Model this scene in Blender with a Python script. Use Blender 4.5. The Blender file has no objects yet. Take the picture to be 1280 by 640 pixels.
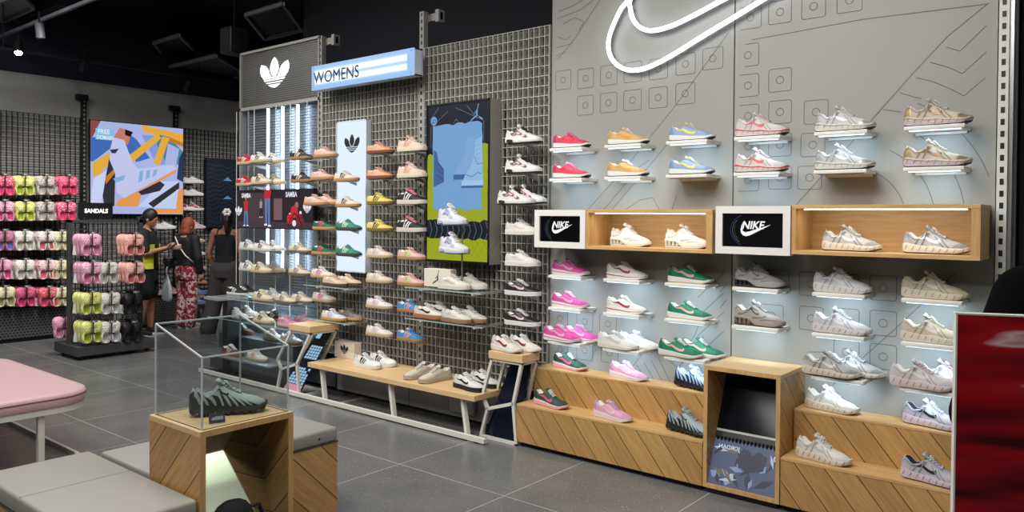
import bpy, bmesh, math, random
from mathutils import Vector, Matrix
from mathutils.geometry import tessellate_polygon
random.seed(7)
PI = math.pi
C = bpy.context.scene.collection
# ------------------------------------------------------------------ camera geometry (metres, camera 1.6 m above the floor)
CH, CF, YAW, PITCH, ROLL, SHY = 1.6, 971.0, math.radians(39.24), -0.015, -0.0076, 34.4
def ray(px, py):
    u = (px-640)/CF; v = (320-SHY-py)/CF
    c, s = math.cos(ROLL), math.sin(ROLL)
    u, v = u*c+v*s, -u*s+v*c
    fw = math.cos(PITCH)-v*math.sin(PITCH); up = math.sin(PITCH)+v*math.cos(PITCH)
    return Vector((-math.sin(YAW)*fw+math.cos(YAW)*u, math.cos(YAW)*fw+math.sin(YAW)*u, up))
def onY(px, py, y):
    d = ray(px, py); t = y/d.y; return Vector((d.x*t, y, CH+d.z*t))
def onX(px, py, x):
    d = ray(px, py); t = x/d.x; return Vector((x, d.y*t, CH+d.z*t))
def onZ(px, py, z):
    d = ray(px, py); t = (z-CH)/d.z; return Vector((d.x*t, d.y*t, z))
def at(px, py, t):
    return Vector((0, 0, CH))+ray(px, py)*t
# ------------------------------------------------------------------ materials
def srgb(r, g, b):
    f = lambda c: c/12.92 if c <= .04045 else ((c+.055)/1.055)**2.4
    return (f(r/255), f(g/255), f(b/255), 1)
_m = {}
EXPO = .15
def scr(name, col, k=1.0):            # a lit screen's pixels: they give light, their own surface is near black
    if name in _m: return _m[name]
    m = mat(name, (8,8,9), .35); b = m.node_tree.nodes['Principled BSDF']
    b.inputs['Emission Color'].default_value = srgb(*col); b.inputs['Emission Strength'].default_value = k*2**-EXPO
    return m
def mat(name, col, rough=.6, metal=0, emit=0, spec=.5, bump=0, bscale=200, coat=0):
    if name in _m: return _m[name]
    m = bpy.data.materials.new(name); m.use_nodes = True
    b = m.node_tree.nodes['Principled BSDF']
    c = srgb(*col)
    b.inputs['Base Color'].default_value = c
    b.inputs['Roughness'].default_value = rough
    b.inputs['Metallic'].default_value = metal
    b.inputs['Specular IOR Level'].default_value = spec
    if coat: b.inputs['Coat Weight'].default_value = coat
    if emit:
        b.inputs['Emission Color'].default_value = c
        b.inputs['Emission Strength'].default_value = emit
    if bump:
        nt = m.node_tree
        tc = nt.nodes.new('ShaderNodeTexCoord'); n = nt.nodes.new('ShaderNodeTexNoise')
        n.inputs['Scale'].default_value = bscale; n.inputs['Detail'].default_value = 3
        bp = nt.nodes.new('ShaderNodeBump'); bp.inputs['Strength'].default_value = bump; bp.inputs['Distance'].default_value = .002
        nt.links.new(tc.outputs['Object'], n.inputs['Vector']); nt.links.new(n.outputs['Fac'], bp.inputs['Height'])
        nt.links.new(bp.outputs['Normal'], b.inputs['Normal'])
        mx = nt.nodes.new('ShaderNodeMixRGB'); mx.blend_type = 'MULTIPLY'; mx.inputs['Fac'].default_value = .35
        mx.inputs['Color1'].default_value = c
        nt.links.new(n.outputs['Fac'], mx.inputs['Color2'])
        gm = nt.nodes.new('ShaderNodeMath'); gm.operation = 'MULTIPLY_ADD'; gm.inputs[1].default_value = 1.0; gm.inputs[2].default_value = .45
        nt.links.new(n.outputs['Fac'], gm.inputs[0]); nt.links.new(gm.outputs[0], mx.inputs['Color2'])
        nt.links.new(mx.outputs[0], b.inputs['Base Color'])
    _m[name] = m
    return m
def cm(col, rough=.6, **k):           # shorthand: fabric, leather, foam ... by colour
    return mat('dye_%02x%02x%02x_%d' % (col[0], col[1], col[2], int(rough*100)), col, rough, **k)
def _nodes(name, rough=.5):
    m = bpy.data.materials.new(name); m.use_nodes = True
    nt = m.node_tree; b = nt.nodes['Principled BSDF']; b.inputs['Roughness'].default_value = rough
    return m, nt, b
def N(nt, t, **kw):
    n = nt.nodes.new(t)
    for k, v in kw.items():
        if k in n.inputs.keys(): n.inputs[k].default_value = v
        else: setattr(n, k, v)
    return n
def math_n(nt, op, a, b=None, c=None):
    n = nt.nodes.new('ShaderNodeMath'); n.operation = op
    for i, v in enumerate((a, b, c)):
        if v is None: continue
        if isinstance(v, (int, float)): n.inputs[i].default_value = v
        else: nt.links.new(v, n.inputs[i])
    return n.outputs[0]
def wood(name, light, dark, axis='X', slope=0, pitch=.17, gax='Z', horiz='X', rough=.45):
    """oak: grain stretched along axis; slope != 0 adds diagonal board joints in the (horiz, Z) plane"""
    m, nt, b = _nodes(name, rough)
    tc = N(nt, 'ShaderNodeTexCoord'); sx = N(nt, 'ShaderNodeSeparateXYZ'); nt.links.new(tc.outputs['Object'], sx.inputs[0])
    h = sx.outputs[horiz]; z = sx.outputs['Z']
    cx = N(nt, 'ShaderNodeCombineXYZ')
    if slope:
        l = math.hypot(1, slope); al = math_n(nt, 'ADD', math_n(nt, 'MULTIPLY', h, 1/l), math_n(nt, 'MULTIPLY', z, slope/l))
        ac = math_n(nt, 'ADD', math_n(nt, 'MULTIPLY', h, -slope/l), math_n(nt, 'MULTIPLY', z, 1/l))
        pl = math_n(nt, 'FLOOR', math_n(nt, 'DIVIDE', ac, pitch))
        nt.links.new(math_n(nt, 'MULTIPLY_ADD', al, 5, math_n(nt, 'MULTIPLY', pl, 3.7)), cx.inputs[0]); nt.links.new(math_n(nt, 'MULTIPLY', ac, 55), cx.inputs[1])
        nt.links.new(math_n(nt, 'MULTIPLY', sx.outputs['Y' if horiz == 'X' else 'X'], 55), cx.inputs[2])
    else:
        for i, a in enumerate('XYZ'):
            nt.links.new(math_n(nt, 'MULTIPLY', sx.outputs[a], 5 if a == axis else 55), cx.inputs[i])
    n = N(nt, 'ShaderNodeTexNoise', Scale=1.0, Detail=5.0, Roughness=.6, Distortion=.6); nt.links.new(cx.outputs[0], n.inputs['Vector'])
    r = N(nt, 'ShaderNodeValToRGB'); r.color_ramp.elements[0].position = .3; r.color_ramp.elements[1].position = .72
    r.color_ramp.elements[0].color = srgb(*dark); r.color_ramp.elements[1].color = srgb(*light)
    nt.links.new(n.outputs['Fac'], r.inputs[0]); col = r.outputs[0]
    if slope:
        wn = N(nt, 'ShaderNodeTexWhiteNoise', noise_dimensions='1D'); nt.links.new(pl, wn.inputs['W'])
        mv = N(nt, 'ShaderNodeMixRGB', blend_type='MULTIPLY'); mv.inputs[0].default_value = .22; nt.links.new(col, mv.inputs[1]); nt.links.new(wn.outputs['Value'], mv.inputs[2])
        fr = math_n(nt, 'ABSOLUTE', math_n(nt, 'SUBTRACT', math_n(nt, 'FRACT', math_n(nt, 'DIVIDE', ac, pitch)), .5))
        g = math_n(nt, 'GREATER_THAN', fr, .5-.0022/pitch)
        mg = N(nt, 'ShaderNodeMixRGB'); nt.links.new(g, mg.inputs[0]); nt.links.new(mv.outputs[0], mg.inputs[1]); mg.inputs[2].default_value = srgb(52, 36, 18)
        col = mg.outputs[0]
    nt.links.new(col, b.inputs['Base Color'])
    return m
# ------------------------------------------------------------------ mesh builder
class MB:
    def __init__(s): s.v = []; s.f = []; s.mi = []; s.mats = []
    def _mi(s, m):
        if m is None: return 0
        if m not in s.mats: s.mats.append(m)
        return s.mats.index(m)
    def add(s, vs, fs, m=None):
        o = len(s.v); s.v += [Vector(p) for p in vs]; k = s._mi(m)
        for f in fs: s.f.append([i+o for i in f]); s.mi.append(k)
        return s
    def box(s, x0, x1, y0, y1, z0, z1, m=None):
        x0, x1 = sorted((x0, x1)); y0, y1 = sorted((y0, y1)); z0, z1 = sorted((z0, z1))
        return s.add([(x0,y0,z0),(x1,y0,z0),(x1,y1,z0),(x0,y1,z0),(x0,y0,z1),(x1,y0,z1),(x1,y1,z1),(x0,y1,z1)],
                     [(0,3,2,1),(4,5,6,7),(0,1,5,4),(1,2,6,5),(2,3,7,6),(3,0,4,7)], m)
    def bevbox(s, x0, x1, y0, y1, z0, z1, r=.01, seg=3, m=None):
        bm = bmesh.new(); bmesh.ops.create_cube(bm, size=1)
        for v in bm.verts: v.co = Vector(((x0+x1)/2+v.co.x*(x1-x0), (y0+y1)/2+v.co.y*(y1-y0), (z0+z1)/2+v.co.z*(z1-z0)))
        bmesh.ops.bevel(bm, geom=bm.edges[:], offset=r, segments=seg, affect='EDGES', profile=.5)
        bm.verts.index_update(); s.add([v.co.copy() for v in bm.verts], [[v.index for v in f.verts] for f in bm.faces], m); bm.free(); return s
    def prism(s, pts, d, m=None):      # closed loop of 3D points extruded by vector d
        n = len(pts); P = [Vector(p) for p in pts]; Q = [p+Vector(d) for p in P]
        tr = tessellate_polygon([P])
        fs = [tuple(t) for t in tr]+[tuple(i+n for i in reversed(t)) for t in tr]+[(i, (i+1) % n, (i+1) % n+n, i+n) for i in range(n)]
        return s.add(P+Q, fs, m)
    def bar(s, a, b, w, h=None, m=None, up=(0,0,1)):
        a = Vector(a); b = Vector(b); h = h or w; d = (b-a).normalized(); u = Vector(up)
        if abs(d.dot(u)) > .98: u = Vector((1,0,0))
        r = d.cross(u).normalized()*w/2; q = r.cross(d).normalized()*h/2
        return s.add([a-r-q, a+r-q, a+r+q, a-r+q, b-r-q, b+r-q, b+r+q, b-r+q], [(0,1,2,3),(7,6,5,4),(0,4,5,1),(1,5,6,2),(2,6,7,3),(3,7,4,0)], m)
    def tube(s, pts, r, n=8, m=None, closed=False, cap=True):
        P = [Vector(p) for p in pts]; k = len(P); R = r if isinstance(r, (list, tuple)) else [r]*k
        vs = []; prev = None
        for i, p in enumerate(P):
            if closed: t = (P[(i+1) % k]-P[i-1]).normalized()
            else: t = (P[min(i+1, k-1)]-P[max(i-1, 0)]).normalized()
            if prev is None:
                a = Vector((0,0,1)) if abs(t.z) < .9 else Vector((1,0,0)); nrm = t.cross(a).normalized()
            else: nrm = (prev-t*prev.dot(t)).normalized()
            prev = nrm; bi = t.cross(nrm)
            for j in range(n):
                an = 2*PI*j/n; vs.append(p+(nrm*math.cos(an)+bi*math.sin(an))*R[i])
        fs = []
        for i in range(k if closed else k-1):
            for j in range(n):
                a = i*n+j; b = i*n+(j+1) % n; c = ((i+1) % k)*n+(j+1) % n; d = ((i+1) % k)*n+j; fs.append((a, b, c, d))
        if cap and not closed: fs += [tuple(range(n-1, -1, -1)), tuple((k-1)*n+j for j in range(n))]
        return s.add(vs, fs, m)
    def ell(s, c, r, m=None, nu=16, nv=10, rot=None):
        vs = []; c = Vector(c); fs = []
        for i in range(nv+1):
            th = PI*i/nv
            for j in range(nu):
                ph = 2*PI*j/nu; p = Vector((math.sin(th)*math.cos(ph)*r[0], math.sin(th)*math.sin(ph)*r[1], math.cos(th)*r[2]))
                if rot: p = rot @ p
                vs.append(c+p)
        for i in range(nv):
            for j in range(nu): fs.append((i*nu+j, (i+1)*nu+j, (i+1)*nu+(j+1) % nu, i*nu+(j+1) % nu))
        return s.add(vs, fs, m)
    def loft(s, rings, m=None, closed=True, cap=True):
        n = len(rings[0]); vs = [p for r in rings for p in r]; fs = []
        for i in range(len(rings)-1):
            for j in range(n if closed else n-1):
                fs.append((i*n+j, i*n+(j+1) % n, (i+1)*n+(j+1) % n, (i+1)*n+j))
        if cap and closed: fs += [tuple(range(n-1, -1, -1)), tuple((len(rings)-1)*n+j for j in range(n))]
        return s.add(vs, fs, m)
    def mesh(s, name, smooth=False, angle=None, fix=True):
        me = bpy.data.meshes.new(name); me.from_pydata([tuple(v) for v in s.v], [], s.f)
        for m in s.mats: me.materials.append(m)
        for p, k in zip(me.polygons, s.mi): p.material_index = k
        if fix:
            bm = bmesh.new(); bm.from_mesh(me); bmesh.ops.remove_doubles(bm, verts=bm.verts, dist=1e-5)
            bmesh.ops.recalc_face_normals(bm, faces=bm.faces); bm.to_mesh(me); bm.free()
        if smooth: me.shade_smooth()
        if angle:
            me.shade_smooth()
            try: me.set_sharp_from_angle(angle=math.radians(angle))
            except Exception: pass
        return me
def link(name, me, parent=None, loc=None):
    o = bpy.data.objects.new(name, me); C.objects.link(o)
    if parent is not None: o.parent = parent
    if loc is not None: o.location = loc
    return o
def part(name, mb, material=None, parent=None, smooth=False, angle=None, label=None, fix=True):
    """parent set: the builder's vertices are world coordinates and are moved into the parent's space"""
    if material is not None and not mb.mats: mb.mats = [material]
    if parent is not None:
        inv = pmat(parent).inverted()
        mb.v = [inv @ v for v in mb.v]
    o = link(name, mb.mesh(name, smooth, angle, fix), parent)
    if label: o['label'] = label
    return o
def pmat(o):
    m = Matrix.LocRotScale(o.location, o.rotation_euler, o.scale)
    return pmat(o.parent) @ m if o.parent else m
def tag(o, label, cat, group=None, kind=None):
    if label and not 4 <= len(label.split()) <= 16: print('LONGLABEL', len(label.split()), label)
    if label: o['label'] = label
    if cat: o['category'] = cat
    if group: o['group'] = group
    if kind: o['kind'] = kind
    return o
def thing(name, label, cat, loc=(0,0,0), rz=0, group=None):
    o = bpy.data.objects.new(name, None); C.objects.link(o); o.empty_display_size = .1
    o.location = loc; o.rotation_euler = (0, 0, rz); return tag(o, label, cat, group)
def single(name, mb, material, label, cat, group=None, **k):
    return tag(part(name, mb, material, None, **k), label, cat, group)
def struct(name, mb, material, parent=None, label=None, **k):
    o = part(name, mb, material, parent, **k)
    if parent is None: o['kind'] = 'structure'
    if label: o['label'] = label
    return o
def text_pts(s, size, align='LEFT', sx=1.0, bold=0, thick=0):
    cu = bpy.data.curves.new('lettering', 'FONT'); cu.body = s; cu.size = size; cu.align_x = align; cu.offset = bold; cu.extrude = thick
    cu.resolution_u = 3
    o = bpy.data.objects.new('lettering', cu); C.objects.link(o); bpy.context.view_layer.update()
    me = bpy.data.meshes.new_from_object(o.evaluated_get(bpy.context.evaluated_depsgraph_get()))
    vs = [(v.co.x*sx, v.co.y, v.co.z) for v in me.vertices]; fs = [tuple(p.vertices) for p in me.polygons]
    bpy.data.objects.remove(o); bpy.data.curves.remove(cu); bpy.data.meshes.remove(me); return vs, fs
class Art:      # flat artwork on a plane: origin O, axes U, V (metres), lifted along N
    def __init__(s, O, U, V, N_): s.O = Vector(O); s.U = Vector(U); s.V = Vector(V); s.N = Vector(N_); s.mb = MB()
    def p(s, a, b, l=0): return s.O+s.U*a+s.V*b+s.N*l
    def poly(s, pts, m, l=.001):
        P = [Vector((a, b, 0)) for a, b in pts]; tr = tessellate_polygon([P])
        s.mb.add([s.p(a, b, l) for a, b in pts], [tuple(t) for t in tr], m); return s
    def rect(s, a0, b0, a1, b1, m, l=.001): return s.poly([(a0,b0),(a1,b0),(a1,b1),(a0,b1)], m, l)
    def line(s, pts, w, m, l=.0015):
        for (a, b), (c, d) in zip(pts, pts[1:]):
            L = math.hypot(c-a, d-b) or 1; nx, ny = -(d-b)/L*w/2, (c-a)/L*w/2
            s.poly([(a-nx,b-ny),(c-nx,d-ny),(c+nx,d+ny),(a+nx,b+ny)], m, l)
        return s
    def disc(s, a, b, r, m, l=.001, n=20, ry=None):
        return s.poly([(a+r*math.cos(2*PI*i/n), b+(ry or r)*math.sin(2*PI*i/n)) for i in range(n)], m, l)
    def text(s, t, a, b, size, m, l=.002, align='LEFT', sx=1.0, bold=0, shear=0, mirror=False):
        vs, fs = text_pts(t, size, align, sx, bold)
        s.mb.add([s.p(a+(-x if mirror else x)+shear*y, b+y, l) for x, y, z in vs], fs, m); return s
    def trefoil(s, a, b, h, m, l=.002, rows=44, w=1.15):
        # three leaves, crossed near the foot by three horizontal gaps
        CL = [(0,1),(.07,.93),(.13,.82),(.165,.70),(.165,.58),(.13,.48),(.08,.40),(0,.36),(-.08,.40),(-.13,.48),(-.165,.58),(-.165,.70),(-.13,.82),(-.07,.93)]
        SL = [(.50,.82),(.545,.70),(.55,.57),(.50,.44),(.42,.34),(.36,.30),(.05,.32),(.12,.40),(.18,.50),(.205,.60),(.25,.68),(.34,.76),(.42,.80)]
        BD = [(.43,.36),(.38,.26),(.30,.17),(.20,.09),(.10,.03),(0,0),(-.10,.03),(-.20,.09),(-.30,.17),(-.38,.26),(-.43,.36)]
        def pip(P, x, y):
            k = False
            for (x0, y0), (x1, y1) in zip(P, P[1:]+P[:1]):
                if (y0 > y) != (y1 > y) and x < (x1-x0)*(y-y0)/(y1-y0)+x0: k = not k
            return k
        inside = lambda x, y: pip(CL, x, y) or pip(SL, abs(x), y) or pip(BD, x, y)
        for r in range(rows):
            y = (r+.5)/rows
            if any(g <= y < g+.035 for g in (.115, .205, .295)): continue
            xs = [i/100-.6 for i in range(121)]; run = None
            for x in xs+[9]:
                i = x < 5 and inside(x, y)
                if i and run is None: run = x
                if not i and run is not None:
                    s.rect(a+run*h*w, b+r/rows*h, a+(prev+.01)*h*w, b+(r+1)/rows*h, m, l); run = None
                prev = x
        return s
    def swoosh(s, a, b, w, m, l=.002, flip=False):
        lo = [(0,.30),(.02,.16),(.09,.06),(.19,.03),(.32,.07),(1,.50)]; hi = [(.09,.62),(.05,.40),(.08,.24),(.17,.19),(.32,.235),(1,.505)]
        P = [(a+(w-x*w if flip else x*w), b+y*w*.8) for x, y in [(.1,.64),(.03,.46)]+lo+hi[:0:-1]]
        return s.poly(P, m, l)
    def done(s, name, parent=None, label=None): return part(name, s.mb, None, parent, label=label, fix=False)
# ------------------------------------------------------------------ footwear
def interp(P, s):
    if s <= P[0][0]: return P[0][1]
    for (a, va), (b, vb) in zip(P, P[1:]):
        if s <= b:
            t = (s-a)/(b-a); t = t*t*(3-2*t)*.5+t*.5; return va+(vb-va)*t
    return P[-1][1]
def sstep(a, b, x):
    t = min(1, max(0, (x-a)/(b-a))); return t*t*(3-2*t)
HW = [(0,0),(.006,.011),(.02,.02),(.05,.028),(.1,.0325),(.18,.0345),(.32,.0335),(.45,.0365),(.6,.043),(.72,.0465),(.82,.0445),(.9,.0375),(.955,.0265),(.985,.015),(1,0)]
class Last:
    """the shape of one shoe: x from heel (0) to toe (L), sole bottom at z = 0"""
    def __init__(s, L=.285, wide=1.0, z0=((0,.03),(1,.02)), top=None, op=(.05,.40), depth=.05, lean=.10, taper=.0, hw=None):
        s.L = L; s.wide = wide; s.z0p = z0; s.hwp = hw or HW; s.lean = lean; s.taper = taper
        s.top = top or [(0,.082),(.04,.088),(.1,.078),(.22,.068),(.32,.078),(.40,.098),(.5,.086),(.62,.068),(.75,.056),(.88,.048),(.95,.041),(1,.028)]
        s.op = op; s.depth = depth
    def hw(s, t): return interp(s.hwp, t)*s.wide
    def z0(s, t): return interp(s.z0p, t)
    def H(s, t): return interp(s.top, t)
    def pt(s, t, k):
        sd = 1 if k >= 0 else -1; a = abs(k)
        if a > 1:
            q = s.pt(t, float(sd)); return Vector((q.x, q.y+sd*.0015, q.z+(1-a)/.55*.06))
        w = s.hw(t); z0 = s.z0(t); H = max(s.H(t), z0+.003)
        th = (1-a)*PI/2
        tp = .30*sstep(.85, .45, t)+s.taper
        c = Vector((0, sd*w*math.cos(th)**.8*(1-tp*math.sin(th)), z0+(H-z0)*math.sin(th)**.78))
        o = sstep(s.op[0]-.02, s.op[0]+.03, t)*(1-sstep(s.op[1]-.035, s.op[1], t))
        if o > 0:
            if a > .45:
                f = (1-a)/.55; q = Vector((0, sd*w*(1-.20*f**1.6), z0+(H-z0)*math.sin(f*PI/2)**.9))
            else:
                g = (.45-a)/.45; q = Vector((0, sd*(w*.80-.004*min(1, g*4))*(1-g)**.8 if g < 1 else 0, H-s.depth*sstep(0, .45, g)+.002*math.sin(min(1, g*5)*PI)))
            c = c*(1-o)+q*o
        fz = (c.z-z0)/max(.02, H-z0)
        x = t*s.L
        x += -.006*math.sin(min(1, max(0, fz))*PI)*sstep(.15, 0, t)+s.lean*s.L*.12*fz*sstep(.2, 0, t)-.012*fz*fz*sstep(.8, 1, t)
        c.x = x; return c
    def nrm(s, t, k):
        e = .012; a = s.pt(min(1, t+e), k)-s.pt(max(0, t-e), k); b = s.pt(t, min(1, k+.04))-s.pt(t, max(-1, k-.04))
        n = b.cross(a)
        if n.length < 1e-9: return Vector((0, 1 if k > 0 else -1, 0))
        n.normalize(); out = Vector((0, k, .3))
        if t < .04: out += Vector((-.6, 0, 0))
        if t > .95: out += Vector((.6, 0, 0))
        return n if n.dot(out) > 0 else -n
    def on(s, t, k, lift=.0012): return s.pt(t, k)+s.nrm(t, k)*lift
NS, NK = 30, 24
TS = [0]+[.5-.5*math.cos(PI*(i/(NS))) for i in range(1, NS)]+[1]
def upper_mb(S):
    mb = MB(); g = [[S.pt(t, 1-2*j/NK) for j in range(NK+1)] for t in TS]
    vs = [p for r in g for p in r]; fs = []; lin = []
    for i in range(len(TS)-1):
        for j in range(NK):
            k = abs(1-2*(j+.5)/NK); tm = (TS[i]+TS[i+1])/2
            f = (i*(NK+1)+j, (i+1)*(NK+1)+j, (i+1)*(NK+1)+j+1, i*(NK+1)+j+1)
            (lin if (k < .42 and S.op[0] < tm < S.op[1]-.01) else fs).append(f)
    mb.add(vs, fs); ml = MB(); ml.add(vs, lin)
    for q in (mb, ml):
        used = sorted({i for f in q.f for i in f}); mp = {a: b for b, a in enumerate(used)}
        q.v = [q.v[i] for i in used]; q.f = [[mp[i] for i in f] for f in q.f]
    return mb, ml
def ring_layer(S, zb, zt, wb=.94, wt=1.0, ext=.003, wave=0, nw=14, rib=0, mb=None, m=None, bulge=.02):
    """one layer of the sole: follows the outline between heights zb(t) and zt(t)"""
    mb = mb or MB(); ts = TS; out = [(t, 1) for t in ts]+[(t, -1) for t in reversed(ts[1:-1])]
    rings = []
    for h, w in ((0, wb), (.12, (wb+1)/2+.01), (.5, 1+bulge), (.9, wt+.005), (1, wt-.01)):
        r = []
        for t, sd in out:
            b, tp = interp(zb, t), interp(zt, t)
            z = b+(tp-b)*h
            if wave: z += wave*math.sin(t*nw*PI)*math.sin(h*PI)
            y = S.hw(t)*w+ext*sstep(0, .03, t)*sstep(1, .97, t)
            if rib: y += rib*math.sin(t*nw*2*PI+h*3)*math.sin(h*PI)*sstep(0, .05, t)
            x = S.L/2+(t*S.L-S.L/2)*(1+2*ext/S.L*w)+( (w-1)*(.006) if t > .9 else -(w-1)*.006 if t < .1 else 0)
            r.append(Vector((x, sd*y, z)))
        rings.append(r)
    n = len(out)
    half = len(ts)
    mb.loft(rings, m, True, False)
    for r, k in ((rings[0], 0), (rings[-1], 1)):
        fs = []
        for i in range(half-1):
            a, b = i, i+1; c = (n-i-1) % n if i+1 < half-1 else i+1; d = (n-i) % n
            f = [a, b, c, d]; ff = []
            for q in f:
                if q not in ff: ff.append(q)
            if len(ff) > 2: fs.append(ff)
        mb.add(r, fs, m)
    return mb
def patch(S, t0, t1, k0, k1, lift=.0013, both=True, nt=10, nk=6, mb=None, tf=None):
    """a piece lying on the shoe: t0..t1 along, k0..k1 round (1 at the sole, 0 on top); tf(k) shifts the ends"""
    mb = mb or MB()
    for sd in ((1, -1) if both else (1,)):
        vs = []
        for i in range(nt+1):
            for j in range(nk+1):
                k = k0+(k1-k0)*j/nk; a, b = (t0, t1) if tf is None else tf(abs(k))
                vs.append(S.on(min(1, max(0, a+(b-a)*i/nt)), sd*k, lift))
        mb.add(vs, [(i*(nk+1)+j, (i+1)*(nk+1)+j, (i+1)*(nk+1)+j+1, i*(nk+1)+j+1) for i in range(nt) for j in range(nk)])
    return mb
def band(S, A, B, lift=.002, both=True, mb=None):
    """strip between two curves of (t, f) on the side, f = 0 sole .. 1 rim"""
    mb = mb or MB(); K = lambda f: 1-f*.55
    for sd in ((1, -1) if both else (1,)):
        vs = []
        for (a, b), (c, d) in zip(A, B):
            for w in (0, .5, 1): vs.append(S.on(a+(c-a)*w, sd*K(b+(d-b)*w), lift))
        mb.add(vs, [(i*3+j, i*3+3+j, i*3+4+j, i*3+1+j) for i in range(len(A)-1) for j in range(2)])
    return mb
def dense(P, n=14):
    o = []
    for i in range(n+1):
        x = i/n*(len(P)-1); k = min(int(x), len(P)-2); f = x-k
        p0 = P[max(k-1, 0)]; p1 = P[k]; p2 = P[k+1]; p3 = P[min(k+2, len(P)-1)]
        o.append(tuple(.5*((2*b)+(-a+c)*f+(2*a-5*b+4*c-d)*f*f+(-a+3*b-3*c+d)*f**3) for a, b, c, d in zip(p0, p1, p2, p3)))
    return o
def swoosh_mb(S, up=0, sc=1.0):
    lo = [(.60,.86),(.625,.52),(.59,.26),(.50,.17),(.38,.26),(.26,.44),(.10,.78)]
    hi = [(.595,.87),(.585,.68),(.555,.52),(.49,.43),(.38,.47),(.26,.58),(.10,.80)]
    f = lambda P: [(.40+(t-.40)*sc, .5+(h-.5)*sc+up) for t, h in P]
    return band(S, dense(f(lo)), dense(f(hi)))
def stripes_mb(S, w=.036, gap=.074, t0=.315, rise=.90, lean=.09):
    mb = MB()
    for k in range(3):
        a = t0+k*gap; n = 6
        A = [(a+lean*i/n, .03+rise*i/n) for i in range(n+1)]; B = [(x+w, z) for x, z in A]
        band(S, A, B, mb=mb)
    return mb
def line_mb(S, pts, w=.010, lift=.0022, mb=None, both=True):
    D = dense(pts, 16); A = []; B = []
    for i, (t, f) in enumerate(D):
        t2, f2 = D[min(i+1, len(D)-1)]; t1, f1 = D[max(i-1, 0)]; dx, dy = (t2-t1)*3.2, f2-f1; l = math.hypot(dx, dy) or 1
        A.append((t-dy/l*w/3.2, f+dx/l*w)); B.append((t+dy/l*w/3.2, f-dx/l*w))
    return band(S, A, B, lift, both, mb)
def laces_mb(S, a=.42, b=.64, n=6, r=.0026, wid=.24, bow=True):
    mb = MB()
    for i in range(n):
        t = a+(b-a)*i/(n-1); t2 = min(b, t+(b-a)/(n-1)*.8)
        for sg in (1, -1):
            mb.tube([S.on(t+(t2-t)*(k+1)/2, sg*k*wid, .0055+.002*sg*(1-abs(k))) for k in (-1, -.5, 0, .5, 1)], r, 5)
    if bow:
        c = S.on(a, 0, .010)
        for sg in (1, -1):
            mb.tube([c, c+Vector((.006, sg*.010, .001)), c+Vector((.014, sg*.019, -.008)), c+Vector((.020, sg*.014, -.014)), c+Vector((.008, sg*.005, -.004))], r*.9, 5)
            mb.tube([c, c+Vector((.016, sg*.010, -.008)), c+Vector((.028, sg*.022, -.022))], r*.8, 5)
    return mb
def tongue_mb(S, rise=.020, wid=.024, back=.06, fat=.006):
    mb = MB(); rings = []; tt = S.op[1]
    for t in (.66, .6, .54, .48, .44, tt+.015):
        c = S.on(t, 0, .0018); w = wid*(.75+.25*(.66-t)/.25)
        e = S.on(t, .26, .0018); w = min(w, abs(e.y))
        rings.append([Vector((c.x, w, c.z-.0025)), Vector((c.x, w*.5, c.z+.0012)), Vector((c.x, 0, c.z+.002)), Vector((c.x, -w*.5, c.z+.0012)), Vector((c.x, -w, c.z-.0025)), Vector((c.x-.001, -w*.6, c.z-fat)), Vector((c.x-.001, w*.6, c.z-fat))])
    c = S.on(tt+.015, 0, .0018)
    for dx, dz, k in ((-.006, rise*.30, 1.10), (-.011, rise*.62, 1.14), (-.015, rise*.78, .98)):
        x = c.x+dx; z = c.z+dz; w = wid*k
        rings.append([Vector((x+.002, w, z-.006)), Vector((x+.001, w*.6, z+.000)), Vector((x, 0, z+.002)), Vector((x+.001, -w*.6, z+.000)), Vector((x+.002, -w, z-.006)), Vector((x-fat*1.2, -w*.6, z-fat*.8)), Vector((x-fat*1.2, w*.6, z-fat*.8))])
    mb.loft(rings); return mb
TOPS = dict(
    low=[(0,.080),(.035,.089),(.09,.080),(.2,.067),(.30,.074),(.39,.096),(.5,.083),(.62,.066),(.75,.054),(.88,.046),(.95,.039),(1,.026)],
    slim=[(0,.074),(.035,.082),(.09,.073),(.2,.060),(.30,.067),(.39,.090),(.5,.076),(.62,.060),(.75,.050),(.88,.043),(.95,.037),(1,.024)],
    cort=[(0,.088),(.03,.096),(.08,.086),(.2,.068),(.30,.074),(.39,.094),(.5,.078),(.62,.062),(.75,.051),(.88,.042),(.95,.035),(1,.023)],
    run=[(0,.094),(.03,.108),(.09,.098),(.2,.074),(.30,.083),(.39,.117),(.5,.097),(.62,.077),(.75,.062),(.88,.053),(.95,.044),(1,.031)],
    mid=[(0,.112),(.035,.126),(.1,.118),(.2,.104),(.30,.112),(.39,.138),(.48,.118),(.6,.086),(.75,.066),(.88,.056),(.95,.048),(1,.032)])
_cache = {}
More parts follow.
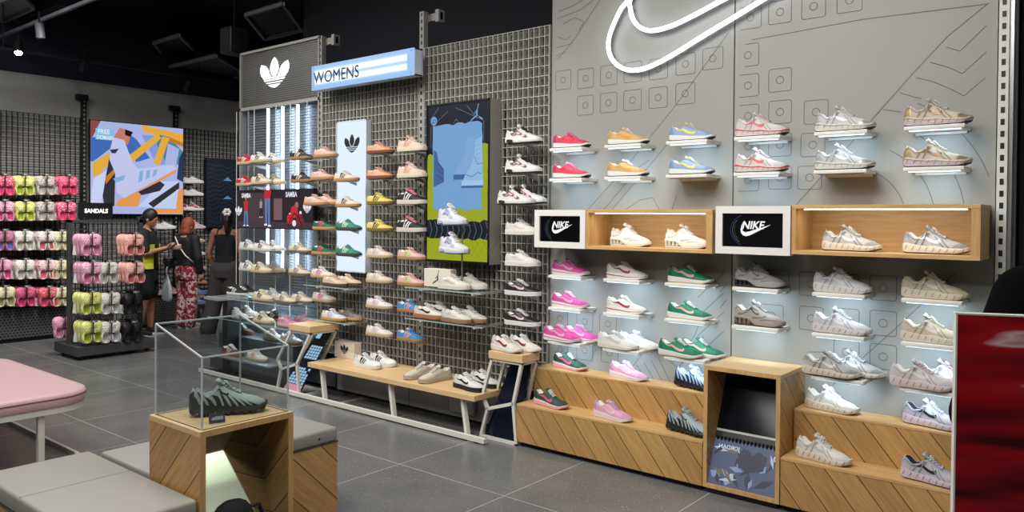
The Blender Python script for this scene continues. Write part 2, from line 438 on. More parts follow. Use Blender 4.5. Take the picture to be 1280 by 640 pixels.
def model(kind, P):
    """P: colours upper, over, mark, sole, out, lining, lace, tongue"""
    key = (kind, tuple(sorted(P.items())))
    if key in _cache: return _cache[key]
    dim = lambda c: tuple(int(v if v < 150 else 150+(v-150)*.72) for v in c)
    P = {a: (dim(b) if isinstance(b, tuple) else b) for a, b in P.items()}
    up = P['upper']; ov = P.get('over', up); mk = P.get('mark', (240,240,240)); so = P.get('sole', (238,236,228)); ou = P.get('out', so)
    li = P.get('lining', (225,222,215)); la = P.get('lace', (242,242,240)); to = P.get('tongue', up); r = P.get('rough', .65); R = []
    sheen = P.get('metal', 0)
    def M_(c, rr=None, **k):
        if sheen and c in (ov, mk): return mat('metallic_%02x%02x%02x' % c, c, .35, sheen)
        return cm(c, rr if rr is not None else r, **k)
    A = lambda n, mb, c, rr=None: R.append((n, mb.mesh(n, True), mat('knit_%02x%02x%02x' % c, c, .75, bump=.5, bscale=170) if (n == 'upper' and kind in ('runner', 'vomero', 'shox')) else M_(c, rr)))
    def As(n, mb, c, rr=None): R.append((n, mb.mesh(n, angle=40), M_(c, rr)))
    if kind in ('samba', 'gazelle', 'spezial'):
        S = Last(.28, .96, ((0,.026),(.5,.023),(1,.024)), TOPS['slim'], depth=.04)
        u, l = upper_mb(S); A('upper', u, up); A('lining', l, li)
        As('outsole', ring_layer(S, [(0,.003),(.1,0),(.75,0),(1,.006)], [(0,.028),(.5,.025),(1,.027)], .95, 1.0, .0045), so, .5)
        A('toe_cap', patch(S, 0, 0, .98, 0, nt=8, nk=9, tf=lambda k: (.80-.10*(1-k)**2, 1) if k < .98 else (.8, 1)), ov)
        A('heel_tab', patch(S, 0, 0, .35, .62, nt=6, nk=5, tf=lambda k: (0, .10)), mk)
        A('eyestay', patch(S, .41, .66, .16, .40), ov)
        A('stripes', stripes_mb(S), mk)
        A('tongue', tongue_mb(S, .018 if kind == 'samba' else .014), to)
        A('laces', laces_mb(S), la)
    elif kind in ('court', 'star'):
        S = Last(.285, 1.02, ((0,.032),(.5,.030),(1,.031)), [(a, b+.006) for a, b in TOPS['low']], depth=.045)
        u, l = upper_mb(S); A('upper', u, up); A('lining', l, li)
        As('midsole', ring_layer(S, [(0,.010),(.1,.008),(.75,.008),(1,.012)], [(0,.035),(.5,.032),(1,.034)], .99, 1.0, .005), so, .5)
        As('outsole', ring_layer(S, [(0,.003),(.1,0),(.75,0),(1,.006)], [(0,.010),(.1,.0085),(.75,.0085),(1,.0125)], .96, 1.0, .0055), ou, .5)
        if kind == 'star':
            A('toe_cap', patch(S, 0, 0, 1, 0, .003, nt=8, nk=9, tf=lambda k: (.84-.05*(1-k)**2, 1)), (236,234,226), .5); A('stripes', stripes_mb(S, .037, .075), mk)
            A('heel_tab', patch(S, 0, 0, .45, .75, nt=6, nk=5, tf=lambda k: (0, .09)), mk)
        else:
            A('toe_cap', patch(S, 0, 0, 1, .55, nt=8, nk=5, tf=lambda k: (.70+.12*(1-k), 1)), ov)
            A('heel_panel', patch(S, 0, 0, 1, .45, nt=7, nk=7, tf=lambda k: (0, .10+.14*max(0, k-.6))), ov)
            A('swoosh', swoosh_mb(S), mk, .4)
        A('eyestay', patch(S, .41, .68, .15, .42), ov)
        A('tongue', tongue_mb(S, .022), to); A('laces', laces_mb(S, r=.003), la)
    elif kind == 'campus':
        S = Last(.285, 1.1, ((0,.034),(.5,.031),(1,.032)), [(a, b+.012) for a, b in TOPS['low']], depth=.045)
        u, l = upper_mb(S); A('upper', u, up); A('lining', l, li)
        As('outsole', ring_layer(S, [(0,.003),(.1,0),(.75,0),(1,.006)], [(0,.037),(.5,.034),(1,.036)], .98, 1.0, .006), so, .5)
        A('toe_cap', patch(S, 0, 0, 1, .45, nt=8, nk=6, tf=lambda k: (.72+.12*(1-k), 1)), ov); A('heel_tab', patch(S, 0, 0, .4, .72, nt=6, nk=5, tf=lambda k: (0, .10)), mk)
        A('eyestay', patch(S, .41, .66, .15, .42), ov); A('stripes', stripes_mb(S, .042, .080, .28), mk)
        A('tongue', tongue_mb(S, .030, .027, fat=.012), to); A('laces', laces_mb(S, r=.0042, n=5), la)
    elif kind == 'cortez':
        S = Last(.285, .95, ((0,.036),(.3,.030),(.6,.021),(.85,.018),(1,.026)), TOPS['cort'], depth=.045, lean=.14)
        u, l = upper_mb(S); A('upper', u, up); A('lining', l, li)
        zt = [(0,.038),(.3,.032),(.6,.023),(.85,.020),(1,.030)]; lo = [(0,.014),(.08,.006),(.8,.005),(1,.018)]
        As('midsole', ring_layer(S, lo, zt, .98, .98, .005), so, .5)
        As('outsole', ring_layer(S, [(0,.010),(.08,.0),(.8,0),(1,.013)], [(0,.0145),(.08,.0065),(.8,.0055),(1,.0185)], .95, 1.0, .005), ou, .6)
        if P.get('wedge'): As('sole_stripe', ring_layer(S, [(0,.022),(.3,.016),(.6,.0115),(1,.020)], [(0,.028),(.3,.021),(.6,.0145),(1,.0215)], 1.0, 1.0, .0062), P['wedge'], .5)
        A('toe_cap', patch(S, 0, 0, .98, .2, nt=8, nk=7, tf=lambda k: (.86-.05*(1-k), 1)), ov)
        A('heel_panel', patch(S, 0, 0, 1, .45, nt=7, nk=7, tf=lambda k: (0, .07+.13*max(0, k-.5))), ov)
        A('heel_tab', patch(S, 0, .035, .45, .8, .0035, nt=4, nk=5), la)
        A('eyestay', patch(S, .40, .62, .15, .40), ov); A('swoosh', swoosh_mb(S, .02, 1.06), mk, .4)
        A('tongue', tongue_mb(S, .016, .022), to); A('laces', laces_mb(S, b=.60), la)
    elif kind in ('runner', 'vomero'):
        S = Last(.295, 1.04, ((0,.040),(.3,.036),(.6,.028),(.85,.025),(1,.032)), TOPS['run'], depth=.05, lean=.2)
        u, l = upper_mb(S); A('upper', u, up); A('lining', l, li)
        zt = [(0,.046),(.08,.050),(.2,.042),(.4,.036),(.5,.038),(.7,.029),(.9,.029),(1,.038)]; lo = [(0,.012),(.08,.006),(.8,.005),(1,.017)]
        As('midsole', ring_layer(S, lo, zt, .98, .96, .006, wave=.0025, nw=7, rib=.0012, bulge=.05), so, .5)
        As('outsole', ring_layer(S, [(0,.008),(.08,.0),(.8,0),(1,.013)], [(0,.0135),(.08,.0075),(.8,.0065),(1,.019)], .93, 1.0, .0045, rib=.0015, nw=16), ou, .6)
        dk = tuple(int(c*.62) for c in so); nl = MB()
        for i in range(9):
            t = .06+i*.105; line_mb(S, [(t, -.36), (t+.012, -.24), (t+.03, -.10)], .013, .0085, nl)
        A('midsole_grooves', nl, dk)
        if P.get('accent'): As('sole_stripe', ring_layer(S, [(a, b-.011) for a, b in zt], [(a, b-.005) for a, b in zt], 1.0, 1.0, .0085), P['accent'], .4)
        A('toe_cap', patch(S, 0, 0, 1, .42, nt=9, nk=6, tf=lambda k: (.76+.10*(1-k)/.58, 1)), ov)
        A('heel_panel', patch(S, 0, 0, 1, .50, nt=7, nk=7, tf=lambda k: (0, .06+.18*max(0, k-.5))), ov)
        ob = MB()
        for pts in ([(.66,.0),(.58,.4),(.50,.9)], [(.74,.0),(.66,.45),(.60,.95)], [(.20,.0),(.26,.45),(.36,.9)], [(.30,.0),(.36,.4),(.42,.95)], [(.05,.62),(.2,.5),(.34,.55)]): line_mb(S, pts, .045, .002, ob)
        A('overlays', ob, tuple(int(c*.84) for c in ov))
        A('eyestay', patch(S, .41, .67, .16, .40), tuple(int(c*.9) for c in ov)); A('swoosh', swoosh_mb(S, 0, .86), mk, .35)
        A('tongue', tongue_mb(S, .026, .026, fat=.010), to); A('laces', laces_mb(S, r=.003), la)
        if kind == 'vomero': A('heel_clip', patch(S, 0, 0, 1, .8, .003, nt=6, nk=4, tf=lambda k: (0, .16)), P.get('clip', mk))
    elif kind == 'shox':
        S = Last(.29, 1.0, ((0,.050),(.3,.044),(.5,.030),(.85,.024),(1,.030)), [(a, b+(.006 if a < .5 else 0)) for a, b in TOPS['run']], depth=.05, lean=.2)
        u, l = upper_mb(S); A('upper', u, up); A('lining', l, li)
        As('midsole', ring_layer(S, [(0,.040),(.3,.036),(.42,.012),(.5,.006),(.8,.005),(1,.017)], [(0,.053),(.3,.047),(.5,.033),(.85,.027),(1,.036)], .96, .97, .005), so, .45)
        As('outsole', ring_layer(S, [(0,.004),(.08,0),(.8,0),(1,.013)], [(0,.011),(.3,.010),(.5,.0075),(.8,.0065),(1,.018)], .95, 1.0, .004), ou, .6)
        cl = MB()
        for t in (.05, .14, .23, .32):
            for sd in (1, -1):
                x = t*S.L; y = sd*S.hw(t)*.78
                cl.tube([(x, y, .010), (x, y, .018), (x, y, .024), (x, y, .032), (x, y, .042)], [.013, .0115, .010, .0115, .013], 12)
        R.append(('shock_columns', cl.mesh('shock_columns', True), cm(P.get('column', (200,200,200)), .35)))
        ob = MB()
        for pts in ([(.10,.1),(.3,.5),(.5,.95)], [(.4,.05),(.6,.35),(.66,.8)], [(.55,.0),(.72,.3),(.85,.5)], [(.02,.5),(.15,.7),(.3,.75)]): line_mb(S, pts, .05, .002, ob)
        A('overlays', ob, tuple(int(c*.84) for c in ov)); A('toe_cap', patch(S, 0, 0, 1, .5, nt=9, nk=6, tf=lambda k: (.8+.08*(1-k)/.5, 1)), ov)
        A('swoosh', swoosh_mb(S, .05, .55), mk, .35); A('tongue', tongue_mb(S, .024, .026, fat=.010), to); A('laces', laces_mb(S, r=.003), la)
    elif kind == 'dn':
        S = Last(.30, 1.06, ((0,.040),(.3,.036),(.6,.030),(.85,.028),(1,.034)), [(a, b+.004) for a, b in TOPS['run']], depth=.05, lean=.15)
        u, l = upper_mb(S); A('upper', u, up); A('lining', l, li)
        As('midsole', ring_layer(S, [(0,.022),(.08,.016),(.8,.014),(1,.024)], [(0,.056),(.08,.052),(.3,.040),(.6,.033),(.9,.032),(1,.040)], .98, .96, .005, bulge=.04), so, .35)
        pods = MB()
        for i in range(9):
            t = .04+i*.112
            for sd in (1, -1): pods.ell((t*S.L, sd*S.hw(t)*.74, .016+(.006 if t > .9 or t < .06 else 0)), (.0165, .017, .016), None, 12, 8)
        R.append(('air_pods', pods.mesh('air_pods', True), cm(ou, .3)))
        fin = MB()
        for i in range(9):
            t = .06+i*.095; h = .95-.045*i; n = 6
            A_ = [(t-.075*k/n-.02*(k/n)**2, h*(k/n)) for k in range(n+1)]; B_ = [(x+.062*(1-k/n)**.8+.004, z) for k, (x, z) in enumerate(A_)]
            cl_ = lambda P_: [(min(.985, max(.012, x)), z) for x, z in P_]
            band(S, cl_(A_), cl_(B_), .0018, mb=fin)
        A('side_fins', fin, so, .35)
        A('swoosh', swoosh_mb(S, .22, .42), mk, .4); A('heel_panel', patch(S, 0, .05, 1, .5, nt=5, nk=6), so)
        A('tongue', tongue_mb(S, .026, .025, fat=.012), to); A('laces', laces_mb(S, r=.0028), la)
    elif kind in ('mid', 'wing'):
        S = Last(.29, 1.06, ((0,.036),(.5,.033),(1,.034)), TOPS['mid' if kind == 'mid' else 'run'], depth=.06, lean=.1)
        u, l = upper_mb(S); A('upper', u, up); A('lining', l, li)
        As('midsole', ring_layer(S, [(0,.010),(.1,.008),(.75,.008),(1,.012)], [(0,.050),(.12,.044),(.3,.036),(.6,.034),(1,.036)], .99, .97, .006, bulge=.04), so, .5)
        As('outsole', ring_layer(S, [(0,.003),(.1,0),(.75,0),(1,.006)], [(0,.012),(.1,.0095),(.75,.0095),(1,.0135)], .96, 1.0, .006), ou, .5)
        A('air_window', band(S, [(.10,-.42),(.18,-.45),(.27,-.40)], [(.10,-.15),(.18,-.13),(.27,-.18)], .012), P.get('window', ou), .2)
        A('toe_cap', patch(S, 0, 0, 1, .55, nt=8, nk=5, tf=lambda k: (.72+.10*(1-k), 1)), ov)
        A('heel_panel', patch(S, 0, 0, 1, .45, nt=7, nk=7, tf=lambda k: (0, .11+.1*max(0, k-.6))), ov)
        A('side_netting', patch(S, .50, .68, .62, .92, nt=6, nk=5), P.get('net', mk)); wg = MB()
        band(S, dense([(.24,.35),(.32,.62),(.42,.98)]), dense([(.44,.30),(.48,.55),(.50,.95)]), .003, mb=wg); A('lace_wing', wg, P.get('wing', ov), .4)
        A('eyestay', patch(S, .41, .66, .16, .42, .002), ov)
        if P.get('blobs'):
            bl = MB()
            band(S, dense([(.16,.62),(.24,.38),(.36,.28),(.5,.35)]), dense([(.2,.95),(.28,.78),(.40,.72),(.52,.6)]), .0035, mb=bl); band(S, dense([(.56,.15),(.62,.3),(.60,.6)]), dense([(.66,.05),(.70,.25),(.66,.5)]), .0035, mb=bl)
            A('side_patches', bl, P['blobs'])
        A('tongue', tongue_mb(S, .032, .027, fat=.012), to); A('laces', laces_mb(S, r=.0036, n=5), la)
    # centre the shoe on its length
    for n, me, m in R:
        me.transform(Matrix.Translation((-S.L/2, 0, 0)))
        me.materials.clear(); me.materials.append(m)
    _cache[key] = R
    return R
NSHOE = {}
def shoe(kind, P, loc, rz, label, group, cat='sneaker', scale=1.0):
    t = thing('sneaker', label, cat, loc, rz, group); t.scale = (scale*1.03, scale*1.03, scale*(1.10 if kind in ('runner', 'vomero', 'shox', 'dn', 'cortez') else 1.02))
    for n, me, m in model(kind, P): link(n, me, t)
    return t
# palettes
W = (236,235,230); OFF = (224,216,200); CRM = (226,210,178); GUM = (184,134,82); BLK = (24,24,27); GRY = (150,148,144); SIL = (196,198,202)
PAL = dict(
 crimson=('cortez', dict(upper=(226,56,84), over=(206,48,72), mark=(220,30,44), sole=W, out=BLK, lace=(230,120,140), tongue=(236,120,140))),
 mustard=('cortez', dict(upper=(222,172,108), over=(214,150,84), mark=(226,146,36), sole=W, out=BLK, lace=W, tongue=(230,200,160))),
 skyblue=('cortez', dict(upper=(142,164,208), over=(120,142,190), mark=(240,226,90), sole=W, out=(60,44,36), lace=(210,214,226), tongue=(236,222,120))),
 magenta=('cortez', dict(upper=(226,74,150), over=(206,60,136), mark=(226,170,190), sole=W, out=W, wedge=(226,74,150), lace=(244,200,220), tongue=(236,120,180))),
 whitered=('cortez', dict(upper=(236,232,222), over=(226,222,212), mark=(150,40,38), sole=W, out=W, wedge=(160,50,46), lace=W)),
 whitepale=('cortez', dict(upper=(232,230,222), over=(220,220,214), mark=(190,200,208), sole=(234,228,212), out=(226,216,196), lace=W)),
 green=('cortez', dict(upper=(18,118,84), over=(14,100,72), mark=(238,178,160), sole=W, out=(200,170,120), lace=(236,236,226), tongue=(20,120,90))),
 forestpink=('cortez', dict(upper=(38,72,58), over=(30,60,48), mark=(238,80,130), sole=(238,206,206), out=(236,120,140), lace=(240,236,226), wedge=(240,150,160))),
 lilacpink=('cortez', dict(upper=(226,156,188), over=(214,140,176), mark=(238,190,210), sole=(238,214,220), out=W, lace=(240,196,214), tongue=(226,156,188))),
 stoolwhite=('cortez', dict(upper=(232,226,216), over=(224,214,200), mark=(120,36,34), sole=W, out=(196,150,110), lace=W)),
 dnblue=('dn', dict(upper=(146,176,214), sole=(22,24,32), out=(16,18,26), mark=(20,20,24), lining=(180,200,226), lace=(170,196,226), tongue=(150,180,214))),
 dngrey=('dn', dict(upper=(150,164,170), sole=(28,34,38), out=(18,22,26), mark=(16,18,20), lining=(176,190,194), lace=(160,176,182), tongue=(150,166,172))),
 dncase=('dn', dict(upper=(160,178,172), sole=(36,44,44), out=(22,28,28), mark=(16,20,20), lining=(190,204,196), lace=(176,190,184), tongue=(150,166,160))),
 p6red=('runner', dict(upper=(222,216,208), over=(206,204,204), mark=(220,50,62), sole=(222,208,200), accent=(226,60,70), out=BLK, lace=(236,200,204), metal=0)),
 p6silver=('runner', dict(upper=(216,216,214), over=(188,192,198), mark=(150,154,160), sole=(226,222,204), accent=(176,180,184), out=BLK, lace=W, metal=.6)),
 p6gold=('runner', dict(upper=(206,196,180), over=(178,150,112), mark=(96,74,52), sole=(206,188,188), accent=(196,170,130), out=(40,30,28), lace=(226,220,206), metal=.6)),
 shoxsilver=('shox', dict(upper=(170,166,160), over=(150,146,142), mark=(70,66,62), sole=(150,148,146), out=BLK, column=(30,30,32), lace=(200,198,192))),
 shoxbrown=('shox', dict(upper=(158,150,144), over=(140,130,124), mark=(76,62,58), sole=(150,140,134), out=(60,50,46), column=(110,100,94), lace=(186,178,170))),
 shoxwhite=('shox', dict(upper=(232,228,216), over=(222,216,202), mark=(236,232,222), sole=(226,220,206), out=(206,198,182), column=(190,184,170), lace=W)),
 vomwhite=('vomero', dict(upper=(212,216,220), over=(200,206,212), mark=(236,238,240), sole=(222,216,212), out=(206,200,190), lace=W, clip=(190,198,208))),
 vompale=('vomero', dict(upper=(216,214,216), over=(206,206,212), mark=(240,240,240), sole=(216,208,206), out=(150,144,140), lace=W, clip=(200,198,204))),
 vomgrey=('vomero', dict(upper=(176,174,168), over=(136,139,143), mark=(226,226,224), sole=(222,206,184), out=(36,34,36), lace=(226,222,214), clip=(180,180,180), metal=0)),
 vomsilver=('vomero', dict(upper=(166,166,168), over=(128,132,138), mark=(232,232,232), sole=(224,208,188), out=(40,38,40), lace=(214,212,208), clip=(150,154,160))),
 vomcream=('vomero', dict(upper=(206,192,158), over=(194,178,146), mark=(226,218,200), sole=(224,208,182), out=(196,180,150), lace=(214,218,200), clip=(196,184,160))),
 vomsand=('vomero', dict(upper=(214,198,166), over=(204,186,152), mark=(232,224,206), sole=(228,214,188), out=(206,190,160), lace=(232,224,204), clip=(206,190,164))),
 vompink=('vomero', dict(upper=(214,206,204), over=(198,194,196), mark=(232,230,228), sole=(226,204,204), out=(206,180,180), lace=(238,198,206), clip=(206,198,200))),
 runwhite=('runner', dict(upper=(232,228,214), over=(222,218,206), mark=(196,196,194), sole=(226,214,188), out=(206,192,160), lace=W)),
 vomlilac=('vomero', dict(upper=(178,176,186), over=(164,164,176), mark=(28,28,34), sole=(216,196,210), out=(60,56,62), lining=(30,30,36), lace=(206,204,214), clip=(190,180,196))),
 sam_red=('samba', dict(upper=(186,32,44), over=(170,28,38), mark=(240,236,230), sole=(214,180,130), lace=(206,60,66), tongue=(190,40,48))),
 sam_wblack=('samba', dict(upper=(236,234,228), over=(214,206,190), mark=BLK, sole=(206,178,136), lace=W)),
 sam_cream=('samba', dict(upper=(226,212,176), over=(220,200,160), mark=(40,36,32), sole=(214,186,140), lace=(236,228,204))),
 sam_creamgrey=('samba', dict(upper=(222,206,176), over=(214,196,164), mark=(120,118,116), sole=(110,104,88), lace=(228,220,200))),
 sam_black=('samba', dict(upper=(30,30,32), over=(38,36,36), mark=(226,214,190), sole=(150,112,74), lace=(40,40,42), tongue=(190,178,160))),
 gaz_pink=('gazelle', dict(upper=(214,164,148), over=(206,152,134), mark=(236,214,204), sole=(180,130,82), lace=(222,180,166))),
 gaz_cream=('gazelle', dict(upper=(222,208,186), over=(214,196,170), mark=(40,38,40), sole=(186,132,78), lace=W)),
 gaz_greenred=('gazelle', dict(upper=(22,88,66), over=(18,74,56), mark=(226,70,96), sole=(196,144,88), lace=(20,60,50), tongue=(16,50,42))),
 gaz_green=('gazelle', dict(upper=(36,124,96), over=(30,110,86), mark=(224,232,224), sole=(66,72,70), lace=(60,140,116), tongue=(220,222,206))),
 gaz_hot=('gazelle', dict(upper=(230,220,208), over=(226,206,196), mark=(240,90,150), sole=(206,170,120), lace=W)),
 gaz_beige=('gazelle', dict(upper=(222,188,146), over=(212,176,134), mark=(236,214,190), sole=(86,72,60), lace=(230,200,160))),
 gaz_blue=('gazelle', dict(upper=(222,222,222), over=(206,216,226), mark=(170,190,214), sole=(206,146,84), lace=(230,226,216))),
 gaz_grey=('gazelle', dict(upper=(136,128,120), over=(150,140,130), mark=(110,104,98), sole=(214,160,104), lace=(150,140,130))),
 sam_white=('samba', dict(upper=(238,237,232), over=(226,222,214), mark=(34,34,38), sole=(220,214,204), lace=W)),
 sam_navy=('samba', dict(upper=(30,32,40), over=(26,28,36), mark=W, sole=W, lace=(40,42,50))),
 sam_silver=('samba', dict(upper=(196,194,188), over=(176,172,164), mark=(116,116,116), sole=(214,206,190), lace=W)),
 gaz_rose=('gazelle', dict(upper=(226,136,158), over=(216,122,146), mark=(240,190,204), sole=(226,170,170), lace=(236,170,186))),
 sam_brown=('samba', dict(upper=(92,56,36), over=(84,48,30), mark=W, sole=(150,92,54), lace=W, tongue=(230,226,216))),
 sam_whitepink=('samba', dict(upper=(226,218,208), over=(214,204,192), mark=(206,140,140), sole=(186,160,130), lace=W)),
 sam_stone=('samba', dict(upper=(206,196,182), over=(196,184,168), mark=(170,166,160), sole=(190,156,116), lace=(226,222,212))),
 gaz_coral=('gazelle', dict(upper=(226,150,118), over=(216,136,104), mark=(240,196,172), sole=(120,70,50), lace=(230,164,134))),
 gaz_yellow=('gazelle', dict(upper=(232,204,96), over=(222,192,86), mark=(36,32,28), sole=(120,104,60), lace=(236,214,120))),
 gaz_bone=('gazelle', dict(upper=(226,208,190), over=(216,196,178), mark=(196,206,204), sole=(206,180,134), lace=(232,222,210))),
 gaz_snow=('gazelle', dict(upper=(232,230,228), over=(226,220,216), mark=(226,190,186), sole=(206,178,134), lace=W)),
 campuspink=('campus', dict(upper=(224,194,172), over=(214,180,158), mark=(214,140,130), sole=(226,212,176), lace=(232,208,190))),
 campusblack=('campus', dict(upper=(26,24,26), over=(30,28,30), mark=(238,236,236), sole=(222,206,196), lace=(226,120,140), tongue=(206,110,130))),
 spz_pinkgreen=('spezial', dict(upper=(232,170,170), over=(226,158,160), mark=(150,236,96), sole=(186,130,82), lace=(238,190,190))),
 spz_blue=('spezial', dict(upper=(46,132,196), over=(40,120,184), mark=(244,150,150), sole=(170,124,80), lace=(60,140,204), tongue=(240,160,160))),
 star=('star', dict(upper=(240,240,238), over=(236,236,234), mark=BLK, sole=(238,236,230), lace=W)),
 courtcream=('court', dict(upper=(216,204,182), over=(206,192,168), mark=(206,192,170), sole=(180,164,140), out=(170,152,126), lace=(222,212,192))),
 courtblacksole=('court', dict(upper=(234,232,226), over=(226,224,218), mark=(20,20,22), sole=(24,24,26), out=(20,20,22), lace=W)),
 courtgum=('court', dict(upper=(232,226,210), over=(226,216,196), mark=(30,28,28), sole=(176,110,76), out=(160,96,64), lace=W)),
 courttan=('court', dict(upper=(226,222,210), over=(218,212,198), mark=(212,206,192), sole=(150,116,86), out=(140,104,76), lace=W)),
 courtsail=('court', dict(upper=(228,224,208), over=(220,214,196), mark=(196,192,180), sole=(232,228,214), out=(226,220,204), lace=W)),
 af1=('court', dict(upper=(234,230,220), over=(228,222,210), mark=(232,214,214), sole=(238,234,222), out=(236,230,216), lace=W)),
 afpanda=('court', dict(upper=(34,32,34), over=(40,38,40), mark=(228,190,204), sole=W, out=W, lace=W, tongue=W, rough=.4)),
 jlav=('mid', dict(upper=(232,234,240), over=(214,218,236), mark=(190,196,222), sole=(226,228,238), out=(170,178,216), lace=W, net=(176,184,214), wing=(150,160,204))),
 jwing=('wing', dict(upper=(236,234,230), over=(230,228,224), mark=(40,36,40), sole=(236,234,230), out=(40,36,38), lace=(44,38,42), net=(224,190,196), wing=(226,196,200), blobs=(120,74,84), window=(60,50,54))),
 white=('court', dict(upper=(230,230,228), over=(222,222,220), mark=(200,200,200), sole=W, lace=W)),
 redpattern=('wing', dict(upper=(232,226,220), over=(150,40,52), mark=(150,40,52), sole=W, out=W, lace=W, blobs=(140,36,48))),
 pinkchunk=('runner', dict(upper=(228,180,196), over=(220,166,186), mark=(236,206,216), sole=(226,190,206), out=(214,170,190), lace=W)),
 coral=('court', dict(upper=(232,160,130), over=(226,150,120), mark=(240,190,170), sole=(238,170,140), lace=W)),
 orange=('court', dict(upper=(236,130,96), over=(226,120,90), mark=(240,190,170), sole=(238,130,110), lace=W)),
 bluesd=('court', dict(upper=(90,130,180), over=(80,120,170), mark=(150,180,210), sole=(110,150,200), lace=(190,206,226))),
 redsneak=('samba', dict(upper=(190,50,56), over=(170,40,48), mark=W, sole=W, lace=W)),
)
def put(pal, loc, label, group, rz=.0, scale=1.0, cat='sneaker'):
    k, P = PAL[pal]; return shoe(k, P, loc, rz, label, group, cat, scale)
# ------------------------------------------------------------------ materials of the place
OAK = wood('oak', (212,176,122), (188,146,92), 'X')
OAKY = wood('oak_cross', (212,176,122), (188,146,92), 'Y')
OAKZ = wood('oak_upright', (208,170,116), (180,138,84), 'Z')
OAKD = wood('oak_diagonal', (206,164,104), (176,132,74), slope=-1.22, pitch=.125)
OAKD2 = wood('oak_diagonal_side', (206,164,104), (176,132,74), slope=-1.0, pitch=.14, horiz='Y')
OAKD3 = wood('oak_diagonal_front', (206,164,104), (176,132,74), slope=1.0, pitch=.14)
OAKL = wood('pale_oak', (222,192,146), (206,172,122), 'X')
BLACKM = mat('black_metal', (26,27,29), .45, .3)
DARKM = mat('dark_grey_metal', (74,75,76), .5, .3)
GREYM = mat('grey_painted_metal', (150,148,142), .5)
WHITEM = mat('white_painted_metal', (214,212,204), .45)
PALEW = mat('white_paint', (226,224,218), .5)
def floor_mat():
    m, nt, b = _nodes('terrazzo_tiles', .27)
    tc = N(nt, 'ShaderNodeTexCoord'); sx = N(nt, 'ShaderNodeSeparateXYZ'); nt.links.new(tc.outputs['Object'], sx.inputs[0])
    n = N(nt, 'ShaderNodeTexNoise', Scale=2.2, Detail=6.0); nt.links.new(tc.outputs['Object'], n.inputs['Vector'])
    r = N(nt, 'ShaderNodeValToRGB'); r.color_ramp.elements[0].color = srgb(98,99,100); r.color_ramp.elements[1].color = srgb(114,114,113)
    r.color_ramp.elements[0].position = .3; r.color_ramp.elements[1].position = .7
    nt.links.new(n.outputs['Fac'], r.inputs[0])
    col = r.outputs[0]
    for sc, th, c in ((85, .16, (196,196,194)), (210, .2, (136,136,136)), (150, .16, (48,49,52))):
        v = N(nt, 'ShaderNodeTexVoronoi', Scale=float(sc)); nt.links.new(tc.outputs['Object'], v.inputs['Vector'])
        wn = N(nt, 'ShaderNodeSeparateColor'); nt.links.new(v.outputs['Color'], wn.inputs[0])
        k = math_n(nt, 'MULTIPLY', math_n(nt, 'LESS_THAN', v.outputs['Distance'], th), math_n(nt, 'GREATER_THAN', wn.outputs[0], .60))
        mx = N(nt, 'ShaderNodeMixRGB'); nt.links.new(k, mx.inputs[0]); nt.links.new(col, mx.inputs[1]); mx.inputs[2].default_value = srgb(*c); col = mx.outputs[0]
    lines = None
    for a, off in (('X', 1.948), ('Y', -3.41)):
        f = math_n(nt, 'ABSOLUTE', math_n(nt, 'SUBTRACT', math_n(nt, 'FRACT', math_n(nt, 'ADD', math_n(nt, 'DIVIDE', math_n(nt, 'ADD', sx.outputs[a], off), .88), 100.5)), .5))
        g = math_n(nt, 'LESS_THAN', f, .0034); lines = g if lines is None else math_n(nt, 'MAXIMUM', lines, g)
    mx = N(nt, 'ShaderNodeMixRGB'); nt.links.new(lines, mx.inputs[0]); nt.links.new(col, mx.inputs[1]); mx.inputs[2].default_value = srgb(172,172,168)
    nt.links.new(mx.outputs[0], b.inputs['Base Color']); b.inputs['Specular IOR Level'].default_value = .45
    return m
WY = 4.60                                    # face of the grey panel wall
XL, XS, XR = -3.39, -1.99, -.597              # its left end, seam, right end
struct('floor', MB().box(-11.3, 4, -6, 11, -.12, 0), floor_mat())
struct('ceiling', MB().box(-11.3, 4, -6, 11, 4.5, 4.62), mat('navy_ceiling', (8,15,36), .8))
struct('wall_left', MB().box(-11.22, -11.1, -6, 11, 0, 3.38), mat('grey_wall_paint', (150,149,146), .8))
struct('wall_upper', MB().box(-11.22, -11.12, -6, 11, 3.38, 4.5), mat('navy_paint', (8,15,34), .8))
struct('wall_back', MB().box(-7.45, -.45, 5.35, 5.45, 0, 4.5), mat('charcoal_paint', (10,15,28), .8))
struct('wall_far', MB().box(-11.1, 4, 9.0, 9.1, 0, 4.5), mat('charcoal_paint', (10,15,28), .8))
struct('trim_1', MB().box(1.0, 3.9, 2.0, 9.0, 4.3, 4.34), mat('pale_green_ceiling', (214,222,204), .8), label='pale lit ceiling panel of the opposite bay, out of frame')  # unseen panel added so the near cabinet's mirror reflects something pale
struct('wall_right', MB().box(3.9, 4, -6, 11, 0, 4.5), mat('pale_grey_paint', (150,148,144), .8))
struct('wall_front', MB().box(-11.1, 4, -6, -5.9, 0, 4.5), mat('pale_grey_paint', (150,148,144), .8))
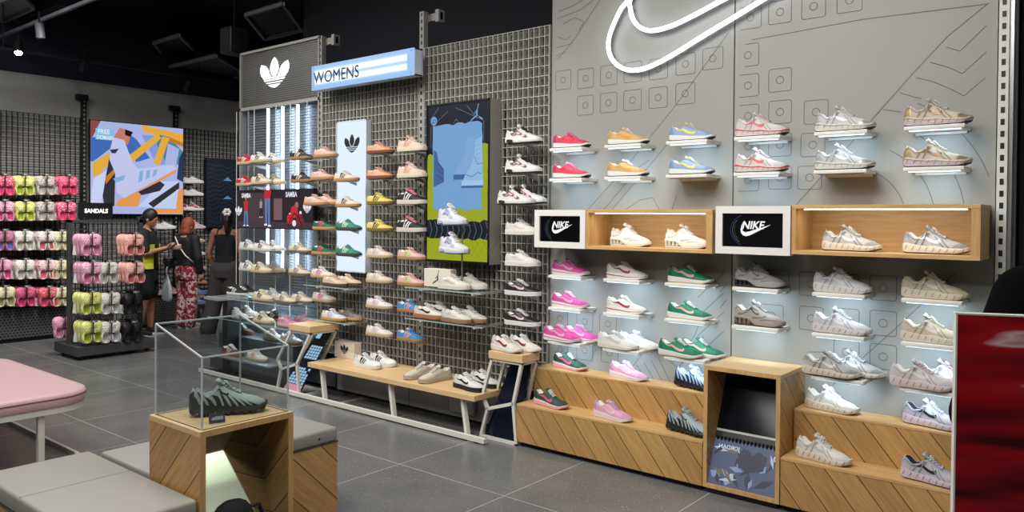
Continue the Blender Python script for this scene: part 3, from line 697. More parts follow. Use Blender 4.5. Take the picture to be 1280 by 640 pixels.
# ------------------------------------------------------------------ the grey panel wall with routed lines
PANEL = mat('warm_grey_lacquer', (151,151,145), .5)
GROOVE = mat('routed_groove', (104,102,97), .8)
def groove_layer():
    """routed lines of both panels, as 2D polylines (x, z) in metres"""
    L = []
    def rsq(cx, cz, h=.068, r=.014, cut=None):
        P = []
        for qx, qz, a0 in ((1,1,0), (-1,1,90), (-1,-1,180), (1,-1,270)):
            for i in range(4):
                a = math.radians(a0+i*30); P.append((cx+qx*(h-r)+r*math.cos(a), cz+qz*(h-r)+r*math.sin(a)))
        L.append(P+P[:1]); L.append([(cx+.022*math.cos(i*PI/7), cz+.022*math.sin(i*PI/7)) for i in range(15)])
    px = lambda pts: L.append([(p.x, p.z) for p in (onY(a, b, WY) for a, b in pts)])
    for i, (a, b) in enumerate(((704,100),(732,98),(761,94),(791,90),(823,86),(857,80),(891,73))):
        p = onY(a, b, WY); rsq(p.x, p.z)
        if i < 6 and i: rsq(p.x, p.z-.19)
    for a, b in ((935,69),(935,107),(975,100),(935,145),(975,140),(1020,140),(935,183),(975,181),(1016,181),(935,225),(975,222),(1012,222),(975,15),(1017,8),(938,22),(1062,0)):
        p = onY(a, b, WY); rsq(p.x, p.z)
    for a, b in ((700,398),(731,402),(760,405),(700,437),(731,438),(762,441)):
        p = onY(a, b, WY); rsq(p.x, p.z)
    for a, b in ((972,352),(1014,355),(1058,358),(1104,360),(1014,398),(1058,401),(1104,404),(1104,446),(1058,440),(965,395)):
        p = onY(a, b, WY); rsq(p.x, p.z)
    px([(690,83),(718,49),(750,0)]); px([(735,262),(780,212),(846,130),(915,35),(942,0)])
    px([(694,16),(715,8),(735,-4)]); px([(696,24),(726,12),(744,-2)]); px([(704,30),(718,22),(730,27),(724,38)]); px([(697,46),(708,50),(714,44)])
    px([(695,60),(716,54)]); px([(695,70),(706,65)]); px([(755,262),(800,208),(812,200)]); px([(765,262),(806,214),(836,178)])
    px([(782,262),(800,250),(816,247),(824,262)]); px([(840,262),(846,244)])
    px([(990,262),(1040,206),(1094,145),(1141,92),(1185,45),(1243,-2)]); px([(940,50),(1080,24),(1243,4)])
    for q in ([(1183,59),(1200,64),(1233,32)], [(1163,78),(1185,84),(1203,92),(1233,65)], [(1145,97),(1166,102),(1190,112),(1205,120),(1232,97)], [(1125,116),(1145,122),(1152,123)], [(1104,137),(1127,140)]): px(q)
    for r in (.30, .44, .58, .72):
        c = onY(1060, 262, WY); L.append([(c.x+r*math.cos(math.radians(a)), c.z-.06+r*math.sin(math.radians(a))) for a in range(6, 66, 5)])
    px([(1195,340),(1120,410),(1040,482)]); px([(1010,440),(1035,440),(1050,455)])
    for i in range(6): px([(778+i*9,462-i*3),(800+i*8,492-i*2)])
    px([(782,470),(812,430),(838,452),(860,470)]); px([(840,455),(868,420),(878,395)]); px([(848,460),(880,420)])
    for i in range(4): px([(872,372+i*24),(905,342+i*24),(912,338+i*24)])
    for i in range(3): px([(900,345+i*20),(912,330+i*20)])
    return L
GL = groove_layer()
def clip_line(P, x0, x1, z0, z1):
    out = []; run = []
    for (a, b), (c, d) in zip(P, P[1:]):
        n = max(1, int(math.hypot(c-a, d-b)/.03))
        for i in range(n):
            p = (a+(c-a)*i/n, b+(d-b)*i/n); q = (a+(c-a)*(i+1)/n, b+(d-b)*(i+1)/n)
            if all(x0 < t[0] < x1 and z0 < t[1] < z1 for t in (p, q)): run += [p, q] if not run else [q]
            elif run: out.append(run); run = []
    if run: out.append(run)
    return out
for nm, a, b in (('left', XL, XS-.004), ('right', XS+.004, XR)):
    mb = MB().box(a, b, WY, WY+.03, 0, 4.2, PANEL)
    art = Art((0, WY, 0), (1,0,0), (0,0,1), (0,-1,0)); art.mb = mb
    for P in GL:
        for run in clip_line(P, a+.03, b-.02, 0, 4.15): art.line(run, .0042, GROOVE, .0012)
    struct('wall_panel_'+nm, mb, None, fix=False, label='tall warm grey wall panel with routed squares, circles and lines, '+('left of' if nm == 'left' else 'right of')+' the seam')
# ------------------------------------------------------------------ perforated steel uprights, at every bay joint
def upright(x, y, z1, label, arm=True, m=GREYM, w=.05, name='perforated_upright', d=.05, group=None):
    t = thing(name, label, 'upright', (x, y, 0), 0, group)
    p = MB().box(x-w/2, x+w/2, y, y+d, 0, z1, m); 
    k = int(z1/.06)
    for i in range(k): p.box(x-.009, x+.009, y-.0012, y, .04+i*.06, .07+i*.06, BLACKM)
    part('post', p, None, t, fix=False)
    if arm: part('arm', MB().box(x-w/2, x+.17, y+d, y+d+.03, z1-.08, z1-.02).box(x+.13, x+.17, y+d-.02, y+d+.05, z1-.10, z1), m, t)
    return t
upright(-6.125, 4.588, 3.31, 'grey perforated steel post rising between the silver bay and the white word sign')
upright(-4.745, 4.588, 3.32, 'grey perforated steel post rising at the right end of the white word sign')
upright(-7.50, 4.60, 3.28, 'silver post at the far left end of the silver slatted bay', arm=False, m=mat('brushed_steel', (170,174,178), .35, .8))
upright(XR+.03, WY-.02, 4.2, 'white perforated post along the right edge of the grey panel wall', arm=False, m=WHITEM, w=.045)
# glossy steel pillar right of it, and the dark gap into the next bay
pl = thing('steel_pillar', 'glossy dark steel pillar right of the white perforated post', 'pillar', (-.50, 4.62, 0))
part('casing', MB().bevbox(-.538, onY(1263, 200, 4.60).x, 4.60, 4.78, 0, 4.3, .012), mat('polished_steel', (172,176,178), .34, .75), pl, angle=30)
part('base_shoe', MB().box(-.540, onY(1264, 200, 4.59).x, 4.59, 4.79, 0, .08), DARKM, pl)
pl = thing('shop_divider', 'tall dark grey divider panel at the right edge behind the man in black', 'divider', (-.2, 5.0, 0))
gx_ = onY(1275, 200, 4.86).x
part('board', MB().box(gx_, gx_+.35, 4.86, 4.92, .04, 4.0), mat('slate_laminate', (58,60,62), .5), pl)
part('board_foot', MB().box(gx_-.01, gx_+.36, 4.84, 4.94, 0, .04), DARKM, pl)
# ------------------------------------------------------------------ grid walls
def grid_panel(x0, x1, y, z0, z1, label, px=.05, pz=.0735):
    t = thing('wire_grid_panel', label, 'grid panel', ((x0+x1)/2, y, z0))
    g = MB(); n = round((x1-x0)/px)
    for i in range(n+1):
        x = x0+.003+(x1-x0-.006)*i/n; g.box(x-.0028, x+.0028, y, y+.026, z0, z1)
    n = round((z1-z0)/pz)
    for i in range(n+1):
        z = z0+.003+(z1-z0-.006)*i/n; g.box(x0, x1, y+.002, y+.020, z-.0026, z+.0026)
    part('wire_grid', g, mat('warm_grey_wire', (178,175,166), .45, 0), t, fix=False)
    f = MB(); n = round((x1-x0)/px)
    for i in range(n):
        x = x0+px*.72+(x1-x0)*i/n; f.box(x-.009, x+.009, y+.055, y+.07, z0, z1)
    for z in (z0+.02, (z0+z1)/2, z1-.02): f.box(x0, x1, y+.10, y+.115, z-.012, z+.012)
    part('rear_slats', f, mat('grey_slats', (104,103,99), .5, 0), t, fix=False)
    part('side_rail', MB().box(x0, x0+.012, y-.004, y+.1, z0, z1), GREYM, t); part('side_rail', MB().box(x1-.012, x1, y-.004, y+.1, z0, z1), GREYM, t)
    return t
grid_panel(-6.095, -4.775, WY-.01, .30, 3.01, 'warm grey wire grid bay behind the white lightbox and under the word sign')
grid_panel(-4.715, -3.40, WY-.01, .30, 3.01, 'warm grey wire grid bay behind the black and lime poster, left of the grey panels')
# ------------------------------------------------------------------ silver slatted bay (far end)
def corr_mat():
    m, nt, b = _nodes('ribbed_aluminium', .3)
    b.inputs['Base Color'].default_value = srgb(150,158,164); b.inputs['Metallic'].default_value = .75
    return m
ALU = corr_mat()
sb = thing('slatted_display_bay', 'silver ribbed display bay with upright glowing tubes at the end of the wall', 'display bay', (-6.8, 4.7, 0))
g = MB()
for i in range(84):
    z = .32+i*.0288; g.box(-7.47, -6.17, 4.66, 4.672, z, z+.020).box(-7.47, -6.17, 4.672, 4.68, z+.020, z+.0288)
part('ribbed_back', g, ALU, sb, fix=False)
g = MB()
for i in range(26): z = 2.735+i*.0215; g.box(-7.47, -6.16, 4.60, 4.606, z, z+.013)
part('header_louvre', g, mat('header_aluminium', (128,128,124), .4, .6), sb, fix=False)
part('header_backing', MB().box(-7.47, -6.16, 4.63, 4.64, 2.72, 3.29), mat('header_grey', (86,84,80), .5), sb)
part('header_frame', MB().box(-7.5, -6.13, 4.58, 4.62, 3.29, 3.315).box(-7.5, -6.13, 4.58, 4.62, 2.70, 2.73).box(-6.15, -6.13, 4.58, 4.62, 0.3, 3.3).box(-7.5, -7.48, 4.58, 4.62, .3, 3.3), GREYM, sb)
TUBE = mat('cool_tube_light', (210,232,255), .4, 0, 6)
for a, in ((335,), (353.4,), (372,), (311,)):
    p = onY(a, 200, 4.60)
    tb = MB().tube([(p.x, 4.60, 1.05), (p.x, 4.60, 2.70)], .014, 10)
    if a == 311:
        part('rail_upright', MB().box(p.x-.006, p.x+.006, 4.59, 4.60, .5, 2.7), GREYM, sb); continue
    part('light_tube', tb, TUBE, sb, smooth=True)
    part('tube_cap', MB().box(p.x-.02, p.x+.02, 4.585, 4.62, 2.69, 2.72).box(p.x-.02, p.x+.02, 4.585, 4.62, 1.03, 1.05), GREYM, sb)
for a in (296, 318, 363, 384, 345): 
    p = onY(a, 300, 4.58); part('hanging_rod', MB().tube([(p.x, 4.575, .45), (p.x, 4.575, 2.7)], .004, 6), WHITEM, sb)
part('dark_lower_back', MB().box(-7.48, -6.15, 4.70, 4.72, .3, 1.1), mat('graphite', (58,60,64), .5), sb)
tr = Art((0, 4.597, 0), (1,0,0), (0,0,1), (0,-1,0)); p = onY(344, 108, 4.597)
tr.trefoil(p.x, p.z-.015, .31, mat('lit_logo_white', (235,240,250), .4, 0, .8), .012, 50, 1.5)
tr.done('three_leaf_logo', sb, 'glowing white three leaf emblem with three bars')
# low grey plinth under the silver bay and the long base rail
pb = thing('display_plinth', 'low grey steel plinth under the silver bay carrying the lowest sneakers', 'plinth', (-6.6, 4.3, 0))
STEEL = mat('satin_steel', (112,118,124), .28, .75)
part('body', MB().box(-7.45, -6.16, 4.22, 4.56, .04, .20).box(-6.16, -5.68, 4.44, 4.56, .04, .20), STEEL, pb)
part('top_plate', MB().bevbox(-7.47, -6.14, 4.05, 4.575, .205, .222, .004).bevbox(-6.14, -5.66, 4.40, 4.575, .205, .222, .004), mat('pale_steel', (150,156,162), .3, .6), pb, angle=30)
part('rear_step', MB().box(-7.45, -6.16, 4.32, 4.58, .222, .372), STEEL, pb)
rl = thing('floor_rail', 'long white metal rail on the floor in front of the grid wall', 'rail', (-5.4, 4.1, 0))
part('front_rail', MB().box(-7.4, -3.56, 4.065, 4.095, .012, .045), WHITEM, rl)
for x_ in (-7.2, -5.3, -3.72): part('rail_foot', MB().box(x_, x_+.06, 4.07, 4.42, 0, .012), GREYM, rl)
# steel kick panels under the bench
kp = thing('kick_panel', 'satin grey kick panel under the long oak bench', 'panel', (-4.6, 4.5, 0))
part('panel_sheet', MB().box(-5.66, -4.72, 4.44, 4.46, .03, .27).box(-4.71, -3.42, 4.44, 4.46, .03, .27), mat('kick_grey', (168,169,170), .5), kp)
part('skirting', MB().box(-5.66, -3.42, 4.47, 4.49, 0, .05), BLACKM, kp)
part('cable_box', MB().bevbox(-4.2, -3.95, 4.38, 4.43, .08, .22, .01), mat('kick_grey', (104,105,106), .4, .4), kp, angle=30)
# ------------------------------------------------------------------ lit signs and screens
def sign_frame(a): return Art(a, (1,0,0), (0,0,1), (0,-1,0))
LB = mat('lightbox_face', (150,196,244), .4, 0, .95)
LBW = mat('lightbox_bright', (232,244,255), .4, 0, 1.5)
INK = mat('black_ink', (12,16,26), .6)
# WOMENS sign
x0, x1, z0, z1, y = -6.0, -4.64, 2.752, 2.972, 4.40
s = thing('word_sign', 'long pale blue lit sign reading WOMENS hung high on the grid wall', 'sign', (x0, y, z0))
def womens_mat():
    m, nt, b = _nodes('diffuser_with_tubes', .3)
    tc = N(nt, 'ShaderNodeTexCoord'); sx = N(nt, 'ShaderNodeSeparateXYZ'); nt.links.new(tc.outputs['Object'], sx.inputs[0])
    tot = None
    for zc in (.075, .15):
        d = math_n(nt, 'DIVIDE', math_n(nt, 'ABSOLUTE', math_n(nt, 'SUBTRACT', sx.outputs['Z'], zc)), .022)
        g = math_n(nt, 'POWER', 2.718, math_n(nt, 'MULTIPLY', math_n(nt, 'MULTIPLY', d, d), -1.0)); tot = g if tot is None else math_n(nt, 'ADD', tot, g)
    r = math_n(nt, 'MULTIPLY', tot, math_n(nt, 'GREATER_THAN', sx.outputs['X'], .05)); r = math_n(nt, 'MULTIPLY', r, math_n(nt, 'LESS_THAN', sx.outputs['X'], 1.28))
    cr = N(nt, 'ShaderNodeMixRGB'); nt.links.new(math_n(nt, 'MINIMUM', r, 1.0), cr.inputs[0]); cr.inputs[1].default_value = srgb(150,190,236); cr.inputs[2].default_value = srgb(240,250,255)
    b.inputs['Base Color'].default_value = (.01,.01,.01,1); nt.links.new(cr.outputs[0], b.inputs['Emission Color'])
    nt.links.new(math_n(nt, 'MULTIPLY_ADD', math_n(nt, 'MINIMUM', r, 1.0), 1.0, .92), b.inputs['Emission Strength']); return m
part('diffuser', MB().box(x0, x1, y, y+.012, z0, z1), womens_mat(), s)
part('housing', MB().box(x0, x1, y+.012, y+.10, z0, z0+.01).box(x0, x1, y+.012, y+.10, z1-.01, z1).box(x0, x0+.01, y+.012, y+.10, z0, z1).box(x1-.01, x1, y+.012, y+.10, z0, z1).box(x0, x1, y+.095, y+.105, z0, z1), mat('pale_acrylic', (206,216,226), .3), s)
part('bracket', MB().box(x0+.1, x0+.14, y+.105, WY, z0+.05, z1-.05), GREYM, s); part('bracket', MB().box(x1-.14, x1-.10, y+.105, WY, z0+.05, z1-.05), GREYM, s)
a = sign_frame((x0, y-.001, z0)); [a.text('WOMENS', .035+dx_, .056+dz_, .150, INK, .002+.0003*(dx_ > 0)+.0002*(dz_ > 0), sx=.98) for dx_ in (0, .004) for dz_ in (0, .002)]; a.done('lettering', s, 'black letters WOMENS')
b_ = MB()
for xx in (.03, x1-x0-.03):
    for zz in (.02, z1-z0-.02): b_.tube([(x0+xx, y-.004, z0+zz), (x0+xx, y, z0+zz)], .006, 8)
part('sign_studs', b_, GREYM, s)
# tall white lightbox with the leaf emblem
p0, p1 = onY(421, 320, 4.54).x, onY(459, 150, 4.54).x
s = thing('upright_lightbox', 'tall pale blue glowing lightbox with a small black leaf emblem', 'lightbox', (p0, 4.5, 1.09))
part('glowing_face', MB().box(p0+.008, p1-.008, 4.538, 4.55, 1.095, 2.45), scr('lightbox_soft', (222,236,255), 1.05), s)
part('frame', MB().box(p0, p1, 4.55, 4.585, 1.085, 2.46).box(p0, p0+.008, 4.53, 4.55, 1.085, 2.46).box(p1-.008, p1, 4.53, 4.55, 1.085, 2.46).box(p0, p1, 4.53, 4.55, 1.085, 1.094).box(p0, p1, 4.53, 4.55, 2.452, 2.46), mat('pale_acrylic', (206,216,226), .3), s)
a = sign_frame((0, 4.538, 0)); p = onY(440, 191, 4.538); a.trefoil(p.x, p.z, .17, INK, .002, 34); a.done('leaf_emblem', s, 'black three leaf emblem')
# jordan style poster screen
X0, X1, Y0, Z0, Z1 = -4.535, -3.857, 4.45, 1.233, 2.498
s = thing('poster_screen', 'tall black and lime poster screen with a pale blue shoe picture on the grid wall', 'screen', (X0, Y0, Z0))
part('housing', MB().box(X0, X1, Y0+.002, WY-.02, Z0, Z1), mat('housing_grey', (150,148,140), .45), s)
part('bezel', MB().box(X0, X0+.012, Y0-.008, Y0+.002, Z0, Z1).box(X1-.012, X1, Y0-.008, Y0+.002, Z0, Z1).box(X0, X1, Y0-.008, Y0+.002, Z1-.012, Z1).box(X0, X1, Y0-.008, Y0+.002, Z0, Z0+.02), BLACKM, s)
Wd, Hd = X1-X0, Z1-Z0
E_ = lambda n, c, e=.62: scr('screen_'+n, c)
NAV, LIM, SKY, SKD, SKL = E_('navy', (14,22,38), .5), E_('lime', (150,162,26), .45), E_('sky', (112,158,204), .52), E_('denim', (62,98,150), .5), E_('ice', (140,180,218), .55)
a = sign_frame((X0, Y0, Z0))
a.rect(.012, .02, Wd-.012, Hd-.012, NAV, .001)
rr = random.Random(3)
def rough_rect(x0, z0, x1, z1, n=12, j=.012):
    P = []
    for i in range(n): P.append((x0+(x1-x0)*i/n, z0+rr.uniform(-j, j)))
    for i in range(n): P.append((x1+rr.uniform(-j, j)*.5, z0+(z1-z0)*i/n))
    for i in range(n): P.append((x1-(x1-x0)*i/n, z1+rr.uniform(-j, j)))
    for i in range(n): P.append((x0+rr.uniform(-j, j)*.5, z1-(z1-z0)*i/n))
    return P
a.poly(rough_rect(.015, .34, .35, .86), LIM, .002); a.poly(rough_rect(.33, .29, Wd-.015, .92), LIM, .0021); a.rect(.012, .02, Wd-.012, .20, LIM, .002)
a.poly(rough_rect(.012, .19, Wd-.012, .33, 16, .014), NAV, .0024)
GRN = E_('grey_line', (120,128,130), .4)
for i in range(11):
    xx = .04+i*.06; a.line([(xx, .19), (xx+.03, .26), (xx, .33)], .0035, GRN, .003)
for i in range(4): a.line([(.40+i*.07, .18), (.50+i*.07, .06), (.58+i*.07, .18)], .0025, E_('lime_dark', (120,130,20), .4), .003)
a.poly(rough_rect(.075, .42, Wd-.075, 1.09), SKY, .003)
a.line([(.05, .92), (.05, 1.08), (.24, 1.20)], .003, GRN, .003); a.line([(Wd-.06, .94), (Wd-.06, 1.10), (.32, 1.22)], .003, GRN, .003); a.line([(.30, 1.10), (.33, 1.13), (.36, 1.10)], .003, GRN, .0035); a.line([(.44, 1.23), (.55, 1.12)], .003, GRN, .003); a.line([(.04, 1.14), (.14, 1.235)], .003, GRN, .003)
hi = [(0,0),(.17,0),(.18,.03),(.15,.08),(.09,.12),(.10,.22),(.05,.24),(.03,.20),(0,.16)]
tr_ = lambda P, ox, oz, sx, sz: [(ox+x*sx, oz+z*sz) for x, z in P]
a.poly([(.085,.60),(.20,.64),(.20,.74),(.14,.80),(.12,.88),(.085,.90)], SKD, .0036)
BT = [(0,.03),(.03,.09),(.08,.14),(.12,.22),(.13,.34),(.20,.36),(.215,.03)]
a.poly(tr_(BT, .31, .665, 1.0, .9), E_('ice2', (122,164,208), .5), .0036); a.poly(tr_([(0,0),(.215,0),(.215,.04),(0,.04)], .305, .655, 1.0, 1.0), SKD, .0037)
a.poly(tr_(BT, .40, .60, 1.0, 1.05), SKL, .0038); a.line(tr_([(.03,.09),(.10,.07),(.16,.10),(.2,.09)], .40, .60, 1.0, 1.05), .005, SKD, .0041); a.line(tr_([(.12,.22),(.16,.16),(.21,.17)], .40, .60, 1.0, 1.05), .004, SKD, .0041)
a.poly([(.39,.60),(.617,.60),(.617,.645),(.395,.645)], E_('ice3', (156,194,228)), .0042); a.poly([(.39,.588),(.617,.588),(.617,.606),(.39,.606)], SKD, .0043)
for i in range(5): a.line([(.53, .80+i*.035), (.58, .82+i*.035)], .005, SKY, .0045)
for i in range(3): a.line([(.12, .70+i*.05), (.19, .66+i*.04)], .004, NAV, .004)
a.disc(.085, 1.13, .036, SKY, .004); a.text('JD', .063, 1.113, .046, NAV, .0045, sx=.9, shear=.2)
# jumping figure emblem
def jumper(a, x, z, h, m, l=.004):
    q = lambda P: a.poly([(x+px*h, z+pz*h) for px, pz in P], m, l)
    a.disc(x+.02*h, z+.66*h, .07*h, m, l); q([(-.06,.62),(.06,.60),(.10,.34),(-.04,.32)]); q([(0,.60),(.05,.57),(.13,.88),(.15,1.0),(.10,1.0),(.07,.90)]); a.disc(x+.14*h, z+1.04*h, .05*h, m, l)
    q([(-.05,.60),(-.22,.42),(-.26,.44),(-.08,.64)]); q([(-.04,.36),(.06,.32),(-.30,.12),(-.50,.02),(-.54,.06),(-.36,.20)]); q([(.0,.36),(.10,.34),(.28,.16),(.50,.06),(.54,.12),(.34,.24)])
jumper(a, .545, 1.10, .12, SKY)
a.done('screen_picture', s)
# framed screens between the oak boxes
def framed_screen(x0, x1, z0, z1, label):
    y = 4.30; s = thing('framed_screen', label, 'screen', ((x0+x1)/2, y, z0)); b = .042
    part('frame', MB().box(x0, x1, y, y+.05, z1-b, z1).box(x0, x1, y, y+.05, z0, z0+b).box(x0, x0+b, y, y+.05, z0+b, z1-b).box(x1-b, x1, y, y+.05, z0+b, z1-b), PALEW, s)
    part('housing', MB().box(x0+.03, x1-.03, y+.05, WY, z0+.03, z1-.03), BLACKM, s)
    part('glass', MB().box(x0+b, x1-b, y+.012, y+.016, z0+b, z1-b), mat('screen_glass', (6,7,12), .12), s)
    a = sign_frame((x0, y+.012, z0)); w = x1-x0; h = z1-z0; LW = scr('screen_white', (250,250,250))
    a.text('NIKE', w*.50, h*.53, .062, LW, .002, 'CENTER', sx=.95, bold=.0016, shear=.22); a.swoosh(w*.34, h*.36, w*.40, LW, .003)
    for i, c in enumerate(((22,40,96), (70,84,30), (26,50,60))):
        P = [(w*.5+(w*.30-i*.012)*math.cos(math.radians(t)), h*.5+(h*.36-i*.01)*math.sin(math.radians(t))) for t in range(120+i*20, 250-i*10, 10)]
        a.line(P, .004, scr('screen_ring_%d' % i, c), .0015)
    a.done('screen_picture', s); return s
framed_screen(-3.31, -2.885, 1.39, 1.650, 'small white framed black screen left of the oak boxes')
framed_screen(-1.965, -1.525, 1.395, 1.672, 'small white framed black screen between the two oak boxes')
def wall_box(x0, x1, z0, z1, label):
    y = 4.30; s = thing('wall_box', label, 'shelf box', ((x0+x1)/2, y, z0)); b = .022
    part('top_board', MB().bevbox(x0, x1, y, WY-.002, z1-b, z1, .0015, 1), OAK, s); part('bottom_board', MB().bevbox(x0, x1, y, WY-.002, z0, z0+b, .0015, 1), OAK, s)
    part('side_board', MB().box(x0, x0+b, y+.001, WY-.002, z0+b, z1-b), OAKZ, s); part('side_board', MB().box(x1-b*1.8, x1, y+.001, WY-.002, z0+b, z1-b), OAKZ, s)
    part('back_board', MB().box(x0+b, x1-b, WY-.02, WY-.008, z0+b, z1-b), OAK, s)
    part('led_strip', MB().box(x0+.06, x1-.06, y+.02, y+.034, z1-b-.006, z1-b-.0005), mat('warm_led', (255,246,228), .4, 0, 5), s, label='thin glowing strip under the top board')
    L = bpy.data.lights.new('box_led_light', 'AREA'); L.shape = 'RECTANGLE'; L.size = x1-x0-.14; L.size_y = .02; L.energy = .8; L.color = (1, .95, .86)
    o = bpy.data.objects.new('box_led_light', L); C.objects.link(o); o.location = ((x0+x1)/2, y+.03, z1-b-.012); o.rotation_euler = (math.radians(28), 0, 0)
    return s
wall_box(-2.88, -1.985, 1.39, 1.652, 'long oak box on the grey wall holding two cream column sole sneakers')
wall_box(-1.518, -.615, 1.405, 1.678, 'long oak box on the grey wall holding two grey running shoes')
# neon swoosh on the grey wall
q = lambda P: [ (560+0, 0) ] and [(660+a/4.267, b/4.267) for a, b in P]
outer = q([(536,-4),(500,42),(470,100),(445,160),(430,215),(430,265),(445,310),(475,345),(515,368),(560,375),(620,366),(700,332),(800,276),(900,213),(1000,152),(1100,92),(1250,0)])
inner = q([(546,-4),(546,45),(556,90),(575,125),(605,150),(645,163),(700,158),(780,132),(880,84),(970,36),(1080,-22)])
P3 = lambda P: [onY(a, b, 4.545) for a, b in P]
o3, i3 = P3(outer), P3(inner)
tip = o3[-1]+(o3[-1]-o3[-2]).normalized()*.95; tip.y = 4.545
top = (o3[0]+i3[0])/2+Vector((.10, 0, .17))
def cat3(P, n=6, closed=False):
    o = []
    for i in range(len(P)-1):
        p0 = P[max(i-1, 0)]; p1 = P[i]; p2 = P[i+1]; p3 = P[min(i+2, len(P)-1)]
        for k in range(n):
            f = k/n; o.append(.5*((2*p1)+(p2-p0)*f+(2*p0-5*p1+4*p2-p3)*f*f+(-p0+3*p1-3*p2+p3)*f**3))
    return o+[P[-1]]
loop = cat3([top]+o3)+[o3[-1]+(tip-o3[-1])*.5, tip]+[i3[-1]+(tip-i3[-1])*.5]+list(reversed(cat3([top]+i3)))[:-1]
s = thing('neon_swoosh', 'huge white glowing curved tick outline high on the grey panel wall', 'neon sign', (tip.x-1, 4.545, 2.6))
part('light_tube', MB().tube(loop, .0145, 10, closed=True), mat('neon_white', (235,244,255), .4, 0, 3.2), s, smooth=True, fix=False)
st = MB()
for i in range(0, len(loop), 10): st.tube([loop[i]+Vector((0, .010, 0)), Vector((loop[i].x, WY, loop[i].z))], .004, 6)
part('standoffs', st, GREYM, s)
part('backing_rail', MB().tube([v+Vector((0, .022, 0)) for v in loop], .010, 6, closed=True), mat('backing_grey', (120,120,118), .5), s, smooth=True, fix=False)
# wide samba screen in the silver bay
X0, X1, Y0, Z0, Z1 = -7.33, -6.03, 4.45, 1.462, 1.852
s = thing('wide_screen', 'wide dark screen showing people and the word SAMBA in the silver bay', 'screen', (X0, Y0, Z0)); w = X1-X0; h = Z1-Z0
part('housing', MB().box(X0, X1, Y0+.001, Y0+.045, Z0, Z1), BLACKM, s); part('bracket', MB().box(X0+.3, X0+.36, Y0+.045, 4.66, Z0+.1, Z1-.1).box(X1-.36, X1-.3, Y0+.045, 4.66, Z0+.1, Z1-.1), GREYM, s)
a = sign_frame((X0, Y0, Z0)); e = E_
a.rect(.008, .008, w-.008, h-.008, e('plum', (34,26,34), .6)); a.rect(.20, .008, .52, h-.03, e('dusk', (66,52,58), .6), .0015); a.rect(.66, .09, .80, .30, e('rose_block', (120,84,92), .5), .0015); a.rect(.01, .01, w-.02, .07, e('plum_floor', (60,48,54), .5), .0016)
WH = e('text_white', (230,230,240), .9); RD = e('red', (190,34,48), .7); BL = e('blue_jeans', (96,118,168), .6); SK = e('skin', (150,110,96), .5); DK = e('dark', (16,14,20), .4)
a.text('SAMBA', .09, .315, .062, WH, .003, sx=.86, bold=.002); a.text('SAMBA', .86, .315, .068, WH, .003, sx=.86, bold=.002)
def figure2d(x, z, k, top, legs, l=.003):
    a.disc(x, z+.27*k, .018*k, SK, l); a.poly([(x-.035*k, z+.14*k), (x+.035*k, z+.14*k), (x+.042*k, z+.24*k), (x+.01*k, z+.255*k), (x-.04*k, z+.24*k)], top, l)
    a.poly([(x-.035*k, z+.14*k), (x-.002*k, z+.14*k), (x-.012*k, z), (x-.035*k, z)], legs, l); a.poly([(x+.0*k, z+.14*k), (x+.035*k, z+.14*k), (x+.042*k, z), (x+.018*k, z)], legs, l)
    a.poly([(x-.042*k, z), (x-.010*k, z), (x-.010*k, z-.012*k), (x-.052*k, z-.012*k)], WH, l); a.poly([(x+.014*k, z), (x+.044*k, z), (x+.054*k, z-.012*k), (x+.014*k, z-.012*k)], WH, l)
figure2d(.17, .035, 1.0, RD, BL); figure2d(.44, .12, .62, E_('pale_top', (150,140,150), .5), DK)
a.poly([(.50,.30),(.60,.30),(.62,.383),(.50,.383)], RD, .0035); a.poly([(.505,.30),(.552,.30),(.548,.05),(.520,.05)], BL, .0035); a.poly([(.556,.30),(.60,.30),(.598,.04),(.565,.04)], BL, .0035); a.rect(.50, .032, .548, .05, WH, .0036); a.rect(.565, .022, .615, .04, WH, .0036)
a.trefoil(.035, .13, .10, WH, .003, 26); a.trefoil(1.205, .16, .10, WH, .004, 26)
for cx, cz, r, c in ((.93,.10,.05,RD),(1.0,.17,.06,RD),(1.08,.10,.055,E_('maroon', (120,30,44), .5)),(1.04,.235,.03,SK),(.93,.14,.02,WH),(1.10,.16,.018,WH),(1.0,.06,.03,WH),(.97,.10,.012,DK),(1.13,.08,.03,E_('maroon', (120,30,44), .5))): a.disc(cx, cz, r, c, .003+.0001*r)
a.line([(.90,.02),(.95,.10),(1.0,.16),(1.07,.12),(1.13,.03)], .012, DK, .004)
a.done('screen_picture', s)
# big picture on the far wall (x = -11.1)
XW = -11.0
s = thing('large_wall_screen', 'large bright screen on the far wall showing a white and blue three stripe shoe', 'screen', (XW, 5.15, 1.6))
ya, yb, za, zb = 4.505, 5.80, 1.60, 2.857; w = yb-ya; h = zb-za
part('housing', MB().box(-11.025, XW-.001, ya-.01, yb+.01, za-.01, zb+.01), BLACKM, s)
a = Art((XW, ya, za), (0,1,0), (0,0,1), (1,0,0)); k_ = lambda P: [(x/540*w, h-(z-60)/545*h+0) for x, z in P]
LAV = e('lavender', (168,178,226), .95); YEL = e('amber', (226,168,60), .9); YED = e('amber_dark', (190,120,40), .8); BLU = e('cobalt', (60,104,180), .85); NVY = e('ink_blue', (38,50,84), .6); PAL_ = e('pale_shoe', (190,196,232), 1.0); STR = e('stripe_blue', (128,172,216), .9); ORG = e('orange_sole', (226,150,80), .9); TEA = e('teal', (70,130,150), .7); CHA = e('charcoal', (44,44,52), .5)
a.rect(0, 0, w, h, LAV)
K = lambda P, m, l: a.poly([((x-45)/540*w, h-(z-60)/545*h) for x, z in P], m, l)
K([(45,60),(100,60),(60,150),(45,170)], e('brown', (140,70,70), .7), .0012); K([(45,160),(170,150),(150,220),(60,300),(45,300)], BLU, .0013); K([(55,310),(150,240),(150,300),(90,380),(60,390)], YEL, .0014)
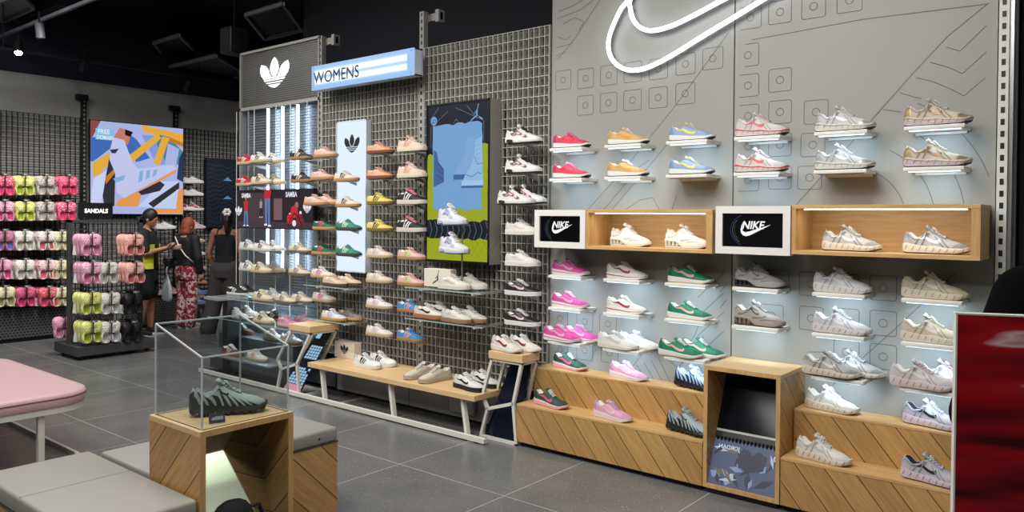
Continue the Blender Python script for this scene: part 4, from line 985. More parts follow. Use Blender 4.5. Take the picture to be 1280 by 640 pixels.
K([(60,400),(130,350),(105,545),(45,545)], e('mist', (196,208,240), .95), .0013); K([(330,60),(585,95),(585,150),(340,100)], YEL, .0014); K([(240,110),(300,150),(380,260),(300,290),(230,200)], BLU, .0014)
K([(260,250),(420,110),(450,130),(280,290)], YEL, .0016); K([(330,120),(410,120),(500,290),(420,300)], e('sky_bg', (130,150,220), .9), .00145); K([(420,170),(480,290),(580,290),(585,210),(500,120),(440,110)], TEA, .0015); K([(490,160),(560,190),(540,300),(470,290)], LAV, .0016)
K([(400,290),(455,120),(500,125),(440,300)], YEL, .0018); K([(500,120),(585,150),(585,175),(500,150)], YED, .0018)
K([(110,500),(145,280),(180,350),(175,560),(120,555)], CHA, .0018); K([(125,390),(180,330),(180,360),(128,430)], YED, .002)
K([(310,560),(460,400),(560,395),(540,570)], e('mist2', (190,204,236), .9), .0017); K([(370,540),(560,400),(560,440),(400,565)], CHA, .0019); K([(560,250),(585,200),(585,400),(545,380)], NVY, .0019); K([(545,470),(585,430),(585,600),(380,600),(370,575),(540,570)], ORG, .0016)
K([(165,150),(230,160),(275,290),(310,330),(520,290),(545,315),(230,510),(190,480),(178,360),(150,290)], PAL_, .0026)
K([(230,515),(545,318),(540,340),(330,465),(240,520),(215,500)], ORG, .003); K([(200,520),(300,470),(330,490),(310,560),(180,560)], ORG, .0022)
for i in range(3): K([(318+i*42,345-i*6),(340+i*42,338-i*6),(335+i*42,400-i*20),(310+i*42,415-i*18)], STR, .0032)
K([(168,395),(235,370),(230,400),(185,420)], STR, .0031); K([(310,470),(440,400),(470,420),(440,460),(330,490)], CHA, .0034); K([(150,225),(200,215),(180,245),(160,245)], NVY, .0034)
K([(205,90),(275,105),(250,190),(170,150)], e('ankle_skin', (196,120,100), .8), .0022); K([(235,95),(280,110),(265,140),(235,130)], DK, .0024)
a.rect(w*.05, h*.80, w*.23, h*.92, e('caption_blue', (120,190,224), .9), .003); a.text('FREE', w*.07, h*.865, .085, WH, .004, sx=.9, bold=.002); a.text('DOMAIN', w*.06, h*.805, .075, WH, .004, sx=.72, bold=.002)
a.done('screen_picture', s)
# dark blue patterned poster right of it
s = thing('patterned_poster', 'dark navy poster of thin wavy lines on the far wall beside the standing woman', 'poster', (-11.0, 6.45, 1.5))
ya, yb, za, zb = 6.17, 6.78, 1.40, 2.46
part('wall_bracket', MB().box(-11.098, -11.041, ya+.1, ya+.2, za+.1, zb-.1), BLACKM, s)
part('board', MB().box(-11.04, -11.001, ya, yb, za, zb), mat('navy_board', (14,20,34), .5), s)
a = Art((-11.0, ya, za), (0,1,0), (0,0,1), (1,0,0)); WL = mat('wave_line', (52,84,120), .5)
for i in range(15):
    P = [(.01+t*.0295, .03+i*.066+.055*math.exp(-((t-11)/3.5)**2)*(1 if 3 < i < 11 else -.5)+.018*math.sin(t*.9+i*.5)) for t in range(21)]
    a.line([q_ for q_ in P if q_[1] < 1.05], .005, WL, .002)
a.poly([(.27,.72),(.42,.72),(.345,.78)], mat('poster_blue', (110,160,200), .5), .003); a.poly([(.27,.44),(.42,.44),(.345,.49)], mat('poster_blue', (110,160,200), .5), .003)
a.done('wave_pattern', s)
# ------------------------------------------------------------------ lit shelves and sneakers on the grey panel wall
COLX = [-3.115, -2.66, -2.203, -1.757, -1.29, -.835]
ORD = ['first', 'second', 'third', 'fourth', 'fifth', 'sixth']
SHZ = {0: 2.083, 1: 1.872, 2: 1.195, 3: .968, 4: .733}
RN = {0: 'top row', 1: 'second row', 2: 'third row', 3: 'fourth row', 4: 'lowest shelf row'}
LED = mat('cool_led', (190,226,255), .4, 0, 3.0)
def wall_shelf(x, z, label, lit=True):
    s = thing('wall_shelf', label, 'shelf', (x, WY, z), 0, 'white shelves on the grey wall'); h = .138; x -= .008
    part('shelf_board', MB().bevbox(x-h, x+h, 4.40, WY, z-.022, z-.001, .003, 2), PALEW, s, angle=30)
    part('led_strip' if lit else 'diffuser_strip', MB().box(x-h+.02, x+h-.02, 4.42, 4.434, z-.0262, z-.0222), LED if lit else GREYM, s)
    part('shelf_bracket', MB().box(x-.12, x+.12, WY-.02, WY-.001, z-.034, z-.022), PALEW, s)
    if lit:
        L = bpy.data.lights.new('shelf_led_light', 'AREA'); L.shape = 'RECTANGLE'; L.size = .25; L.size_y = .03; L.energy = .34 if z > 1.5 else .42; L.spread = math.radians(125); L.color = (.66, .84, 1.0)
        o = bpy.data.objects.new('shelf_led_light', L); C.objects.link(o); o.location = (x, 4.45, z-.032); o.rotation_euler = (math.radians(44), 0, 0)
    return s
WALL = {  # (row, column): (palette, words, scale)
 (0,0): ('crimson', 'crimson pink suede sneaker'), (1,0): ('crimson', 'crimson pink suede sneaker'),
 (0,1): ('mustard', 'mustard and orange suede sneaker'), (1,1): ('mustard', 'mustard and orange suede sneaker'),
 (0,2): ('skyblue', 'light blue sneaker with yellow tick'), (1,2): ('skyblue', 'light blue sneaker with yellow tick'),
 (0,3): ('p6red', 'white and coral red running shoe'), (1,3): ('p6red', 'white and coral red running shoe'),
 (0,4): ('p6silver', 'silver and white running shoe'), (1,4): ('p6silver', 'silver and white running shoe'),
 (0,5): ('p6gold', 'bronze gold and lilac running shoe'), (1,5): ('p6gold', 'bronze gold and lilac running shoe'),
 (2,0): ('magenta', 'magenta low sneaker'), (3,0): ('magenta', 'magenta low sneaker'),
 (2,1): ('whitered', 'white low sneaker with dark red tick'), (3,1): ('whitered', 'white low sneaker with dark red tick'),
 (2,2): ('green', 'emerald green sneaker with pink tick'), (3,2): ('green', 'emerald green sneaker with pink tick'),
 (2,3): ('shoxsilver', 'silver grey column heel runner'), (3,3): ('shoxbrown', 'taupe column heel runner'),
 (2,4): ('vomwhite', 'pale blue grey running shoe'), (3,4): ('vompale', 'pale grey white running shoe'),
 (2,5): ('vomcream', 'cream and olive running shoe'), (3,5): ('vomsand', 'sandy cream running shoe')}
NG = 'sneakers on the lit white shelves'
for (r, c), (pal, w) in WALL.items():
    x, z = COLX[c], SHZ[r]
    put(pal, (x-.004, 4.475, z), '%s, %s, %s column of the grey wall' % (w, RN[r], ORD[c]), NG, rz=.03)
    wall_shelf(x, z, 'slim white shelf, %s, %s column of the grey wall' % (RN[r], ORD[c]), lit=(r, c) not in ((1,2), (1,4)))
for c, pal, w in ((0, 'magenta', 'magenta low sneaker'), (1, 'whitepale', 'white sneaker with pale blue tick'), (2, 'green', 'emerald green sneaker with pink tick'), (4, 'vomgrey', 'grey and cream running shoe'), (5, 'vompink', 'pale pink grey running shoe')):
    x, z = COLX[c], SHZ[4]
    wall_shelf(x, z, 'slim white shelf, lowest shelf row, %s column of the grey wall' % ORD[c])
    put(pal, (x-.045, 4.435, z), '%s, front one of the pair, lowest shelf row, %s column' % (w, ORD[c]), NG, rz=.02)
    put(pal, (x+.055, 4.535, z), '%s, rear one of the pair, lowest shelf row, %s column' % (w, ORD[c]), NG, rz=-.02)
for x, w in ((-2.62, 'left'), (-2.215, 'right')):
    put('shoxwhite', (x, 4.44, 1.4125), 'cream column heel sneaker, %s one in the left oak box' % w, 'shoes in the oak boxes', rz=-.06)
for x, w, p in ((-1.24, 'left', 'vomgrey'), (-.83, 'right', 'vomsilver')):
    put(p, (x, 4.44, 1.4275), 'light grey running shoe, %s one in the right oak box' % w, 'shoes in the oak boxes', rz=-.06)
# ------------------------------------------------------------------ stepped oak podiums
def podium(x0, x1, label):
    t = thing('stepped_podium', label, 'podium', ((x0+x1)/2, 4.21, 0)); zl, zu, ym = .285, .515, 4.41
    part('lower_front', MB().box(x0+.001, x1-.001, 4.21, 4.225, .035, zl-.0), OAKD, t); part('lower_tread', MB().box(x0, x1, 4.208, ym, zl-.001, zl+.012), OAK, t)
    part('upper_front', MB().box(x0+.001, x1-.001, ym, ym+.015, zl+.012, zu), OAKD, t); part('upper_tread', MB().box(x0, x1, ym-.002, WY-.006, zu, zu+.012), OAK, t)
    part('side_board', MB().prism([(x0, 4.21, .035), (x0, WY-.006, .035), (x0, WY-.006, zu), (x0, ym, zu), (x0, ym, zl), (x0, 4.21, zl)], (.002, 0, 0)), OAKY, t)
    part('plinth', MB().box(x0+.02, x1-.02, 4.25, WY-.006, 0, .035), BLACKM, t); return t
podium(-3.385, -1.99, 'wide two step oak podium below the pink and green sneakers, left of the oak cabinet')
podium(-1.53, -.60, 'two step oak podium right of the oak cabinet, below the running shoes')
PG = 'sneakers on the oak podiums'
for x, pal, w, z, y, lv in ((-3.15,'forestpink','dark green sneaker with pink tick',.528,4.52,'upper'), (-2.66,'lilacpink','pale pink sneaker',.528,4.50,'upper'), (-2.17,'dnblue','sky blue and black bubble sole shoe',.528,4.51,'upper'),
    (-3.16,'forestpink','dark green sneaker with pink tick',.298,4.31,'lower'), (-2.66,'lilacpink','pale pink sneaker',.298,4.305,'lower'), (-2.12,'dngrey','grey blue and black bubble sole shoe',.298,4.31,'lower'),
    (-1.35,'runwhite','cream white running shoe',.528,4.50,'upper'), (-.84,'vomlilac','lilac grey running shoe with black collar',.528,4.50,'upper'),
    (-1.33,'runwhite','cream white running shoe',.298,4.30,'lower'), (-.80,'vomlilac','lilac grey running shoe with black collar',.298,4.30,'lower')):
    put(pal, (x, y, z), '%s on the %s step of the %s podium' % (w, lv, 'left' if x < -1.9 else 'right'), PG, rz=-.12, scale=.96 if x > -1.9 else 1)
# ------------------------------------------------------------------ oak cabinets with a leaning mirror inside
def cabinet(org, rz, w, d, h, label, flip):
    """local: front faces -Y, x 0..w, y 0..d"""
    t = thing('mirror_cabinet', label, 'cabinet', org, rz); M = pmat(t); b = .024
    def P(name, mb, m, **k):
        mb.v = [M @ v for v in mb.v]; return part(name, mb, m, t, **k)
    P('top_board', MB().bevbox(0, w, 0, d, h-b, h, .0015, 1), OAKL if not flip else OAKL); P('bottom_board', MB().box(b, w-b, 0, d, .035, .035+b), OAK)
    sd = OAKD2
    P('side_board', MB().box(0, b, 0, d, .035, h-b), sd if 1 else OAKZ); P('side_board', MB().box(w-b, w, 0, d, .035, h-b), sd)
    P('back_board', MB().box(b, w-b, d-.02, d, .06, h-b), mat('dark_board', (40,34,28), .6)); P('plinth', MB().box(.02, w-.02, .02, d-.02, 0, .035), BLACKM)
    zb, zt, yb, yt = .06, h-b-.004, .012, d-.10
    lean = lambda z, off=0: yb+(yt-yb)*(z-zb)/(zt-zb)+off
    P('front_edging', MB().box(0, b, -.002, 0, .035, h).box(w-b, w, -.002, 0, .035, h).box(b, w-b, -.002, 0, h-b, h).box(b, w-b, -.002, 0, .035, .035+b), OAKZ)
    return t, M, P, (b, w, zb, zt, lean)
t, M, P, (b, w, zb, zt, lean) = cabinet((-1.985, 4.21, 0), 0, .45, .385, .744, 'oak cabinet with a leaning mirror, between the two stepped podiums', False)
zm = .355
P('mirror', MB().prism([(b, lean(zm), zm), (w-b, lean(zm), zm), (w-b, lean(zt), zt), (b, lean(zt), zt)], (0, .006, 0)), mat('dark_mirror', (12,15,22), .10, 0, 0, .12))  # dark reflection put into the colour; this glass hardly mirrors
P('mirror_rim', MB().prism([(b, lean(zm)-.004, zm-.012), (w-b, lean(zm)-.004, zm-.012), (w-b, lean(zm)-.004, zm), (b, lean(zm)-.004, zm)], (0, .01, 0)), WHITEM)
P('dark_shelf', MB().prism([(b, lean(.30), .30), (w-b, lean(.30), .30), (w-b, lean(zm-.012), zm-.012), (b, lean(zm-.012), zm-.012)], (0, .01, 0)), mat('shelf_charcoal', (40,40,42), .4))
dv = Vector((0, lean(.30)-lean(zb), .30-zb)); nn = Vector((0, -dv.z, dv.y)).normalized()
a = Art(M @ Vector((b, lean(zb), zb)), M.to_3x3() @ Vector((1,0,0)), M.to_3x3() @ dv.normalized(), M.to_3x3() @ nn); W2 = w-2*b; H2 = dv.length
S1, S2, S3, S4, S5 = [scr('poster_%d' % i, c) for i, c in enumerate(((74,84,108),(122,140,176),(52,54,70),(104,96,84),(168,176,196)))]  # glowing colours of a store reflection, painted on the lower mirror
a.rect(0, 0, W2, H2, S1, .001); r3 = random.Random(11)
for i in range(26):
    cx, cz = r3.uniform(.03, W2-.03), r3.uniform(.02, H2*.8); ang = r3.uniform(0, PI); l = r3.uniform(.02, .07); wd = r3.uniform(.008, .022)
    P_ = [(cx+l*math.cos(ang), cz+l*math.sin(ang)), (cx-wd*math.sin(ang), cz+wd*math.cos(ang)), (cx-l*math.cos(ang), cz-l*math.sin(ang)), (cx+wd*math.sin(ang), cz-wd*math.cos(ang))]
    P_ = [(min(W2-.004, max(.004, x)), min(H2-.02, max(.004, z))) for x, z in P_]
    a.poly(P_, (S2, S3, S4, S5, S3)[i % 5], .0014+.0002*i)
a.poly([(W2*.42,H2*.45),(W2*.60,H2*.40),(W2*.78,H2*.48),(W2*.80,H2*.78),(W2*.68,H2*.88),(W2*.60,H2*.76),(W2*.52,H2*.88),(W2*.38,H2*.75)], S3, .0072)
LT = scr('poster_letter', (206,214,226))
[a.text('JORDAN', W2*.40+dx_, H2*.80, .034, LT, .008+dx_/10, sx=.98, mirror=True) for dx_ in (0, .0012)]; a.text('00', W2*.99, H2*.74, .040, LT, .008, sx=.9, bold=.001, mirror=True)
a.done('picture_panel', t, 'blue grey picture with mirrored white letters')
pg = MB()
for i in range(17):
    x = b+.02+i*(w-2*b-.04)/16; pg.box(x-.004, x+.004, lean(.300)-.012, lean(.300)+.004, .296, .318)
P('black_pegs', pg, BLACKM)
# the nearer cabinet, opening towards +X
CX, CY0, CYD = -2.868, 1.583, .43
t, M, P, (b, w, zb, zt, lean) = cabinet((CX, CY0, 0), PI/2, .43, .415, .744, 'oak cabinet with a leaning mirror carrying the clear shoe case, nearest the benches', False)
P('mirror', MB().prism([(b, lean(zb), zb), (w-b, lean(zb), zb), (w-b, lean(zt), zt), (b, lean(zt), zt)], (0, .006, 0)), mat('mirror_pale', (232,240,226), .05, 1))
bg = thing('black_backpack', 'rounded black fabric backpack slumped in the opening of the nearest oak cabinet', 'bag', (-2.90, 1.72, .06))
m_ = MB()
def blob(mb, c, r, n=20, v=14, pinch=.9, m=None):
    c = Vector(c); rings = []
    for i in range(v+1):
        th = PI*i/v; z = -math.cos(th); rr_ = math.sin(th)**.7
        rings.append([c+Vector((r[0]*rr_*math.cos(2*PI*j/n)*(1+.04*math.sin(5*j+z*3)), r[1]*rr_*math.sin(2*PI*j/n), r[2]*z)) for j in range(n)])
    mb.loft(rings, m)
blob(m_, (-2.868, 1.722, .250), (.066, .115, .188)); part('pack_body', m_, mat('black_nylon', (14,16,22), .85, bump=.3, bscale=60), bg, smooth=True)
m_ = MB().tube([(-2.87, 1.80, .39), (-2.872, 1.85, .385), (-2.874, 1.875, .31), (-2.875, 1.88, .20)], .009, 8); part('shoulder_strap', m_, BLACKM, bg, smooth=True)
# ------------------------------------------------------------------ clear case with the grey shoe
GL_ = None
def glass_mat():
    m = bpy.data.materials.new('clear_acrylic'); m.use_nodes = True; nt = m.node_tree; nt.nodes.clear()
    o = N(nt, 'ShaderNodeOutputMaterial'); t_ = N(nt, 'ShaderNodeBsdfTransparent'); g = N(nt, 'ShaderNodeBsdfGlossy'); g.inputs['Roughness'].default_value = .03
    t_.inputs['Color'].default_value = (.93, .95, .95, 1); f0_ = N(nt, 'ShaderNodeLayerWeight'); f0_.inputs['Blend'].default_value = .12; mx = N(nt, 'ShaderNodeMixShader')
    nt.links.new(math_n(nt, 'MULTIPLY_ADD', f0_.outputs['Facing'], .35, .035), mx.inputs[0]); nt.links.new(t_.outputs[0], mx.inputs[1]); nt.links.new(g.outputs[0], mx.inputs[2]); nt.links.new(mx.outputs[0], o.inputs[0]); return m
ACR = glass_mat(); EDGE = mat('acrylic_edge', (196,204,206), .2, 0, 0, .8)
xa, xb, ya, yb, z0 = -3.262, -2.885, 1.60, 1.998, .745; h1, h2 = .385, .285
cs = thing('display_case', 'clear acrylic case with a sloping top on the nearest oak cabinet', 'display case', ((xa+xb)/2, (ya+yb)/2, z0)); th = .005
def sl(x, y0, y1, nm):
    part(nm, MB().prism([(xa, y0, z0), (xb, y0, z0), (xb, y0, z0+h2), (xa, y0, z0+h1)], (0, y1-y0, 0)), ACR, cs)
sl(0, ya, ya+th, 'side_pane'); sl(0, yb-th, yb, 'side_pane')
part('side_pane', MB().box(xa, xa+th, ya+th, yb-th, z0, z0+h1-.002), ACR, cs); part('side_pane', MB().box(xb-th, xb, ya+th, yb-th, z0, z0+h2), ACR, cs)
part('sloping_lid', MB().prism([(xa, ya, z0+h1+.001), (xb, ya, z0+h2+.001), (xb, yb, z0+h2+.001), (xa, yb, z0+h1+.001)], (0, 0, th)), ACR, cs)
e_ = MB(); cn = [(xa,ya,h1),(xb,ya,h2),(xb,yb,h2),(xa,yb,h1)]
for x, y, h in cn: e_.bar((x, y, z0), (x, y, z0+h), .006)
for i in range(4):
    p, q_ = cn[i], cn[(i+1) % 4]; e_.bar((p[0], p[1], z0+p[2]+.003), (q_[0], q_[1], z0+q_[2]+.003), .006)
part('polished_edges', e_, EDGE, cs)
part('base_inlay', MB().box(xa, xb, ya, ya+.003, z0-.0005, z0+.001).box(xa, xb, yb-.003, yb, z0-.0005, z0+.001).box(xa, xa+.003, ya, yb, z0-.0005, z0+.001).box(xb-.003, xb, ya, yb, z0-.0005, z0+.001), BLACKM, cs)
s_ = put('dncase', (-3.05, 1.815, .7465), 'grey and black bubble sole shoe inside the clear case', None, rz=math.radians(62), scale=1.0)
cd = thing('price_card', 'small dark price card leaning in front of the shoe in the clear case', 'card', (-2.93, 1.70, .7465))
pc = onZ(266, 533, .7465)
part('card', MB().prism([(-2.945, 1.665, .7465), (-2.925, 1.725, .7465), (-2.937, 1.729, .785), (-2.957, 1.669, .785)], (-.002, .0006, 0)), mat('dark_card', (52,56,66), .5), cd)
part('card_print', MB().prism([(-2.946, 1.677, .7585), (-2.931, 1.719, .7585), (-2.936, 1.7205, .772), (-2.951, 1.6785, .772)], (.0012, -.0004, 0)), mat('card_grey_print', (150,160,180), .6), cd)
# ------------------------------------------------------------------ benches
SEAT = mat('grey_vinyl', (150,147,140), .5, bump=.12, bscale=500)
OAKE = wood('oak_bench_end', (210,168,106), (182,136,78), slope=-1.0, pitch=.14, horiz='Y')
def bench(x0, x1, y0, y1, label, seams):
    t = thing('upholstered_bench', label, 'bench', ((x0+x1)/2, (y0+y1)/2, 0)); z = .48
    part('cushion', MB().bevbox(x0, x1, y0, y1, z-.075, z, .014, 3), SEAT, t, angle=40)
    part('piping', MB().box(x0-.002, x1+.002, y0-.002, y1+.002, z-.079, z-.073), mat('dark_piping', (70,68,66), .5), t)
    part('side_cladding', MB().box(x0+.004, x1-.004, y0+.004, y1-.004, .04, z-.079), OAKD3, t)
    part('end_cladding', MB().box(x1-.004, x1, y0+.004, y1-.004, .04, z-.079).box(x0, x0+.004, y0+.004, y1-.004, .04, z-.079), OAKE, t)
    sm = MB()
    for x in seams: sm.box(x-.0015, x+.0015, y0+.004, y1-.004, z-.001, z+.0006)
    part('seam', sm, mat('seam_grey', (112,110,104), .6), t)
    part('plinth', MB().box(x0+.03, x1-.03, y0+.03, y1-.03, 0, .04), BLACKM, t)
    bt = MB()
    for y in (y0+.12, y1-.12): bt.tube([(x1-.001, y, z-.04), (x1+.004, y, z-.04)], .005, 8)
    part('vinyl_buttons', bt, BLACKM, t)
bench(-3.86, -2.87, 1.13, 1.575, 'long grey vinyl bench with oak sides in the left foreground', (-3.42, ))
bench(-3.80, -3.305, 1.60, 2.60, 'grey vinyl bench behind the nearest oak cabinet', ())
# pink ottoman
ot = thing('pink_ottoman', 'dusty pink rounded ottoman on a white metal frame at the left edge', 'ottoman', (-6.05, 1.7, 0))
def rrect(x0, x1, y0, y1, r, z, n=8):
    P_ = []
    for cx, cy, a0 in ((x1-r, y1-r, 0), (x0+r, y1-r, 90), (x0+r, y0+r, 180), (x1-r, y0+r, 270)):
        for i in range(n+1):
            a_ = math.radians(a0+90*i/n); P_.append(Vector((cx+r*math.cos(a_), cy+r*math.sin(a_), z)))
    return P_
ox0, ox1, oy0, oy1 = -6.95, -5.20, 1.15, 2.18
c_ = MB(); c_.loft([rrect(ox0+.012, ox1-.012, oy0+.012, oy1-.012, .22, .395), rrect(ox0, ox1, oy0, oy1, .23, .41), rrect(ox0, ox1, oy0, oy1, .23, .455), rrect(ox0+.004, ox1-.004, oy0+.004, oy1-.004, .23, .468), rrect(ox0+.016, ox1-.016, oy0+.016, oy1-.016, .22, .478), rrect(ox0+.05, ox1-.05, oy0+.05, oy1-.05, .2, .481)])
PINK = mat('dusty_pink_vinyl', (208,172,174), .5); part('seat_cushion', c_, PINK, ot, angle=50)
part('piping', MB().tube(rrect(ox0-.001, ox1+.001, oy0-.001, oy1+.001, .23, .452), .0035, 6, closed=True), mat('plum_piping', (110,64,76), .5), ot, smooth=True)
def band_loop(P_, w_, h_, m=None):
    mb = MB(); n = len(P_); c0 = sum(P_, Vector())/n; vs = []
    for p in P_:
        d = (Vector((c0.x, c0.y, p.z))-p).normalized()*w_; vs += [p, p+d, p+d+Vector((0,0,h_)), p+Vector((0,0,h_))]
    fs = []
    for i in range(n):
        for j in range(4): fs.append((i*4+j, i*4+(j+1) % 4, ((i+1) % n)*4+(j+1) % 4, ((i+1) % n)*4+j))
    return mb.add(vs, fs, m)
part('seat_frame', band_loop(rrect(ox0+.012, ox1-.012, oy0+.012, oy1-.012, .22, .360), .03, .034), WHITEM, ot, angle=40)
part('floor_ring', band_loop(rrect(ox0+.03, ox1-.03, oy0+.03, oy1-.03, .22, .0), .035, .03), WHITEM, ot, angle=40)
for x, y in ((ox1-.06, 1.86), (ox1-.06, 1.30), (ox0+.06, 1.86), (ox0+.06, 1.30)): part('leg', MB().box(x-.018, x+.018, y-.018, y+.018, .03, .36), WHITEM, ot)
# ------------------------------------------------------------------ long oak bench shelf in front of the grid wall
lb = thing('oak_bench_shelf', 'long low oak shelf running along the foot of the grid wall', 'shelf', (-4.6, 4.3, 0))
part('bench_board', MB().bevbox(-5.62, -3.675, 4.09, 4.575, .285, .325, .002, 1), OAKL, lb)
for x in (-5.45, -4.58, -3.80):
    part('leg', MB().bar((x-.03, 4.14, .285), (x+.04, 4.12, .015), .026, .035, up=(0,1,0)), WHITEM, lb)
    part('cross_bar', MB().bar((x, 4.14, .27), (x, 4.42, .27), .03), WHITEM, lb)
bx = thing('emblem_box', 'small cream card block with a black leaf emblem on the oak bench shelf', 'card block', (-5.42, 4.45, .325))
pA, pB = onY(418, 455, 4.42).x, onY(443, 455, 4.42).x
part('block', MB().bevbox(pA, pB, 4.42, 4.50, .326, .47, .002, 1), mat('cream_card', (220,212,196), .6), bx)
a = sign_frame((0, 4.42, 0)); a.trefoil((pA+pB)/2, .365, .085, INK, .001, 26); a.done('leaf_emblem', bx)
for i, (px_, y_, rz, pal, w) in enumerate(((459, 4.28, .05, 'star', 'white sneaker with black stripes, front one on the oak bench shelf'), (478, 4.43, .05, 'star', 'white sneaker with black stripes, rear one against the grid on the oak bench shelf'),
    (544, 4.27, math.radians(262), 'courtcream', 'beige suede sneaker with its toe to the front, nearer one of the pair'), (525, 4.29, math.radians(262), 'courtcream', 'beige suede sneaker with its toe to the front, rear one by the grid'),
    (586, 4.23, -.1, 'courtblacksole', 'white sneaker with black sole, front one at the shelf end by the stool'), (606, 4.40, -.1, 'courtblacksole', 'white sneaker with black sole, rear one behind the stool leg'))):
    put(pal, (onY(px_, 470, y_).x, y_, .3255), w, 'sneakers on the oak bench shelf', rz=rz)
# ------------------------------------------------------------------ zigzag stools
def stool(x0, x1, y0, y1, fx, label, face):
    t = thing('zigzag_stool', label, 'stool', ((x0+x1)/2, (y0+y1)/2, 0))
    part('seat_block', MB().bevbox(x0, x1, y0, y1, .585, .64, .002, 1), OAKL, t); b = .022
    part('top_frame', MB().box(x0+.01, x1-.01, y0+.01, y0+.01+b, .567, .585).box(x0+.01, x1-.01, y1-.01-b, y1-.01, .567, .585).box(x0+.01, x0+.01+b, y0+.01, y1-.01, .567, .585).box(x1-.01-b, x1-.01, y0+.01, y1-.01, .567, .585), WHITEM, t)
    for y in (y0+.02, y1-.02):
        l = [(x0+.02, y, .575), (x0+fx+.01, y, .30), (x0+fx+.06, y, .215), (x0+fx+.0, y, .012)]
        for p, q_ in zip(l, l[1:]): part('leg', MB().bar(p, q_, b, b, up=(0,1,0)), WHITEM, t)
        r_ = [(x1-.02, y, .575), (x1+fx-.01, y, .29), (x0+fx+.06, y, .215)]
        for p, q_ in zip(r_, r_[1:]): part('strut', MB().bar(p, q_, b, b, up=(0,1,0)), WHITEM, t)
        part('leg', MB().bar((x1+fx-.01, y, .29), (x1+fx+.02, y, .012), b, b, up=(0,1,0)), WHITEM, t)
    part('foot_frame', MB().box(x0+fx-.01, x1+fx+.03, y0+.01, y0+.03, 0, .02).box(x0+fx-.01, x1+fx+.03, y1-.03, y1-.01, 0, .02).box(x0+fx-.01, x0+fx+.012, y0+.01, y1-.01, 0, .02).box(x1+fx+.008, x1+fx+.03, y0+.01, y1-.01, 0, .02), WHITEM, t)
    A0 = Vector((x0+fx+.012, y0+.045, .02)); U = Vector((x1-x0-.02, 0, 0)); T0 = Vector((x0+.10, y1-.06, .56))
    part('slanted_panel', MB().prism([A0, A0+U, T0+U*.62, T0], (0, .006, 0)), mat('panel_navy', (12,20,36), .12), t)
    if face:
        V_ = T0-A0; a = Art(A0+Vector((0,-.001,0)), (1,0,0), V_.normalized(), Vector((0,-1,.4)).normalized()); k = V_.length; w_ = U.x; rz_ = random.Random(5)
        IC, PK = scr('pane_ice', (150,190,220)), scr('pane_pink', (206,136,156))
        off = lambda v_: (T0.x-A0.x)*0
        def quad(u0, v0, u1, v1, m, l):
            f = lambda u, v: A0.lerp(T0, v)+U*(u*(1-.38*v)); P_ = [f(u0, v0), f(u1, v0), f(u1, v1), f(u0, v1)]
            a.mb.add([p+Vector((0, -l, 0)) for p in P_], [(0,1,2,3)], m)
        quad(.12, .02, .95, .13, PK, .003)
        for r_ in range(6):
            for c_i in range(6): 
                if (r_+c_i) % 5 != 4: quad(.08+c_i*.145, .14+r_*.045, .08+c_i*.145+.12, .14+r_*.045+.036, IC, .003)
        for r_ in range(5):
            for c_i in range(5): quad(.18+c_i*.16, .55+r_*.045, .18+c_i*.16+.13, .55+r_*.045+.036, IC, .003)
        quad(.1, .88, .42, .98, IC, .003); a.done('tiled_picture', t)
    return t
stool(-5.87, -5.56, 4.07, 4.38, -.20, 'zigzag white metal stool with oak top and tiled picture panel, left of the oak shelf', True)
stool(-3.64, -3.33, 4.20, 4.40, -.08, 'zigzag white metal stool with oak top and navy panel, beside the stepped podium', False)
put('stoolwhite', (onY(634, 430, 4.27).x, 4.265, .641), 'white low sneaker with dark red tick, front one on the stool', 'pair on the right stool', rz=-.15)
put('stoolwhite', (onY(656, 430, 4.37).x, 4.375, .641), 'white low sneaker with dark red tick, rear one on the stool', 'pair on the right stool', rz=-.12)
# ------------------------------------------------------------------ sneakers on the grid wall and in the silver bay
def ledge(x, z, y0, label, back, w=.22):
    t = thing('thin_ledge', label, 'ledge', (x, back, z), 0, 'thin ledges on the grid wall and silver bay')
    part('ledge_plate', MB().box(x-w/2, x+w/2, y0, y0+.09, z-.005, z-.0008), mat('frosted_acrylic', (176,182,184), .3), t)
    part('ledge_bracket', MB().prism([(x-.006, y0+.05, z-.005), (x-.006, back, z-.005), (x-.006, back, z-.05)], (.012, 0, 0)), GREYM, t)
RZ = [2.130, 1.915, 1.697, 1.470, 1.243, 1.030, .812, .575]
RW = ['top row', 'second row', 'third row', 'fourth row', 'fifth row', 'sixth row', 'seventh row', 'lowest row']
GG = 'sneakers on the wire grid wall'
def hang(pal, px_, row, words, where, y=4.42, dz=0, grp=GG, led=True, back=WY-.012, rz=.08, scale=1.0, nick=None):
    z = RZ[row]+dz if isinstance(row, int) else row; x = onY(px_, 300, y).x
    put(pal, (x, y, z), words+', '+where, grp, rz=rz, scale=scale)
    if led: ledge(x-.01, z, y-.03, ' '.join(('thin pale ledge under the %s, %s' % (words.split(' sneaker')[0], where)).replace('chunky, ', '').split()[:16]), back)
for r, pal, w in ((0,'gaz_coral','coral suede sneaker'), (1,'gaz_coral','coral suede sneaker'), (2,'gaz_yellow','yellow sneaker with black stripes'), (3,'gaz_yellow','yellow sneaker with black stripes'), (4,'gaz_bone','bone sneaker with grey stripes'), (5,'gaz_bone','bone sneaker with grey stripes'), (6,'gaz_snow','white sneaker with pink stripes'), (7,'gaz_snow','white sneaker with pink stripes')):
    hang(pal, 475, r, w, '%s right of the tall lightbox' % RW[r])
